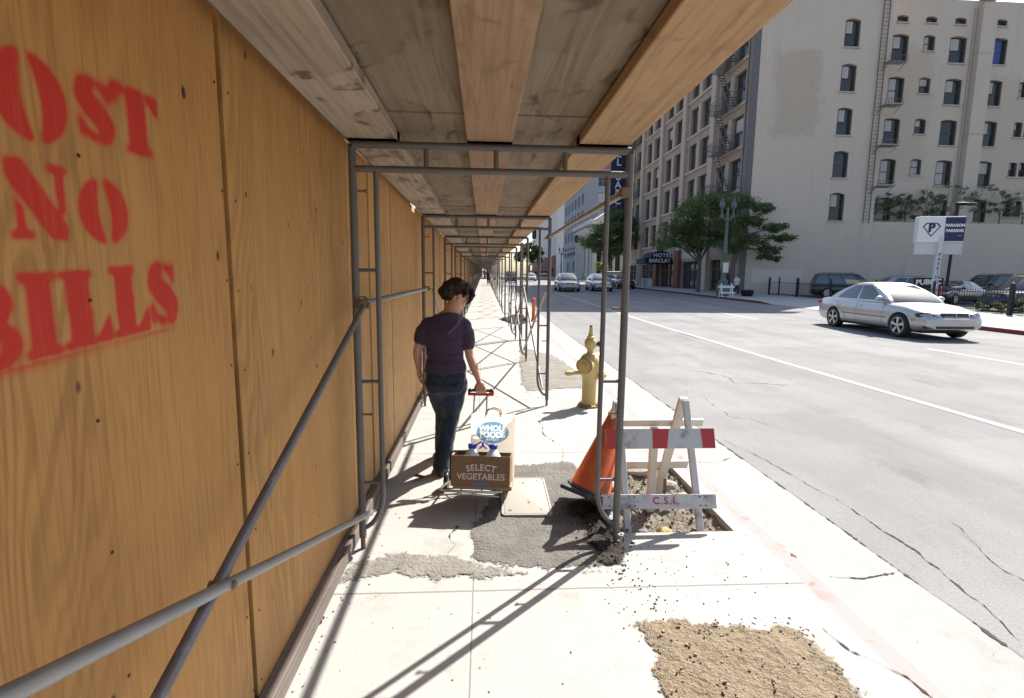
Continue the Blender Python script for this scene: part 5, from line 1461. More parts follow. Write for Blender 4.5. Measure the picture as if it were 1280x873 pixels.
# chimney breast
mb = MB(); mb.box(((40.45 * KX) - 22, 1.72, 12.4), (1.28 * KX, .55, 24.6), None, .02); mb.build('chimney_breast', m_bw, hotel)
for zz in (19.9, 13.6, 24.0):
    mb = MB(); mb.box((40.45 * KX - 22, 1.70, kz(zz)), (1.28 * KX + .06, .56, .08)); mb.build('metal_strap', m_sill, hotel)
mb = MB(); mb.tube([(39.6 * KX - 22, 1.93, 6), (39.6 * KX - 22, 1.93, 24.5)], .06, 8); mb.build('drain_pipe', m_sill, hotel)
# side fire ladder with small platforms in the angle
m_iron = M('fire_escape_iron', (0.13, 0.12, 0.115), .6, .3, .25, 6)
mb = MB(); lx = 32.62 * 1.03 - 22; ly = -.0
lx = 10.35
for dx in (0, .52): mb.box((lx + dx - .55, -.12, 15.9), (.05, .05, 19.2))
for k in range(62): mb.box((lx - .29, -.12, 6.6 + .31 * k), (.50, .025, .025))
fe = mb.build('ladder', m_iron, hotel)
for zz in (18.9, 15.6, 12.45, 9.2):
    mb = MB()
    for q in range(6): mb.box((lx + .55, -.12 - .14 * q, zz), (1.5, .035, .03))
    for a in range(7): mb.box((lx - .2 + a * .25, -.84, zz + .22), (.022, .022, .45))
    mb.box((lx + .55, -.84, zz + .45), (1.5, .03, .03)); mb.bar((lx - .2, -.02, zz - .5), (lx - .2, -.8, zz - .03), .03, .03); mb.bar((lx + 1.2, -.02, zz - .5), (lx + 1.2, -.8, zz - .03), .03, .03)
    mb.build('ladder_platform', m_iron, hotel)

# street front
m_stone = concrete('hotel_stone', (0.45, 0.36, 0.30), (0.52, 0.425, 0.36), (0.28, 0.22, 0.18), .5)
m_stoned = concrete('hotel_spandrel', (0.33, 0.26, 0.215), (0.40, 0.32, 0.27), (0.22, 0.175, 0.15), .5)
m_corner = concrete('hotel_corner_strip', (0.15, 0.14, 0.145), (0.20, 0.19, 0.19), (0.10, 0.09, 0.09), .5)
mF = lambda u, z, d: Vector((d, u - 41.5, z))                    # u = world Y; d inward (+X)
bay = [42.6, 49.0, 56.0, 63.0, 70.4, 77.5]
fl = [5.6 + 3.62 * k for k in range(6)]
hf = []
for b0_, b1_ in zip(bay[:-1], bay[1:]):
    bw_ = b1_ - b0_
    for z0_ in fl:
        for c in (.30, .70): hf.append((b0_ + bw_ * c - .95, b0_ + bw_ * c + .95, z0_, z0_ + 2.65, 0))
gf = []
for b0_, b1_ in zip(bay[:-1], bay[1:]):
    gf.append((b0_ + .7, b1_ - .7, .02, 3.3, 0))
mb = MB(); wall_holes(mb, 41.5, 78.0, -.2, 27.5, hf + gf, mF, .35)
mb.quad(mF(78, -.2, 0), mF(78, -.2, 12), mF(78, 27.5, 12), mF(78, 27.5, 0)); mb.quad(mF(41.5, 25.5, 0), mF(41.5, 25.5, 12), mF(41.5, 27.5, 12), mF(41.5, 27.5, 0)); mb.quad(mF(41.5, 27.5, 0), mF(78, 27.5, 0), mF(78, 27.5, 12), mF(41.5, 27.5, 12))
ff = mb.build('street_front', m_stoned, hotel, None, recalc=False)
for b_ in bay[1:]:
    mb = MB(); mb.box(mF(b_, 13.9, -.16), (.36, .95, 27.2), None, .03); mb.build('pier', m_stone, hotel)
for b0_, b1_ in zip(bay[:-1], bay[1:]):
    for z0_ in fl:
        mb = MB(); mb.box(mF((b0_ + b1_) / 2, z0_ - .14, -.06), (.16, b1_ - b0_ - 1.0, .26), None, .02); mb.build('sill_course', m_stone, hotel)
        mb = MB(); mb.box(mF((b0_ + b1_) / 2, z0_ + 1.35, -.05), (.14, .62, 2.7), None, .02); mb.build('mullion', m_stone, hotel)
for i, h in enumerate(hf): window(ff, (h[0] + h[1]) / 2, h[2], h[1] - h[0], h[3] - h[2], mF, .30, m_frame, (.95, .55, .94, 0) if i % 9 == 4 else None, sill=False, key='front')
mb = MB(); mb.box(mF(42.05, 14.0, -.02), (.10, 1.05, 27.4)); mb.build('corner_strip', m_corner, hotel)
mb = MB(); mb.tube([mF(42.9, 3, -.18), mF(42.9, 27, -.18)], .07, 8); mb.build('standpipe', m_iron, hotel)
# shop fronts
m_shop = M('shop_dark', (0.035, 0.032, 0.030), .5, 0, .3, .8)
m_brickred = M('red_brick_pier', (0.20, 0.075, 0.05), .85, 0, .2, 3, .1)
m_panel = M('transom_panel', (0.40, 0.385, 0.36), .7, 0, .1, 1.5)
m_wood = M('door_wood', (0.16, 0.075, 0.04), .5, 0, .25, 4)
for i, (b0_, b1_) in enumerate(zip(bay[:-1], bay[1:])):
    mb = MB(); n = 4; W_ = b1_ - b0_ - 1.4
    for k in range(n + 1): mb.box(mF(b0_ + .7 + W_ * k / n, 1.65, .30), (.08, .09, 3.3))
    mb.box(mF((b0_ + b1_) / 2, 2.45, .30), (.08, W_, .09)); mb.box(mF((b0_ + b1_) / 2, .25, .30), (.12, W_, .5))
    s_ = mb.build('shop_window', m_wood if i in (0, 2) else m_frame, hotel)
    mb = MB(); mb.box(mF((b0_ + b1_) / 2, 1.65, .36), (.02, W_, 3.3)); mb.build('pane', m_glass, s_)
    mb = MB(); mb.box(mF((b0_ + b1_) / 2, 4.1, -.03), (.12, W_ + .2, 1.1), None, .02); mb.build('transom_panel', m_panel if i == 1 else m_stoned, hotel)
mb = MB(); mb.box(mF(56.0, 2.3, -.2), (.5, 1.2, 4.6), None, .03); mb.build('brick_pier', m_brickred, hotel)
mb = MB(); mb.box(mF(63.0, 2.3, -.2), (.5, 1.2, 4.6), None, .03); mb.build('brick_pier', m_brickred, hotel)
# fire escapes on the front
def fire_escape(y0_, y1_):
    mb = MB()
    for k, z0_ in enumerate(fl):
        zz = z0_ - .1
        for a in range(8): mb.box(mF((y0_ + y1_) / 2, zz, -.15 - .15 * a), (.05, y1_ - y0_, .03))
        for (pa, pb) in (((y0_, -1.25), (y1_, -1.25)), ((y0_, -.1), (y0_, -1.25)), ((y1_, -.1), (y1_, -1.25))):
            for zz2 in (.5, 1.0): mb.bar(mF(pa[0], zz + zz2, pa[1]), mF(pb[0], zz + zz2, pb[1]), .035, .035)
            n = 12 if abs(pa[0] - pb[0]) > .1 else 5
            for q in range(n + 1):
                y = pa[0] + (pb[0] - pa[0]) * q / n; d = pa[1] + (pb[1] - pa[1]) * q / n; mb.box(mF(y, zz + .5, d), (.022, .022, 1.0))
        if k < len(fl) - 1:
            for d in (-.45, -.95): mb.bar(mF(y0_ + .5, zz, d), mF(y1_ - .5, zz + 3.62, d), .04, .14)
            for q in range(12): mb.box(mF(y0_ + .5 + (y1_ - y0_ - 1) * q / 12, zz + 3.62 * q / 12, -.7), (.5, .16, .03))
    return mb.build('fire_escape', m_iron, hotel)
fire_escape(44.0, 47.6); fire_escape(71.6, 76.2)

# awning with the hotel's name, and the blade sign
m_navy = M('navy_canvas', (0.006, 0.009, 0.026), .7, 0, .2, 3)
m_lett = M('sign_white', (0.75, 0.74, 0.72), .6, 0, .06, 5)
aw = thing('awning', 'dark navy domed awning lettered HOTEL BARCLAY over the hotel door', 'awning', (20.3, 58.0, 0))
mb = MB(); oz = terr(58)
pr_ = [(-1.65, 2.75), (1.65, 2.75), (1.65, 3.45)] + [(1.25 * math.cos(a) + .3, 3.45 + .75 * math.sin(a)) for a in [PI * k / 10 for k in range(11)]] + [(-1.65, 3.35)]
mb.prism(pr_, 0, 3.2, lambda u, v, w_: Vector((u, w_, v + oz))); mb.build('canvas', m_navy, aw, 40)
mb = MB(); mb.text('HOTEL', .62, lambda x, y, d: Vector((.45 + x, -.02, 3.68 + y + oz)), .01, spacing=1.15, bold=.01); mb.text('BARCLAY', .60, lambda x, y, d: Vector((.12 + x * .98, -.02, 3.06 + y + oz)), .01, spacing=1.0, bold=.012)
mb.build('lettering', m_lett, aw, recalc=False)
for x in (-1.5,):
    for y in (.1, 3.0): mb = MB(); mb.tube([(x, y, oz), (x, y, oz + 2.76)], .05, 8); mb.build('awning_post', m_iron, aw)
m_navy2 = M('navy_sign_enamel', (0.012, 0.018, 0.06), .5, 0, .2, 3)
bl_s = thing('blade_sign', 'tall navy vertical sign with white letters hung from the hotel front', 'sign', (20.1, 77.0, 0))
mb = MB(); mb.box((0, 0, 18.2), (2.35, .5, 20.4), None, .05); mb.build('sign_panel', m_navy2, bl_s)
mb = MB()
for zz in (28.35, 17.1, 8.05): mb.box((0, -.02, zz), (2.45, .52, .16))
for x in (1.2,): mb.box((x, -.02, 18.2), (.10, .54, 20.4))
mb.build('sign_border', m_lett, bl_s)
mb = MB()
for i, c in enumerate('HOTEL'): mb.text(c, 1.45, lambda x, y, d, i=i: Vector((x, -.27, 23.4 - 1.22 * i + y)), .01, bold=.03)
for i, c in enumerate('BARCLAY'): mb.text(c, 1.45, lambda x, y, d, i=i: Vector((x, -.27, 16.42 - 1.18 * i + y)), .01, bold=.03)
mb.build('lettering', m_lett, bl_s, recalc=False)
for zz in (26, 20, 14, 9.5):
    mb = MB(); mb.box((1.55, 0, zz), (.8, .12, .12)); mb.build('bracket', m_iron, bl_s)

# ---- bank with columns, grey office block, pale block far away
m_pale = concrete('bank_stone', (0.52, 0.50, 0.46), (0.60, 0.575, 0.54), (0.36, 0.34, 0.31), .3)
bank = thing('bank_building', 'low white classical bank with columns and a pediment beyond the cross street', 'building', (21.6, 102, 0))
z0b = terr(102)
mb = MB(); mb.box((10, 9.6, 5.6 + z0b), (19.6, 18, 11.4)); mb.build('wall', m_pale, bank)
mb = MB(); mb.box((10, 9.5, 11.6 + z0b), (20.8, 20, .9), None, .1); mb.box((10, 9.5, 10.4 + z0b), (20.2, 19.2, .5)); mb.build('cornice', m_pale, bank)
mb = MB(); mb.prism([(-4, 12.05), (4, 12.05), (0, 14.6)], -.3, 8, lambda u, v, w_: Vector((4.6 + u, w_ - .2, v + z0b))); mb.build('pediment', m_pale, bank)
for k in range(6):
    mb = MB(); mb.lathe([(.62, 0), (.62, .3), (.5, .4), (.43, 8.9), (.6, 9.2), (.6, 9.6), (0, 9.6)], (.8 + k * 1.9, .0, z0b + .4), seg=14); mb.build('column', m_pale, bank, 35)
for k in range(5):
    mb = MB(); mb.lathe([(.62, 0), (.62, .3), (.5, .4), (.43, 8.9), (.6, 9.2), (.6, 9.6), (0, 9.6)], (-.0, 2.2 + k * 3.2, z0b + .4), seg=14); mb.build('column', m_pale, bank, 35)
for k in range(5):
    mb = MB(); mb.box((1.75 + k * 1.9, .56, z0b + 4.6), (1.1, .1, 7.0)); mb.build('window', m_glass, bank)
for k in range(4):
    mb = MB(); mb.box((.18, 3.8 + k * 3.2, z0b + 4.6), (.1, 1.5, 7.0)); mb.build('window', m_glass, bank)

m_grey = concrete('office_grey', (0.27, 0.285, 0.31), (0.32, 0.335, 0.36), (0.22, 0.23, 0.25), .3)
m_redband = M('red_band', (0.36, 0.12, 0.10), .7, 0, .15, .6)
off = thing('office_building', 'blue-grey stone office block with rows of paired windows behind the bank', 'building', (24.7, 125, 0))
mA = lambda u, z, d: Vector((d, u, z)); mBk = lambda u, z, d: Vector((u, d, z))
ha, hb_ = [], []
for k in range(8):
    for i in range(6):
        for c in (0, 1.5): ha.append((1.6 + i * 5.0 + c, 2.85 + i * 5.0 + c, 3.0 + 4.1 * k, 5.6 + 4.1 * k, 0)) if k > 0 or i % 2 == 0 else None
for k in range(1, 8):
    for i in range(3): hb_.append((3.2 + i * 5.4, 5.4 + i * 5.4, 3.0 + 4.1 * k, 5.6 + 4.1 * k, 0))
mb = MB(); wall_holes(mb, 0, 32, -.2, 38, ha, mA, .4); wall_holes(mb, 0, 26, -.2, 38, hb_, mBk, .4)
mb.quad((0, 0, 38), (26, 0, 38), (26, 32, 38), (0, 32, 38)); mb.quad((26, 0, 0), (26, 32, 0), (26, 32, 38), (26, 0, 38)); mb.quad((0, 32, 0), (26, 32, 0), (26, 32, 38), (0, 32, 38))
ow = mb.build('wall', m_grey, off, None, recalc=False)
for h in ha[::1][:90]: window(ow, (h[0] + h[1]) / 2, h[2], h[1] - h[0], h[3] - h[2], mA, .3, m_frame, None, False, 'office')
for h in ha[90:]: pass
for h in hb_: window(ow, (h[0] + h[1]) / 2, h[2], h[1] - h[0], h[3] - h[2], mBk, .3, m_framepale, (.9, .06, .94, 0) if rnd.random() < .5 else None, False, 'officeb', mull=2)
mb = MB(); mb.box((13, -.06, 28.55), (26.2, .3, 1.9)); mb.build('red_band', m_redband, off)
mb = MB(); mb.box((13, 16, 8.4), (27, 33, .7), None, .1); mb.build('cornice', m_grey, off)
pale = thing('tower_building', 'pale blank-sided tower closing the street far behind the office block', 'building', (27, 190, 0))
m_tower = concrete('tower_pale', (0.60, 0.58, 0.55), (0.66, 0.64, 0.61), (0.48, 0.47, 0.45), .3)
mb = MB(); mb.box((14, 45, 28), (28, 90, 56), None, .2); mb.build('wall', m_tower, pale)
mb = MB(); mb.box((-.1, 45, 5.2), (.4, 90, 8.2)); mb.build('shop_band', m_brickred, pale)
for k in range(7): mb = MB(); mb.prism([(0, 4.0), (-2.0, 3.0), (-2.0, 2.5), (0, 2.5)], 4 + 12 * k, 13 + 12 * k, lambda u, v, w_: Vector((u, w_, v + 1))); mb.build('shop_awning', M('maroon_canvas', (.20, .03, .03), .7), pale)
# blocks closing the near side of the street far ahead, beyond the walkway
far2 = thing('corner_building', 'small distant grey building past the far end of the walkway', 'building', (-9, 168, 0))
mb = MB(); mb.box((0, 12, 7), (17, 24, 14), None, .1); fw = mb.build('wall', m_grey, far2)
for k in range(3):
    for i in range(5): mb = MB(); mb.box((-6 + 3 * i, -.03, 3 + 4 * k), (1.4, .08, 2.2)); mb.build('window', m_glass, far2)

# ================================================================== TREES
m_leafA = leafmat('ficus_leaf', (0.09, 0.14, 0.05), (0.22, 0.27, 0.10))
m_leafB = leafmat('dark_leaf', (0.062, 0.105, 0.042), (0.17, 0.225, 0.092))
m_leafC = leafmat('roof_leaf', (0.08, 0.115, 0.055), (0.18, 0.215, 0.11))
m_leafD = leafmat('bright_leaf', (0.06, 0.12, 0.02), (0.13, 0.20, 0.05))
m_bark = M('bark', (0.12, 0.10, 0.085), .9, 0, .3, 5, .3)
def leaves(mb, clumps, n, s, seed):
    r = random.Random(seed); tot = sum(c[3] for c in clumps)
    for (c, rad, flat, wgt) in clumps:
        k = int(n * wgt / tot); c = Vector(c)
        # sub-clumps make twigs and gaps
        subs = []
        for _ in range(max(3, k // 60)):
            d = Vector((r.gauss(0, 1), r.gauss(0, 1), r.gauss(0, 1))).normalized() * rad * r.uniform(.35, 1.0); d.z *= flat; subs.append(c + d)
        for _ in range(k):
            b = r.choice(subs); q = b + Vector((r.gauss(0, .20), r.gauss(0, .20), r.gauss(0, .13))) * rad * .75
            nrm = Vector((r.gauss(0, .6), r.gauss(0, .6), r.uniform(.1, 1))).normalized(); t_ = nrm.orthogonal().normalized()
            t_ = Matrix.Rotation(r.uniform(0, 6.28), 3, nrm) @ t_; u_ = nrm.cross(t_); l = s * r.uniform(.7, 1.35)
            mb.quad(q - t_ * l * .5, q + u_ * l * .26 + nrm * l * .05, q + t_ * l * .5 - nrm * l * .08, q - u_ * l * .26 + nrm * l * .05)
def tree(name, label, x, y, clumps, n, s, seed, trunk_top, r0=.16, mat=None, cat='tree', group=None, z=None, limbs=True, tw=(0, 0)):
    z = terr(y) if z is None else z
    t = thing(name, label, cat, (x, y, z), 0, group)
    mb = MB(); top = Vector((tw[0], tw[1], trunk_top)); r = random.Random(seed)
    mb.tube([(0, 0, -.05), (.03, 0, trunk_top * .35), (top.x * .6 + .05, top.y * .6, trunk_top * .7), top], [r0 * 1.25, r0, r0 * .85, r0 * .7], 10)
    for (c, rad, flat, wgt) in clumps if limbs else []:
        c = Vector(c); m_ = top.lerp(c, .5) + Vector((r.uniform(-.2, .2), r.uniform(-.2, .2), r.uniform(0, .3)))
        mb.tube([top - Vector((0, 0, trunk_top * .12)), m_, c, c + (c - m_) * .5], [r0 * .5, r0 * .32, r0 * .15, .01], 6)
        for _ in range(4):
            e = c + Vector((r.gauss(0, 1), r.gauss(0, 1), r.gauss(0, .6))).normalized() * rad * .9
            mb.tube([m_.lerp(c, .6), (m_.lerp(c, .6) + e) / 2 + Vector((0, 0, .08)), e], [r0 * .14, r0 * .09, .006], 5)
    mb.build('trunk', m_bark, t, 60)
    mb = MB(); leaves(mb, clumps, n, s, seed); mb.build('crown', mat or m_leafA, t, recalc=False)
    return t
tree('street_tree', 'broad green street tree in front of the hotel, left of the twin-globe lamp', 19.3, 44.5,
     [((-2.3, .2, 5.6), 1.6, .6, 1.1), ((-1.1, -.4, 7.0), 1.8, .65, 1.4), ((.7, .3, 7.7), 1.9, .6, 1.4), ((2.1, -.2, 6.7), 1.6, .6, 1.2), ((-2.9, .3, 4.3), 1.3, .5, .8), ((.0, .6, 5.6), 1.8, .6, 1.3), ((1.8, .4, 4.7), 1.4, .5, .8), ((-.8, 0, 4.3), 1.4, .5, .8)], 17000, .20, 11, 3.0, .17, m_leafA, group='street trees by the hotel')
tree('street_tree', 'dark-trunked street tree whose tiered branches reach across the painted brick wall', 20.15, 40.0,
     [((.0, -.3, 7.3), 1.4, .6, 1.1), ((-.5, 0, 5.6), 1.6, .6, 1.2), ((1.0, -.5, 5.9), 1.2, .38, .9), ((2.0, -.6, 6.8), .9, .35, .6), ((2.7, -.7, 5.3), 1.0, .30, .7), ((3.5, -.9, 4.5), .9, .28, .6), ((2.5, -.6, 3.6), 1.0, .32, .7), ((1.3, -.5, 4.4), 1.2, .38, .8), ((-.1, -.2, 4.0), 1.3, .5, .8), ((3.0, -.8, 2.9), .65, .35, .4), ((1.9, -.8, 3.1), .7, .35, .4)], 13500, .18, 12, 4.2, .16, m_leafB, group='street trees by the hotel')
tree('street_tree', 'dense dark street tree farther along the hotel pavement, behind the scaffold posts', 18.0, 71.0,
     [((-.5, 0, 7.2), 2.6, .7, 1.4), ((1.6, 0, 6.2), 2.2, .7, 1), ((-2.6, 0, 5.6), 2.0, .7, 1), ((.5, .5, 9.2), 2.0, .7, .9), ((2.6, 0, 8.2), 1.6, .7, .6), ((0, 0, 5.0), 2.2, .6, .9)], 8000, .36, 13, 3.4, .2, m_leafB, group='street trees by the hotel')
tree('street_tree', 'small light green tree low between the parked cars and the hotel', 19.6, 83.0, [((0, 0, 2.6), 1.3, .7, 1), ((.9, 0, 2.0), .9, .6, .6)], 1500, .30, 14, 1.6, .1, m_leafD)
tree('street_tree', 'distant bright green tree seen through the kerb side scaffold posts', 11.5, 128.0, [((0, 0, 7.0), 3.4, .7, 1), ((2, 0, 5.5), 2.5, .7, .7), ((-2, 0, 5.5), 2.3, .7, .7)], 2500, .6, 15, 3.0, .25, m_leafD)
tree('shrub', 'bright green shrub at the very end of the walkway', .35, 146.0, [((0, 0, 1.6), 1.1, .8, 1), ((.6, 0, 1.0), .8, .7, .6)], 900, .30, 16, .8, .08, m_leafD, cat='shrub')
# little trees on the roof of the low wing
RZ = 5.9
for i, (x, w_, h_, n, lab) in enumerate(((33.9, 2.0, 3.0, 1500, 'leftmost and densest rooftop tree above the low brick wing'), (35.6, 1.9, 3.1, 1400, 'dense rooftop tree beside the leftmost one on the low wing'), (37.3, 1.8, 3.4, 900, 'rooftop tree of medium density, left of the sign post top'), (39.2, 1.9, 4.0, 520, 'sparse tall rooftop tree just left of the chimney breast'),
        (42.3, 1.9, 4.0, 650, 'sparse upright rooftop tree just right of the chimney breast'), (44.1, 1.8, 3.3, 650, 'spreading rooftop tree in front of the paired small windows'), (46.2, 1.9, 3.7, 700, 'rooftop tree at the right edge of the view'))):
    tree('rooftop_tree', lab, x * 1.02, 42.45, [((0, 0, h_ * .55), w_ * .66, .6, 1), ((.55 * w_, -.1, h_ * .84), w_ * .46, .5, .6), ((-.55 * w_, .1, h_ * .72), w_ * .5, .5, .6), ((.1 * w_, .1, h_ * .95), w_ * .35, .5, .3), ((.5 * w_, .1, h_ * .4), w_ * .4, .5, .4)], n, .15, 30 + i, h_ * .45, .05, m_leafC, group='trees on the low roof', z=RZ)
    mb = MB(); mb.lathe([(.22, 0), (.30, .45), (.33, .5), (0, .5)], (x * 1.02, 42.45, RZ - .02), seg=12)
# hedge behind the fence: separate shrubs
for i, (x, y, s_) in enumerate(((24.55, 16.6, .8), (24.6, 18.1, .75), (24.55, 19.7, .8), (24.6, 21.2, .65), (24.5, 22.4, .55), (24.55, 23.4, .45), (24.55, 14.9, .8))):
    tree('shrub', (['bright-leaved low shrub behind the fence, second one right of the thick post', 'bright-leaved low shrub behind the fence, first one right of the thick post', 'bright-leaved low shrub behind the thin fence post', 'bright-leaved low shrub right behind the thick fence post', 'small shrub behind the fence, first one left of the thick post', 'smallest shrub behind the fence, second one left of the thick post', 'bright-leaved low shrub at the near end of the fence'][i]), x, y, [((0, -.3 * s_, .45 * s_), .55 * s_, .7, 1), ((0, .5 * s_, .5 * s_), .5 * s_, .7, .8), ((-.2, .1, .85 * s_), .4 * s_, .7, .6)], 700, .13, 50 + i, .4, .03, m_leafC, cat='shrub', group='shrubs along the parking lot fence')

# ================================================================== IRON FENCE
m_fence = M('fence_black', (0.012, 0.012, 0.013), .5, .2, .3, 5)
def fence(y0_, y1_, x, pick, label, hgt=1.12):
    t = thing('iron_fence', label, 'fence', (x, y0_, terr(y0_)), 0, 'fence sections of the parking lot')
    L = y1_ - y0_; dz = terr(y1_) - terr(y0_)
    mb = MB()
    for z in ((.16, hgt - .12) if pick else (.12, hgt - .1)): mb.bar((0, 0, z), (0, L, z + dz), .035, .035)
    mb.build('fence_rail', m_fence, t)
    if pick:
        mb = MB(); n = int(L / .13)
        for k in range(1, n): y = L * k / n; mb.box((0, y, hgt / 2 + .06 + dz * y / L), (.016, .016, hgt - .12))
        mb.build('pickets', m_fence, t)
    return t
posts = [(13.0, .16), (17.2, .09), (21.5, .16), (25.5, .09), (29.5, .09), (33.5, .09), (37.2, .16), (39.6, .09), (41.0, .12)]
names_ = ['nearest stretch of black picket fence, right of the thick post by the shrubs', 'black picket fence stretch just right of the thick post, shrubs behind', 'black picket fence stretch left of the thick post, in front of the black sedan', 'black picket fence stretch behind the sign pole', 'black picket fence stretch hidden by the silver sedan roof', 'black picket fence stretch in front of the black van', 'open two-rail fence stretch left of the black van', 'last open fence stretch against the painted brick wall']
for (a, b), (p0, p1), nm in zip(zip(posts[:-1], posts[1:]), [(0, 0)] * 8, names_):
    fence(a[0], b[0], 23.9, a[0] < 37, nm)
for i, (y, w_) in enumerate(posts):
    mb = MB(); mb.box((23.9, y, terr(y) + .68), (w_, w_, 1.36), None, .008); mb.lathe([(w_ * .55, 0), (w_ * .55, .05), (w_ * .4, .09), (0, .13)], (23.9, y, terr(y) + 1.355), seg=8)
    o = mb.build('fence_post', m_fence); props(o, ['thick fence post at the near end of the fence', 'thin fence post among the shrubs', 'thick black fence post in front of the dark blue SUV', 'thin fence post in front of the black sedan', 'thin fence post behind the silver sedan bonnet', 'thin fence post behind the silver sedan roof', 'thick fence post left of the black van', 'thin fence post in the open rail stretch', 'last fence post near the hotel corner'][i], 'fence post', 'posts of the parking lot fence')

# ================================================================== CARS
def prof_fn(pts):
    xs = [p[0] for p in pts]; ys = [p[1] for p in pts]
    def f(x):
        if x <= xs[0]: return ys[0]
        for i in range(len(xs) - 1):
            if x <= xs[i + 1]:
                t = (x - xs[i]) / (xs[i + 1] - xs[i]); t = t * t * (3 - 2 * t) * .5 + t * .5
                return ys[i] + (ys[i + 1] - ys[i]) * t
        return ys[-1]
    return f
m_tyre = M('tyre', (0.018, 0.018, 0.018), .8, 0, .2, 20)
m_alloy = M('alloy_wheel', (0.50, 0.50, 0.51), .3, .8, .1, 10)
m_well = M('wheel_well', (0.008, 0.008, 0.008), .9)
m_cglass = glassy('car_glass', (0.05, 0.06, 0.068), .04, .3, .6, 1.0)
m_cglass.node_tree.nodes['Principled BSDF'].inputs['IOR'].default_value = 1.5
m_cglass.node_tree.nodes['Principled BSDF'].inputs['Coat Weight'].default_value = 0.35
m_lamp = glassy('headlamp_glass', (0.27, 0.29, 0.32), .08, .25, 9.0, .8)
m_tail = M('tail_lamp', (0.35, 0.02, 0.02), .2)
m_trim = M('dark_trim', (0.025, 0.025, 0.027), .5)
m_chr = M('chrome', (0.70, 0.70, 0.71), .12, 1.0, .04, 10)
m_amber = M('amber_marker', (0.55, 0.20, 0.03), .3)
m_plate = M('number_plate', (0.55, 0.55, 0.52), .5)
m_seam = M('panel_seam', (0.03, 0.03, 0.032), .7)
def paint(name, col, metal=.5, rough=.3):
    return M(name, col, rough, metal, .05, 3, 0, coat=.7)
def car(label, paintm, x, y, heading, L=4.53, W=1.73, H=1.43, kind='sedan', detail=True, z=None, group=None, name='parked_car', cat='car', wb=2.71, spokes=5, scale=1.0, rimr=None):
    """heading: direction the nose points (radians, world). local +x = nose"""
    zz = (terr(y) - .13) if z is None else z
    t = thing(name, label, cat, mat4=Matrix.Translation((x, y, zz)) @ Matrix.Rotation(heading, 4, 'Z') @ Matrix.Scale(scale, 4), group=group)
    h2 = L / 2; r_w = .315 if kind == 'sedan' else .36
    fo = L * .178; xf = h2 - fo; xr = xf - wb
    if kind == 'sedan':
        top = prof_fn([(-h2, .80), (-h2 + .12, .92), (-h2 + .9, .955), (-h2 + 1.3, .93), (.2, .90), (.95, .90), (1.5, .855), (h2 - .34, .765), (h2 - .10, .685), (h2, .56)])
        gb = (-h2 + .62, 1.02); gt = (-h2 + 1.62, .06); belt = .885
    elif kind == 'suv':
        top = prof_fn([(-h2, .95), (-h2 + .1, 1.04), (-h2 + .9, 1.06), (.2, 1.04), (.95, 1.05), (1.4, 1.02), (h2 - .3, .93), (h2 - .06, .80), (h2, .66)])
        gb = (-h2 + .06, 1.12); gt = (-h2 + .42, .42); belt = 1.03
    else:
        top = prof_fn([(-h2, .92), (-h2 + .1, 1.0), (.2, 1.0), (1.2, 1.0), (h2 - .25, .88), (h2 - .05, .74), (h2, .62)])
        gb = (-h2 + .05, 1.35); gt = (-h2 + .30, .55); belt = .98
    def plan(xx):
        u = abs(xx) / h2
        return W / 2 * (1 - .17 * u ** 5 - .02 * u ** 2) - (.05 if u > .985 else 0)
    def bot(xx):
        u = abs(xx) / h2
        return .19 + .10 * max(0, (u - .75) / .25) ** 2
    def sect(xx):
        w_, b_, t_ = plan(xx), bot(xx), top(xx); h_ = t_ - b_
        return [(0, b_), (w_ * .78, b_), (w_ * .93, b_ + .05), (w_ * .985, b_ + .22 * h_), (w_, b_ + .50 * h_), (w_ * .988, b_ + .70 * h_), (w_ * .965, b_ + .84 * h_), (w_ * .92, b_ + .935 * h_), (w_ * .84, b_ + .985 * h_), (w_ * .60, t_ + .008), (w_ * .3, t_ + .02), (0, t_ + .024)]
    mb = MB(); n = 40 if detail else 20; rings = []
    stations = [-h2 + L * (0.5 - 0.5 * math.cos(PI * k / n)) * .6 + L * (k / n) * .4 for k in range(n + 1)]
    for xx in stations:
        s_ = sect(xx); rings.append([Vector((xx, yy, z_)) for yy, z_ in s_] + [Vector((xx, -yy, z_)) for yy, z_ in reversed(s_[1:-1])])
    mb.loft(rings); bmesh.ops.recalc_face_normals(mb.bm, faces=mb.bm.faces)
    # wheel arches are cut out
    cut = MB()
    for xx in (xf, xr):
        for s in (-1, 1): cut.lathe([(0, -.17), (r_w + .045, -.17), (r_w + .045, .3), (0, .3)], (xx, s * (W / 2 - .10), r_w), (0, s, 0), 28)
    cme = bpy.data.meshes.new('cut'); bmesh.ops.recalc_face_normals(cut.bm, faces=cut.bm.faces); cut.bm.to_mesh(cme); cut.bm.free(); cob = bpy.data.objects.new('cut', cme); COL.objects.link(cob)
    bme = bpy.data.meshes.new('tmpb'); mb.bm.to_mesh(bme); mb.bm.free(); bob = bpy.data.objects.new('tmpb', bme); COL.objects.link(bob)
    md = bob.modifiers.new('b', 'BOOLEAN'); md.object = cob; md.operation = 'DIFFERENCE'; md.solver = 'EXACT'
    bpy.context.view_layer.update()
    res = bpy.data.meshes.new_from_object(bob.evaluated_get(bpy.context.evaluated_depsgraph_get()))
    for o_ in (cob, bob): bpy.data.objects.remove(o_)
    mb = MB(); mb.bm.from_mesh(res)
    body = mb.build('body', paintm, t, 38, recalc=False)
    # dark underside between the wheels
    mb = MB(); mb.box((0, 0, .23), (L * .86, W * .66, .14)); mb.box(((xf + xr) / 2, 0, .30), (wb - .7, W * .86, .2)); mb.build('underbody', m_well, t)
    # greenhouse
    wB, wT = W / 2 * .865, W / 2 * .66
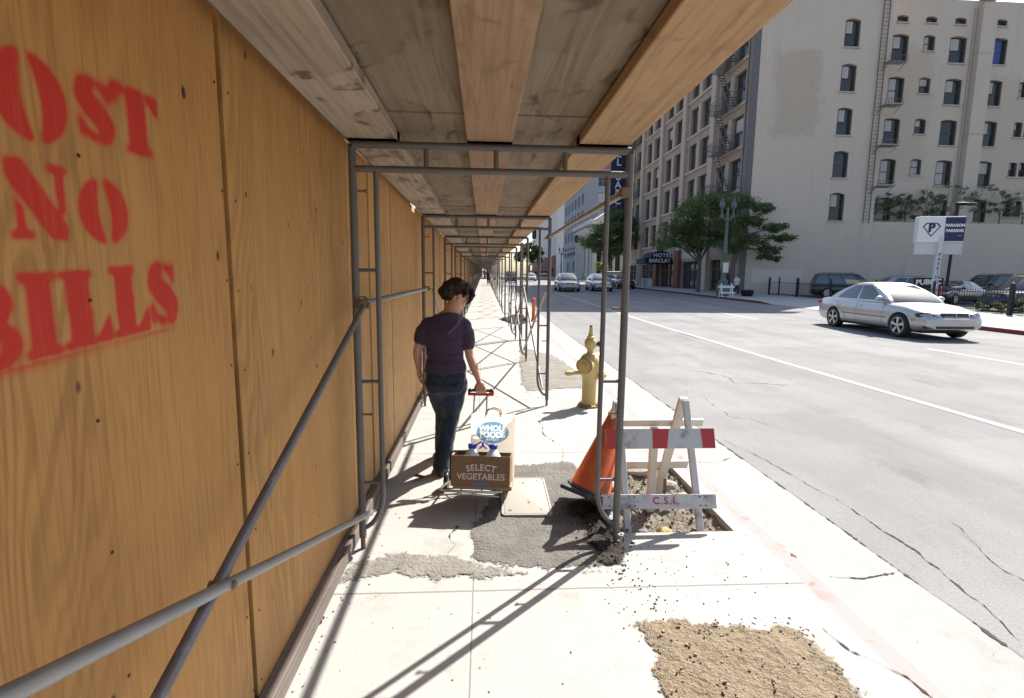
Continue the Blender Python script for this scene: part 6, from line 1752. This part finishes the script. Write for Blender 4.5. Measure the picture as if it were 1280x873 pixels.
    if kind != 'sedan': wB, wT = W / 2 * .885, W / 2 * .74
    def G(side, u, v, off=0.0):
        """side 0 front 1 left 2 rear 3 right; u 0..1 along it; v 0..1 up"""
        v2 = v
        w_ = wB + (wT - wB) * v2 ** 1.15; vp = v2 ** (1.32 if kind == 'sedan' else 1.15); xa_ = gb[1] + (gt[1] - gb[1]) * vp; xb_ = gb[0] + (gt[0] - gb[0]) * vp
        z_ = belt + (H - .035 - belt) * (v2 - .035 * math.sin(PI * v2) * -1)
        zc = z_
        if side in (0, 2):
            xx = xa_ if side == 0 else xb_; s = 1 if side == 0 else -1
            yy = (w_ * (1 - 2 * u)) * (1 if side == 2 else -1); bul = .10 * (1 - (yy / w_) ** 2) * (1 - .2 * v)
            return Vector((xx + s * (bul + off), yy, zc + off * .6))
        s = 1 if side == 1 else -1
        xx = xa_ + (xb_ - xa_) * (u if side == 1 else 1 - u)
        return Vector((xx, s * (w_ + .025 * math.sin(PI * (u)) + off), zc + off * .3))
    rings = []
    for v in [0, .08, .16, .24, .32, .40, .48, .56, .64, .72, .80, .86, .92, .96, 1.0]:
        ring_ = []
        vv = v
        for sd in range(4):
            for k in range(8): ring_.append(G(sd, k / 8, vv))
        rings.append(ring_)
    # roof crown: two shrinking rings
    c0 = Vector(((gt[0] + gt[1]) / 2, 0, 0))
    for f_, dz_ in ((.93, .022), (.7, .044), (.3, .056)):
        rings.append([Vector((c0.x + (q.x - c0.x) * f_, q.y * f_, q.z + dz_)) for q in rings[14]])
    mb = MB(); mb.loft(rings); roof = mb.build('roof', paintm, t, 50)
    def gl(nm, sd, u0, u1, v0, v1, m_=m_cglass, off=.008, nn=10):
        mb = MB()
        for i in range(nn):
            for j in range(14):
                q = [G(sd, u0 + (u1 - u0) * a / nn, v0 + (v1 - v0) * b / 14, off) for a, b in ((i, j), (i + 1, j), (i + 1, j + 1), (i, j + 1))]
                mb.quad(*q)
        bmesh.ops.remove_doubles(mb.bm, verts=mb.bm.verts[:], dist=.0005)
        o_ = mb.build(nm, m_, roof, 80); return o_
    gl('windscreen', 0, .07, .93, .06, .93); gl('rear_window', 2, .09, .91, .10, .92)
    cuts = [(.13, .47), (.515, .86)] if kind == 'sedan' else [(.16, .42), (.45, .69), (.72, .94)]
    for sd in (1, 3):
        for a, b in cuts:
            if sd == 3: a, b = 1 - b, 1 - a
            gl('side_window', sd, a, b, .12, .90)
    # wheels
    rr = rimr or r_w * .72
    for xx in (xf, xr):
        for s in (-1, 1):
            yc = s * (W / 2 - .115); mb = MB()
            mb.lathe([(rr * .98, -.09), (r_w - .02, -.10), (r_w, -.07), (r_w, .07), (r_w - .02, .10), (rr, .098), (rr * .96, .05), (0, .05)], (xx, yc, r_w), (0, s, 0), 32)
            wl = mb.build('wheel', m_tyre, t, 40)
            mb = MB(); mb.lathe([(rr, .05), (rr, .098), (rr * .93, .100), (rr * .90, .06), (0, .055)], (xx, yc, r_w), (0, s, 0), 32)
            if detail:
                for k in range(spokes):
                    a = 2 * PI * k / spokes + .3; d = Vector((math.cos(a), 0, math.sin(a)))
                    for da in (-.11, .11):
                        e = Vector((math.cos(a + da), 0, math.sin(a + da)))
                        mb.bar(Vector((xx, yc + s * .085, r_w)) + d * rr * .12, Vector((xx, yc + s * .090, r_w)) + e * rr * .94, .045 if False else .040, .03, (0, 1, 0))
                mb.lathe([(rr * .24, .05), (rr * .24, .098), (rr * .16, .108), (0, .108)], (xx, yc, r_w), (0, s, 0), 16)
            else:
                for k in range(6):
                    a = 2 * PI * k / 6; mb.bar(Vector((xx, yc + s * .085, r_w)), Vector((xx + math.cos(a) * rr * .94, yc + s * .09, r_w + math.sin(a) * rr * .94)), .07, .03, (0, 1, 0))
            mb.build('rim', m_alloy, wl, 35)
            if detail:
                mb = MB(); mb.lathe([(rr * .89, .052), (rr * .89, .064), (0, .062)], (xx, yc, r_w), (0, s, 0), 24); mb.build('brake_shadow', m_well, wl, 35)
    # front: lamps, grille, intake, plate; rear lamps
    zt_ = top(h2 - .12); tall = kind != 'sedan'
    lz = .62 if not tall else .80; gz = .60 if not tall else .80
    def surf(zf, y):
        """x of the nose surface roughly at lateral y"""
        for k in range(60):
            xx = h2 - k * .012
            if plan(xx) * .96 > abs(y) and top(xx) > zf and bot(xx) < zf: return xx
        return h2 - .5
    for s in (-1, 1):
        mb = MB()
        if not tall:
            xx = surf(lz + .0, .60); mb.ell((xx - .152, s * .640, lz + .012), (.19, .122, .086), Matrix.Rotation(s * -.62, 3, 'Z'), 22, 14); mb.ell((xx - .066, s * .485, lz - .004), (.14, .088, .068), Matrix.Rotation(s * -.30, 3, 'Z'), 20, 12)
        else:
            xx = surf(lz, .66); mb.box((xx - .05, s * (W / 2 - .24), lz), (.20, .30, .17), Matrix.Rotation(s * -.35, 3, 'Z'), .03, 2)
        hl_o = mb.build('headlight', m_lamp, t, 50)
        if not tall and detail:
            mb = MB(); mb.ell((xx - .166, s * .634, lz + .012), (.196, .134, .100), Matrix.Rotation(s * -.62, 3, 'Z'), 22, 14); mb.ell((xx - .080, s * .484, lz - .004), (.143, .099, .081), Matrix.Rotation(s * -.30, 3, 'Z'), 20, 12); mb.build('surround', m_trim, hl_o, 50)
        mb = MB(); rx = -h2 + .10; mb.box((rx + .02, s * (W / 2 - .225), .78 if not tall else .95), (.16, .24, .12 if not tall else .34), Matrix.Rotation(s * .3, 3, 'Z'), .03, 2); mb.build('tail_light', m_tail, t, 50)
        # mirror
        q = G(1 if s > 0 else 3, .10 if s > 0 else .90, .12); mb = MB(); mb.ell(q + Vector((.02, s * .12, .045)), (.075, .11, .072), None, 14, 10); mb.bar(q, q + Vector((.02, s * .1, .02)), .05, .04); mb.build('mirror', paintm, t, 50)
    xg = surf(gz, .2)
    mb = MB(); mb.box((xg - .035, 0, gz + .022), (.11, .68 if not tall else .8, .145), Matrix.Rotation(-.28, 3, 'Y'), .03, 2); gr = mb.build('grille', m_trim, t, 50)
    mb = MB()
    for k in range(4): mb.box((xg + .026 - .010 * k, 0, gz - .02 + .028 * k), (.02, .62, .007))
    mb.box((xg + .020, 0, gz + .022), (.03, .016, .13), Matrix.Rotation(-.28, 3, 'Y'))
    for s_z in (-.066, .075): mb.box((xg + .014 - .28 * s_z, 0, gz + .022 + s_z), (.03, .66, .012))
    mb.build('grille_bars', m_chr, gr)
    xi = surf(.34, .3); mb = MB(); mb.box((xi - .045, 0, .335 if not tall else .42), (.12, .98, .075), None, .03, 2)
    for s in (-1, 1): mb.ell((xi - .09, s * .66, .345), (.06, .08, .045))
    mb.build('lower_intake', m_trim, t, 50)
    mb = MB(); mb.box((-h2 - .004, 0, .62), (.02, .5, .14)); mb.build('number_plate', m_plate, t)
    if detail:
        for s in (-1, 1):
            mb = MB()
            def side(xx, z_, off=.003):
                w_, b_, t_ = plan(xx), bot(xx), top(xx); ss = sect(xx)
                for (y0_, z0_), (y1_, z1_) in zip(ss[1:-3], ss[2:-2]):
                    if z0_ <= z_ <= z1_: return Vector((xx, s * (y0_ + (y1_ - y0_) * (z_ - z0_) / (z1_ - z0_) + off), z_))
                return Vector((xx, s * (ss[7][0] + off), z_))
            def seam(pts, w_=.008):
                for (xa_, za_), (xb_, zb_) in zip(pts[:-1], pts[1:]):
                    m_ = 5
                    for k in range(m_):
                        A_ = (xa_ + (xb_ - xa_) * k / m_, za_ + (zb_ - za_) * k / m_); B_ = (xa_ + (xb_ - xa_) * (k + 1) / m_, za_ + (zb_ - za_) * (k + 1) / m_)
                        if abs(xb_ - xa_) < abs(zb_ - za_): mb.quad(side(A_[0] - w_ / 2, A_[1]), side(A_[0] + w_ / 2, A_[1]), side(B_[0] + w_ / 2, B_[1]), side(B_[0] - w_ / 2, B_[1]))
                        else: mb.quad(side(A_[0], A_[1] - w_ / 2), side(B_[0], B_[1] - w_ / 2), side(B_[0], B_[1] + w_ / 2), side(A_[0], A_[1] + w_ / 2))
            seam([(.90, .83), (.88, .60), (.86, .30)]); seam([(-.18, .85), (-.20, .6), (-.20, .28)]); seam([(xr + .62, .30), (xr + .50, .50), (xr + .20, .72), (xr + .12, .85)])
            seam([(xf - .45, .255), (xr + .45, .255)], .02); seam([(xf - .42, .50), (xr + .42, .51)], .022)
            mb.build('door_seams', m_seam, t, None)
            for xx in (-.04, -1.02):
                q = side(xx, .755, .014); mb = MB(); mb.ell(q, (.085, .016, .018)); mb.build('door_handle', paintm, t, 50)
            q = side(xf + .44, .50, .006); mb = MB(); mb.box(q, (.13, .02, .04), Matrix.Rotation(s * -.25, 3, 'Z'), .008); mb.build('side_marker', m_amber, t)
            q = Vector((xf + .2, 0, 0))
        # small ring-and-spoke bonnet emblem
        ex = h2 - .36; ez = top(ex) + .02
        mb = MB(); mb.tube([(ex, .035 * math.cos(a), ez + .04 + .035 * math.sin(a)) for a in [2 * PI * k / 14 for k in range(14)]], .004, 5, closed=True)
        for a in (PI / 2, PI / 2 + 2.094, PI / 2 - 2.094): mb.tube([(ex, 0, ez + .04), (ex, .033 * math.cos(a), ez + .04 + .033 * math.sin(a))], .003, 5)
        mb.build('emblem', m_chr, t)
    if kind in ('suv', 'van'):
        mb = MB()
        for s in (-1, 1): mb.tube([(gt[1] - .15, s * wT * .93, H + .02), (gt[1] - .25, s * wT * .93, H + .055), (gt[0] + .25, s * wT * .93, H + .055), (gt[0] + .15, s * wT * .93, H + .02)], .016, 6)
        mb.build('roof_rack', m_trim, t, 50)
    return t
p_silver = paint('silver_paint', (0.46, 0.44, 0.435), .55, .32)
p_silver2 = paint('silver_grey_paint', (0.36, 0.365, 0.37), .5, .32)
p_gold = paint('pale_gold_paint', (0.34, 0.325, 0.30), .5, .32)
p_black = paint('black_paint', (0.008, 0.008, 0.009), 0, .2)
p_navy = paint('navy_paint', (0.010, 0.014, 0.030), .2, .22)
car('silver sedan with five-spoke alloy wheels driving in the sunlit lane', p_silver, 13.55, 16.05, R(-93.0), name='sedan', scale=1.13)
car('pale gold sedan coming along the shaded street, the nearer to the walkway', p_gold, 7.85, 47.6, R(-91), 4.4, 1.76, 1.50, 'sedan', False, name='sedan', scale=1.13, wb=2.65)
car('silver sedan coming along the shaded street, behind a scaffold post', p_silver2, 11.35, 49.5, R(-92), 4.6, 1.80, 1.48, 'sedan', False, name='sedan', scale=1.13, wb=2.75)
car('dark SUV by the far kerb beyond the two oncoming sedans', p_black, 15.6, 56.5, R(-90), 4.6, 1.85, 1.72, 'suv', False, name='suv', scale=1.08)
car('black car partly hidden behind the oncoming silver sedan', p_black, 14.2, 62, R(-90), 4.5, 1.78, 1.45, 'sedan', False, name='sedan')
car('dark SUV waiting far up the near kerb behind the scaffold posts', p_black, 4.4, 82, R(-90), 4.7, 1.85, 1.75, 'suv', False, name='suv')
car('grey car stopped at the far crossing in mid street', p_silver2, 8.6, 92, R(-90), 4.5, 1.78, 1.45, 'sedan', False, name='sedan')
car('black van with a rounded tail parked against the cream wall', p_black, 27.1, 36.3, R(-28), 4.7, 1.9, 1.80, 'van', False, z=terr(36), group='cars in the parking lot', wb=2.8)
car('silver estate car with a roof rack parked at the cream wall', p_silver2, 33.0, 38.8, R(165), 4.7, 1.80, 1.62, 'suv', False, z=terr(38), group='cars in the parking lot', wb=2.75)
car('black sedan parked behind the fence beside the sign pole', p_black, 29.6, 30.2, R(-160), 4.5, 1.78, 1.42, 'sedan', False, z=terr(30), group='cars in the parking lot')
car('dark SUV parked in the second row behind the black sedan', p_black, 35.0, 33.0, R(175), 4.9, 1.9, 1.85, 'suv', False, z=terr(33), group='cars in the parking lot', wb=2.9)
car('dark blue SUV parked right behind the fence and its thick post', p_navy, 27.9, 24.2, R(-172), 4.8, 1.9, 1.80, 'suv', False, z=terr(24), group='cars in the parking lot', wb=2.85)

# ================================================================== SIGNS, LAMPS, SIGNALS, SMALL THINGS
m_signw = M('sign_face', (0.66, 0.65, 0.64), .5, 0, .05, 2)
m_signn = M('sign_navy', (0.012, 0.016, 0.075), .5, 0, .1, 2)
m_pole = M('sign_pole', (0.52, 0.52, 0.53), .5, 0, .1, 4)
sg = thing('parking_sign', 'white and navy parking sign with a P in a diamond on a pale pole', 'sign', (24.75, 26.5, terr(26.5)), R(-14))
mb = MB(); mb.box((-.02, 0, 4.22), (2.22, .42, 1.38), None, .03); cab = mb.build('cabinet', m_signw, sg)
mb = MB(); mb.box((.60, -.216, 4.22), (.94, .012, 1.26)); mb.build('navy_panel', m_signn, sg)
mb = MB(); dia = [(-.36, 4.62), (-.16, 4.86 - .06), (-.0, 4.62)]
cx, cz = -.50, 4.27
D_ = [(-.27, .30), (.27, .30), (.44, .10), (0, -.46), (-.44, .10)]; D2 = [(x * .82, z_ * .82 + .005) for x, z_ in D_]
for i in range(5):
    j = (i + 1) % 5; mb.quad((cx + D_[i][0], -.214, cz + D_[i][1]), (cx + D_[j][0], -.214, cz + D_[j][1]), (cx + D2[j][0], -.214, cz + D2[j][1]), (cx + D2[i][0], -.214, cz + D2[i][1]))
mb.text('P', .62, lambda x, y, d: Vector((cx + x, -.214, cz + .02 + y)), .004, bold=.035); mb.build('emblem', m_signn, sg, recalc=False)
mb = MB(); mb.text('PARAGON', .205, lambda x, y, d: Vector((.60 + x * .93, -.226, 4.42 + y)), .004, spacing=1.0, bold=.010); mb.build('lettering', m_lett, sg, recalc=False); mb = MB(); mb.text('PARKING', .205, lambda x, y, d: Vector((.60 + x * .93, -.226, 4.14 + y)), .004, spacing=1.05, bold=.010); mb.build('lettering', m_lett, sg, recalc=False); mb = MB(); mb.text('INC', .08, lambda x, y, d: Vector((.86 + x, -.226, 3.88 + y)), .004)
mb.build('lettering', m_lett, sg, recalc=False)
mb = MB(); mb.box((.0, .02, 3.22), (2.24, .16, .66), None, .01); mb.build('lower_panel', M('sign_lower', (.50, .51, .53), .6, 0, .06, 2), sg)
mb = MB()
for x in (-1.10, 1.10): mb.box((x, -.06, 3.22), (.05, .05, .70))
mb.build('panel_edge', m_pole, sg)
mb = MB(); mb.box((.02, -.13, 1.95), (.24, .20, 3.9), None, .01)
pp = mb.build('pole', m_pole, sg)
mb = MB()
for i, c in enumerate('PARKING'): mb.text(c, .26, lambda x, y, d, i=i: Vector((.02 + x, -.233, 2.85 - .24 * i + y)), .004, bold=.004)
mb.build('lettering', m_signn, pp, recalc=False)
# slim dark lamp pole behind the sign
lp = thing('lamp_pole', 'slim dark lamp pole with a flat arm in the parking lot behind the sign', 'lamp pole', (28.9, 30.0, terr(30)))
mb = MB(); mb.tube([(0, 0, 0), (.12, 0, 6.15)], .085, 10); mb.build('pole', m_fence, lp, 50)
mb = MB(); mb.box((.62, 0, 6.12), (1.15, .32, .16), None, .04); mb.build('lamp_head', m_fence, lp, 50)
# small black notice board by the fence
gb_ = thing('notice_board', 'small black board lettered PUBLIC behind the fence, left of the sign pole', 'notice board', (25.75, 27.9, terr(27.9)), R(-16))
mb = MB(); mb.box((0, 0, 1.22), (1.5, .05, .80), None, .01); mb.build('board', m_fence, gb_)
mb = MB(); mb.text('PUBLIC', .40, lambda x, y, d: Vector((x, -.028, 1.36 + y + x * .06)), .004, bold=.012); mb.build('lettering', m_lett, gb_, recalc=False)
for sx in (-.6, .6):
    mb = MB(); mb.box((sx, .03, .6), (.06, .05, 1.2)); mb.build('leg', m_fence, gb_)
# dark perforated post among the scaffold legs
mb = MB(); mb.box((.93, 12.45, 1.2), (.075, .075, 2.4), None, .004)
pp_ = mb.build('perforated_post', m_steel); props(pp_, 'square dark steel post with punched holes among the kerb side scaffold legs', 'post')
mb = MB()
for k in range(22): mb.lathe([(.011, 0), (.011, .001), (0, .0015)], (.93, 12.411, .12 + .105 * k), (0, -1, 0), 8)
hh_ = mb.build('punched_holes', m_lett); hh_.parent = pp_; hh_.location = hh_.location - pp_.location
# orange delineators
m_orange2 = M('safety_orange', (0.65, 0.12, 0.04), .5, 0, .1, 5)
def delineator(x, y, z, h_, label, r_=.055):
    mb = MB(); mb.lathe([(.16, 0), (.16, .04), (r_ * 1.2, .07), (r_, .12), (r_ * .9, h_), (0, h_ + .02)], (x, y, z), seg=14); o = mb.build('delineator', m_orange2, None, 40); return props(o, label, 'delineator')
delineator(26.0, 27.3, terr(27), 1.15, 'orange delineator post behind the fence in front of the black sedan')
delineator(1.74, 17.4, .02, .80, 'orange delineator post standing by the dirt heap at the kerb', .06)
# twin-globe street lamp
m_lampg = M('lamp_green', (0.12, 0.145, 0.13), .6, .2, .25, 3, .05)
m_globe = M('lamp_globe', (0.10, 0.11, 0.105), .3, 0, .08, 3)
def street_lamp(label, x, y):
    t = thing('street_lamp', label, 'street lamp', (x, y, terr(y)), R(8), 'ornate street lamps')
    mb = MB(); mb.box((0, 0, .45), (.75, .75, .9), None, .06); mb.box((0, 0, 1.05), (.55, .55, .4), None, .08); mb.build('pedestal', m_lampg, t)
    mb = MB(); mb.lathe([(.22, 1.2), (.16, 1.5), (.15, 3.2), (.18, 3.25), (.14, 3.4), (.10, 5.6), (.16, 5.7), (.10, 5.85), (.08, 6.6), (0, 6.7)], seg=14); mb.build('shaft', m_lampg, t, 40)
    for s in (-1, 1):
        mb = MB(); mb.tube([(0, 0, 5.6), (s * .25, 0, 5.75), (s * .48, 0, 6.1), (s * .48, 0, 6.5)], [.07, .06, .06, .07], 8); mb.ell((s * .48, 0, 6.0), (.10, .10, .20)); ar = mb.build('arm', m_lampg, t, 50)
        mb = MB(); mb.lathe([(.09, 6.5), (.17, 6.62), (.20, 6.82), (.16, 7.02), (.08, 7.2), (.04, 7.34), (0, 7.42)], (s * .48, 0, 0), seg=16); mb.build('globe', m_globe, t, 50)
    return t
l0 = street_lamp('ornate green lamp with twin globes standing before the hotel corner', 18.36, 37.8)
mb = MB(); mb.box((.0, -.19, 2.15), (.45, .03, .75)); mb.build('notice', m_signw, l0)
for x, y, lab in ((18.4, 92, 'ornate street lamp far up the street by the bank'), (18.4, 120, 'ornate street lamp far up the street beyond the bank')):
    c = dup(l0); c.location = (x, y, terr(y)); c['label'] = lab
    for ch in list(c.children):
        if ch.name.startswith('notice'): bpy.data.objects.remove(ch)
# traffic signals on mast arms
def signal(label, x, y, arm, zh, head_x):
    t = thing('traffic_signal', label, 'traffic signal', (x, y, terr(y)), 0, 'traffic signals at the crossing')
    mb = MB(); mb.tube([(0, 0, 0), (0, 0, zh + .5)], .11, 8); mb.tube([(0, 0, zh + .45), (head_x, 0, zh + .55)], .07, 8); mb.build('mast', m_lampg, t, 50)
    mb = MB(); mb.box((head_x, -.1, zh), (.62, .32, 1.35), None, .04); hd = mb.build('signal_head', m_fence, t)
    for k, (c, n_) in enumerate((((.10, .01, .01), 'red'), ((.10, .06, .01), 'amber'), ((.01, .07, .04), 'green'))):
        mb = MB(); mb.lathe([(.13, .0), (.13, .03), (0, .04)], (head_x, -.26, zh + .4 - .4 * k), (0, -1, 0), 12); mb.build('lens', M('lens_' + n_, c, .3), hd)
    return t
s1 = signal('traffic signal on a mast arm in front of the grey office block', 18.3, 88, 1, 7.3, -2.2)
mb = MB(); mb.box((2.2 - 3.0, -.1, 6.9), (1.9, .05, .55)); mb.build('street_name_sign', M('street_blue', (.06, .11, .25), .5), s1)
signal('traffic signal on a mast arm reaching over the street beside the walkway', 2.1, 74, 1, 7.0, 5.2)
# hotel chairs and table rail, tub, bench barricade, far pedestrians
bw2 = thing('barricade', 'small white A-frame barricade on the far kerb near the twin-globe lamp', 'barricade', (17.75, 36.0, terr(36)), R(5))
for s in (-1, 1):
    mb = MB()
    mb.bar((s * .42, -.22, 0), (s * .40, 0, .98), .07, .05); mb.bar((s * .42, .22, 0), (s * .40, 0, .98), .07, .05); mb.build('leg', m_lett, bw2)
for y, z, h_ in ((-.09, .74, .16), (-.17, .32, .12), (.10, .74, .16)):
    mb = MB(); mb.box((0, y * 1.2, z), (1.15, .03, h_)); mb.build('board', m_lett, bw2)
mb = MB(); mb.lathe([(.30, 0), (.42, .12), (.46, .45), (.42, .5), (.38, .45), (0, .42)], (20.1, 37.4, terr(37.4)), seg=20); o = mb.build('planter_tub', m_fence, None, 40); props(o, 'round black tub on the far pavement before the open fence', 'tub')
for i, (y, lab) in enumerate(((59.0, 'white railing section under the awning, nearest the red brick pier'), (61.0, 'white railing section under the awning, the farther one'))):
    mb = MB()
    for k in range(6): mb.box((19.6, y - .8 + .32 * k, terr(y) + .5), (.05, .05, .9))
    for z in (.25, .95): mb.box((19.6, y, terr(y) + z), (.05, 1.8, .05))
    o = mb.build('railing', m_lett); props(o, lab, 'railing', 'railings under the awning')
# simple distant pedestrians, one continuous body each
def pedestrian(label, x, y, top_c, leg_c, hair_c, h_=1.7, face=0.0, stride=.18):
    t = thing('person', label, 'person', (x, y, terr(y)), face)
    k = h_ / 1.7; mb = MB()
    mb.ell((0, .01, 1.58), (.085, .10, .115)); limb(mb, [(0, 0, 1.5), (0, 0, 1.36)], [.055, .07], 10)
    mb.loft([ring(z, 0, 0, rx, ry, 16) for z, rx, ry in ((.82, .15, .10), (.95, .165, .11), (1.1, .15, .105), (1.3, .19, .11), (1.42, .14, .08))])
    for s in (-1, 1):
        limb(mb, [(s * .185, 0, 1.36), (s * .225, s * .04, 1.10), (s * .215, s * .10 + .05, .86)], [.052, .042, .032], 8)
        limb(mb, [(s * .085, 0, .86), (s * .09, s * stride * .5, .48), (s * .09, s * stride, .07)], [.085, .06, .045], 8); mb.ell((s * .09, s * stride + .06, .045), (.045, .13, .045))
    bm_ = remeshed(mb, .022, 2, .5); bm_.bm.transform(Matrix.Scale(k, 4)); bm_.build('body', m_skin, t, 80)
    mb = MB(); mb.loft([ring(z * k, 0, 0, rx * k, ry * k, 16) for z, rx, ry in ((.80, .175, .125), (.95, .185, .13), (1.1, .172, .125), (1.3, .21, .13), (1.42, .16, .10), (1.46, .08, .07))])
    for s in (-1, 1): limb(mb, [(s * .185 * k, 0, 1.36 * k), (s * .212 * k, s * .02 * k, 1.16 * k)], [.07 * k, .058 * k], 8)
    remeshed(mb, .025, 1, .5).build('top', top_c, t, 80)
    mb = MB()
    for s in (-1, 1): limb(mb, [(s * .085 * k, 0, .86 * k), (s * .09 * k, s * stride * .5 * k, .48 * k), (s * .09 * k, s * stride * k, .12 * k)], [.105 * k, .08 * k, .065 * k], 8)
    remeshed(mb, .025, 1, .5).build('trousers', leg_c, t, 80)
    mb = MB(); mb.ell((0, -.02 * k, 1.62 * k), (.098 * k, .105 * k, .10 * k)); mb.build('hair', hair_c, t, 80)
    return t
pedestrian('person in a pale top standing at the hotel corner beside the black tub', 20.2, 39.3, m_cream, m_jean, m_hair, 1.62, R(120), .08)
pedestrian('distant person in dark clothes walking at the end of the walkway', .55, 62, m_shirt, m_jean, m_hair, 1.7, 0, .2)
pedestrian('distant person in a grey top beyond the end of the covered walkway', .2, 96, m_steel, m_jean, m_hair, 1.75, R(180), .2)

# everything unnamed by a label so far is reported here, none expected
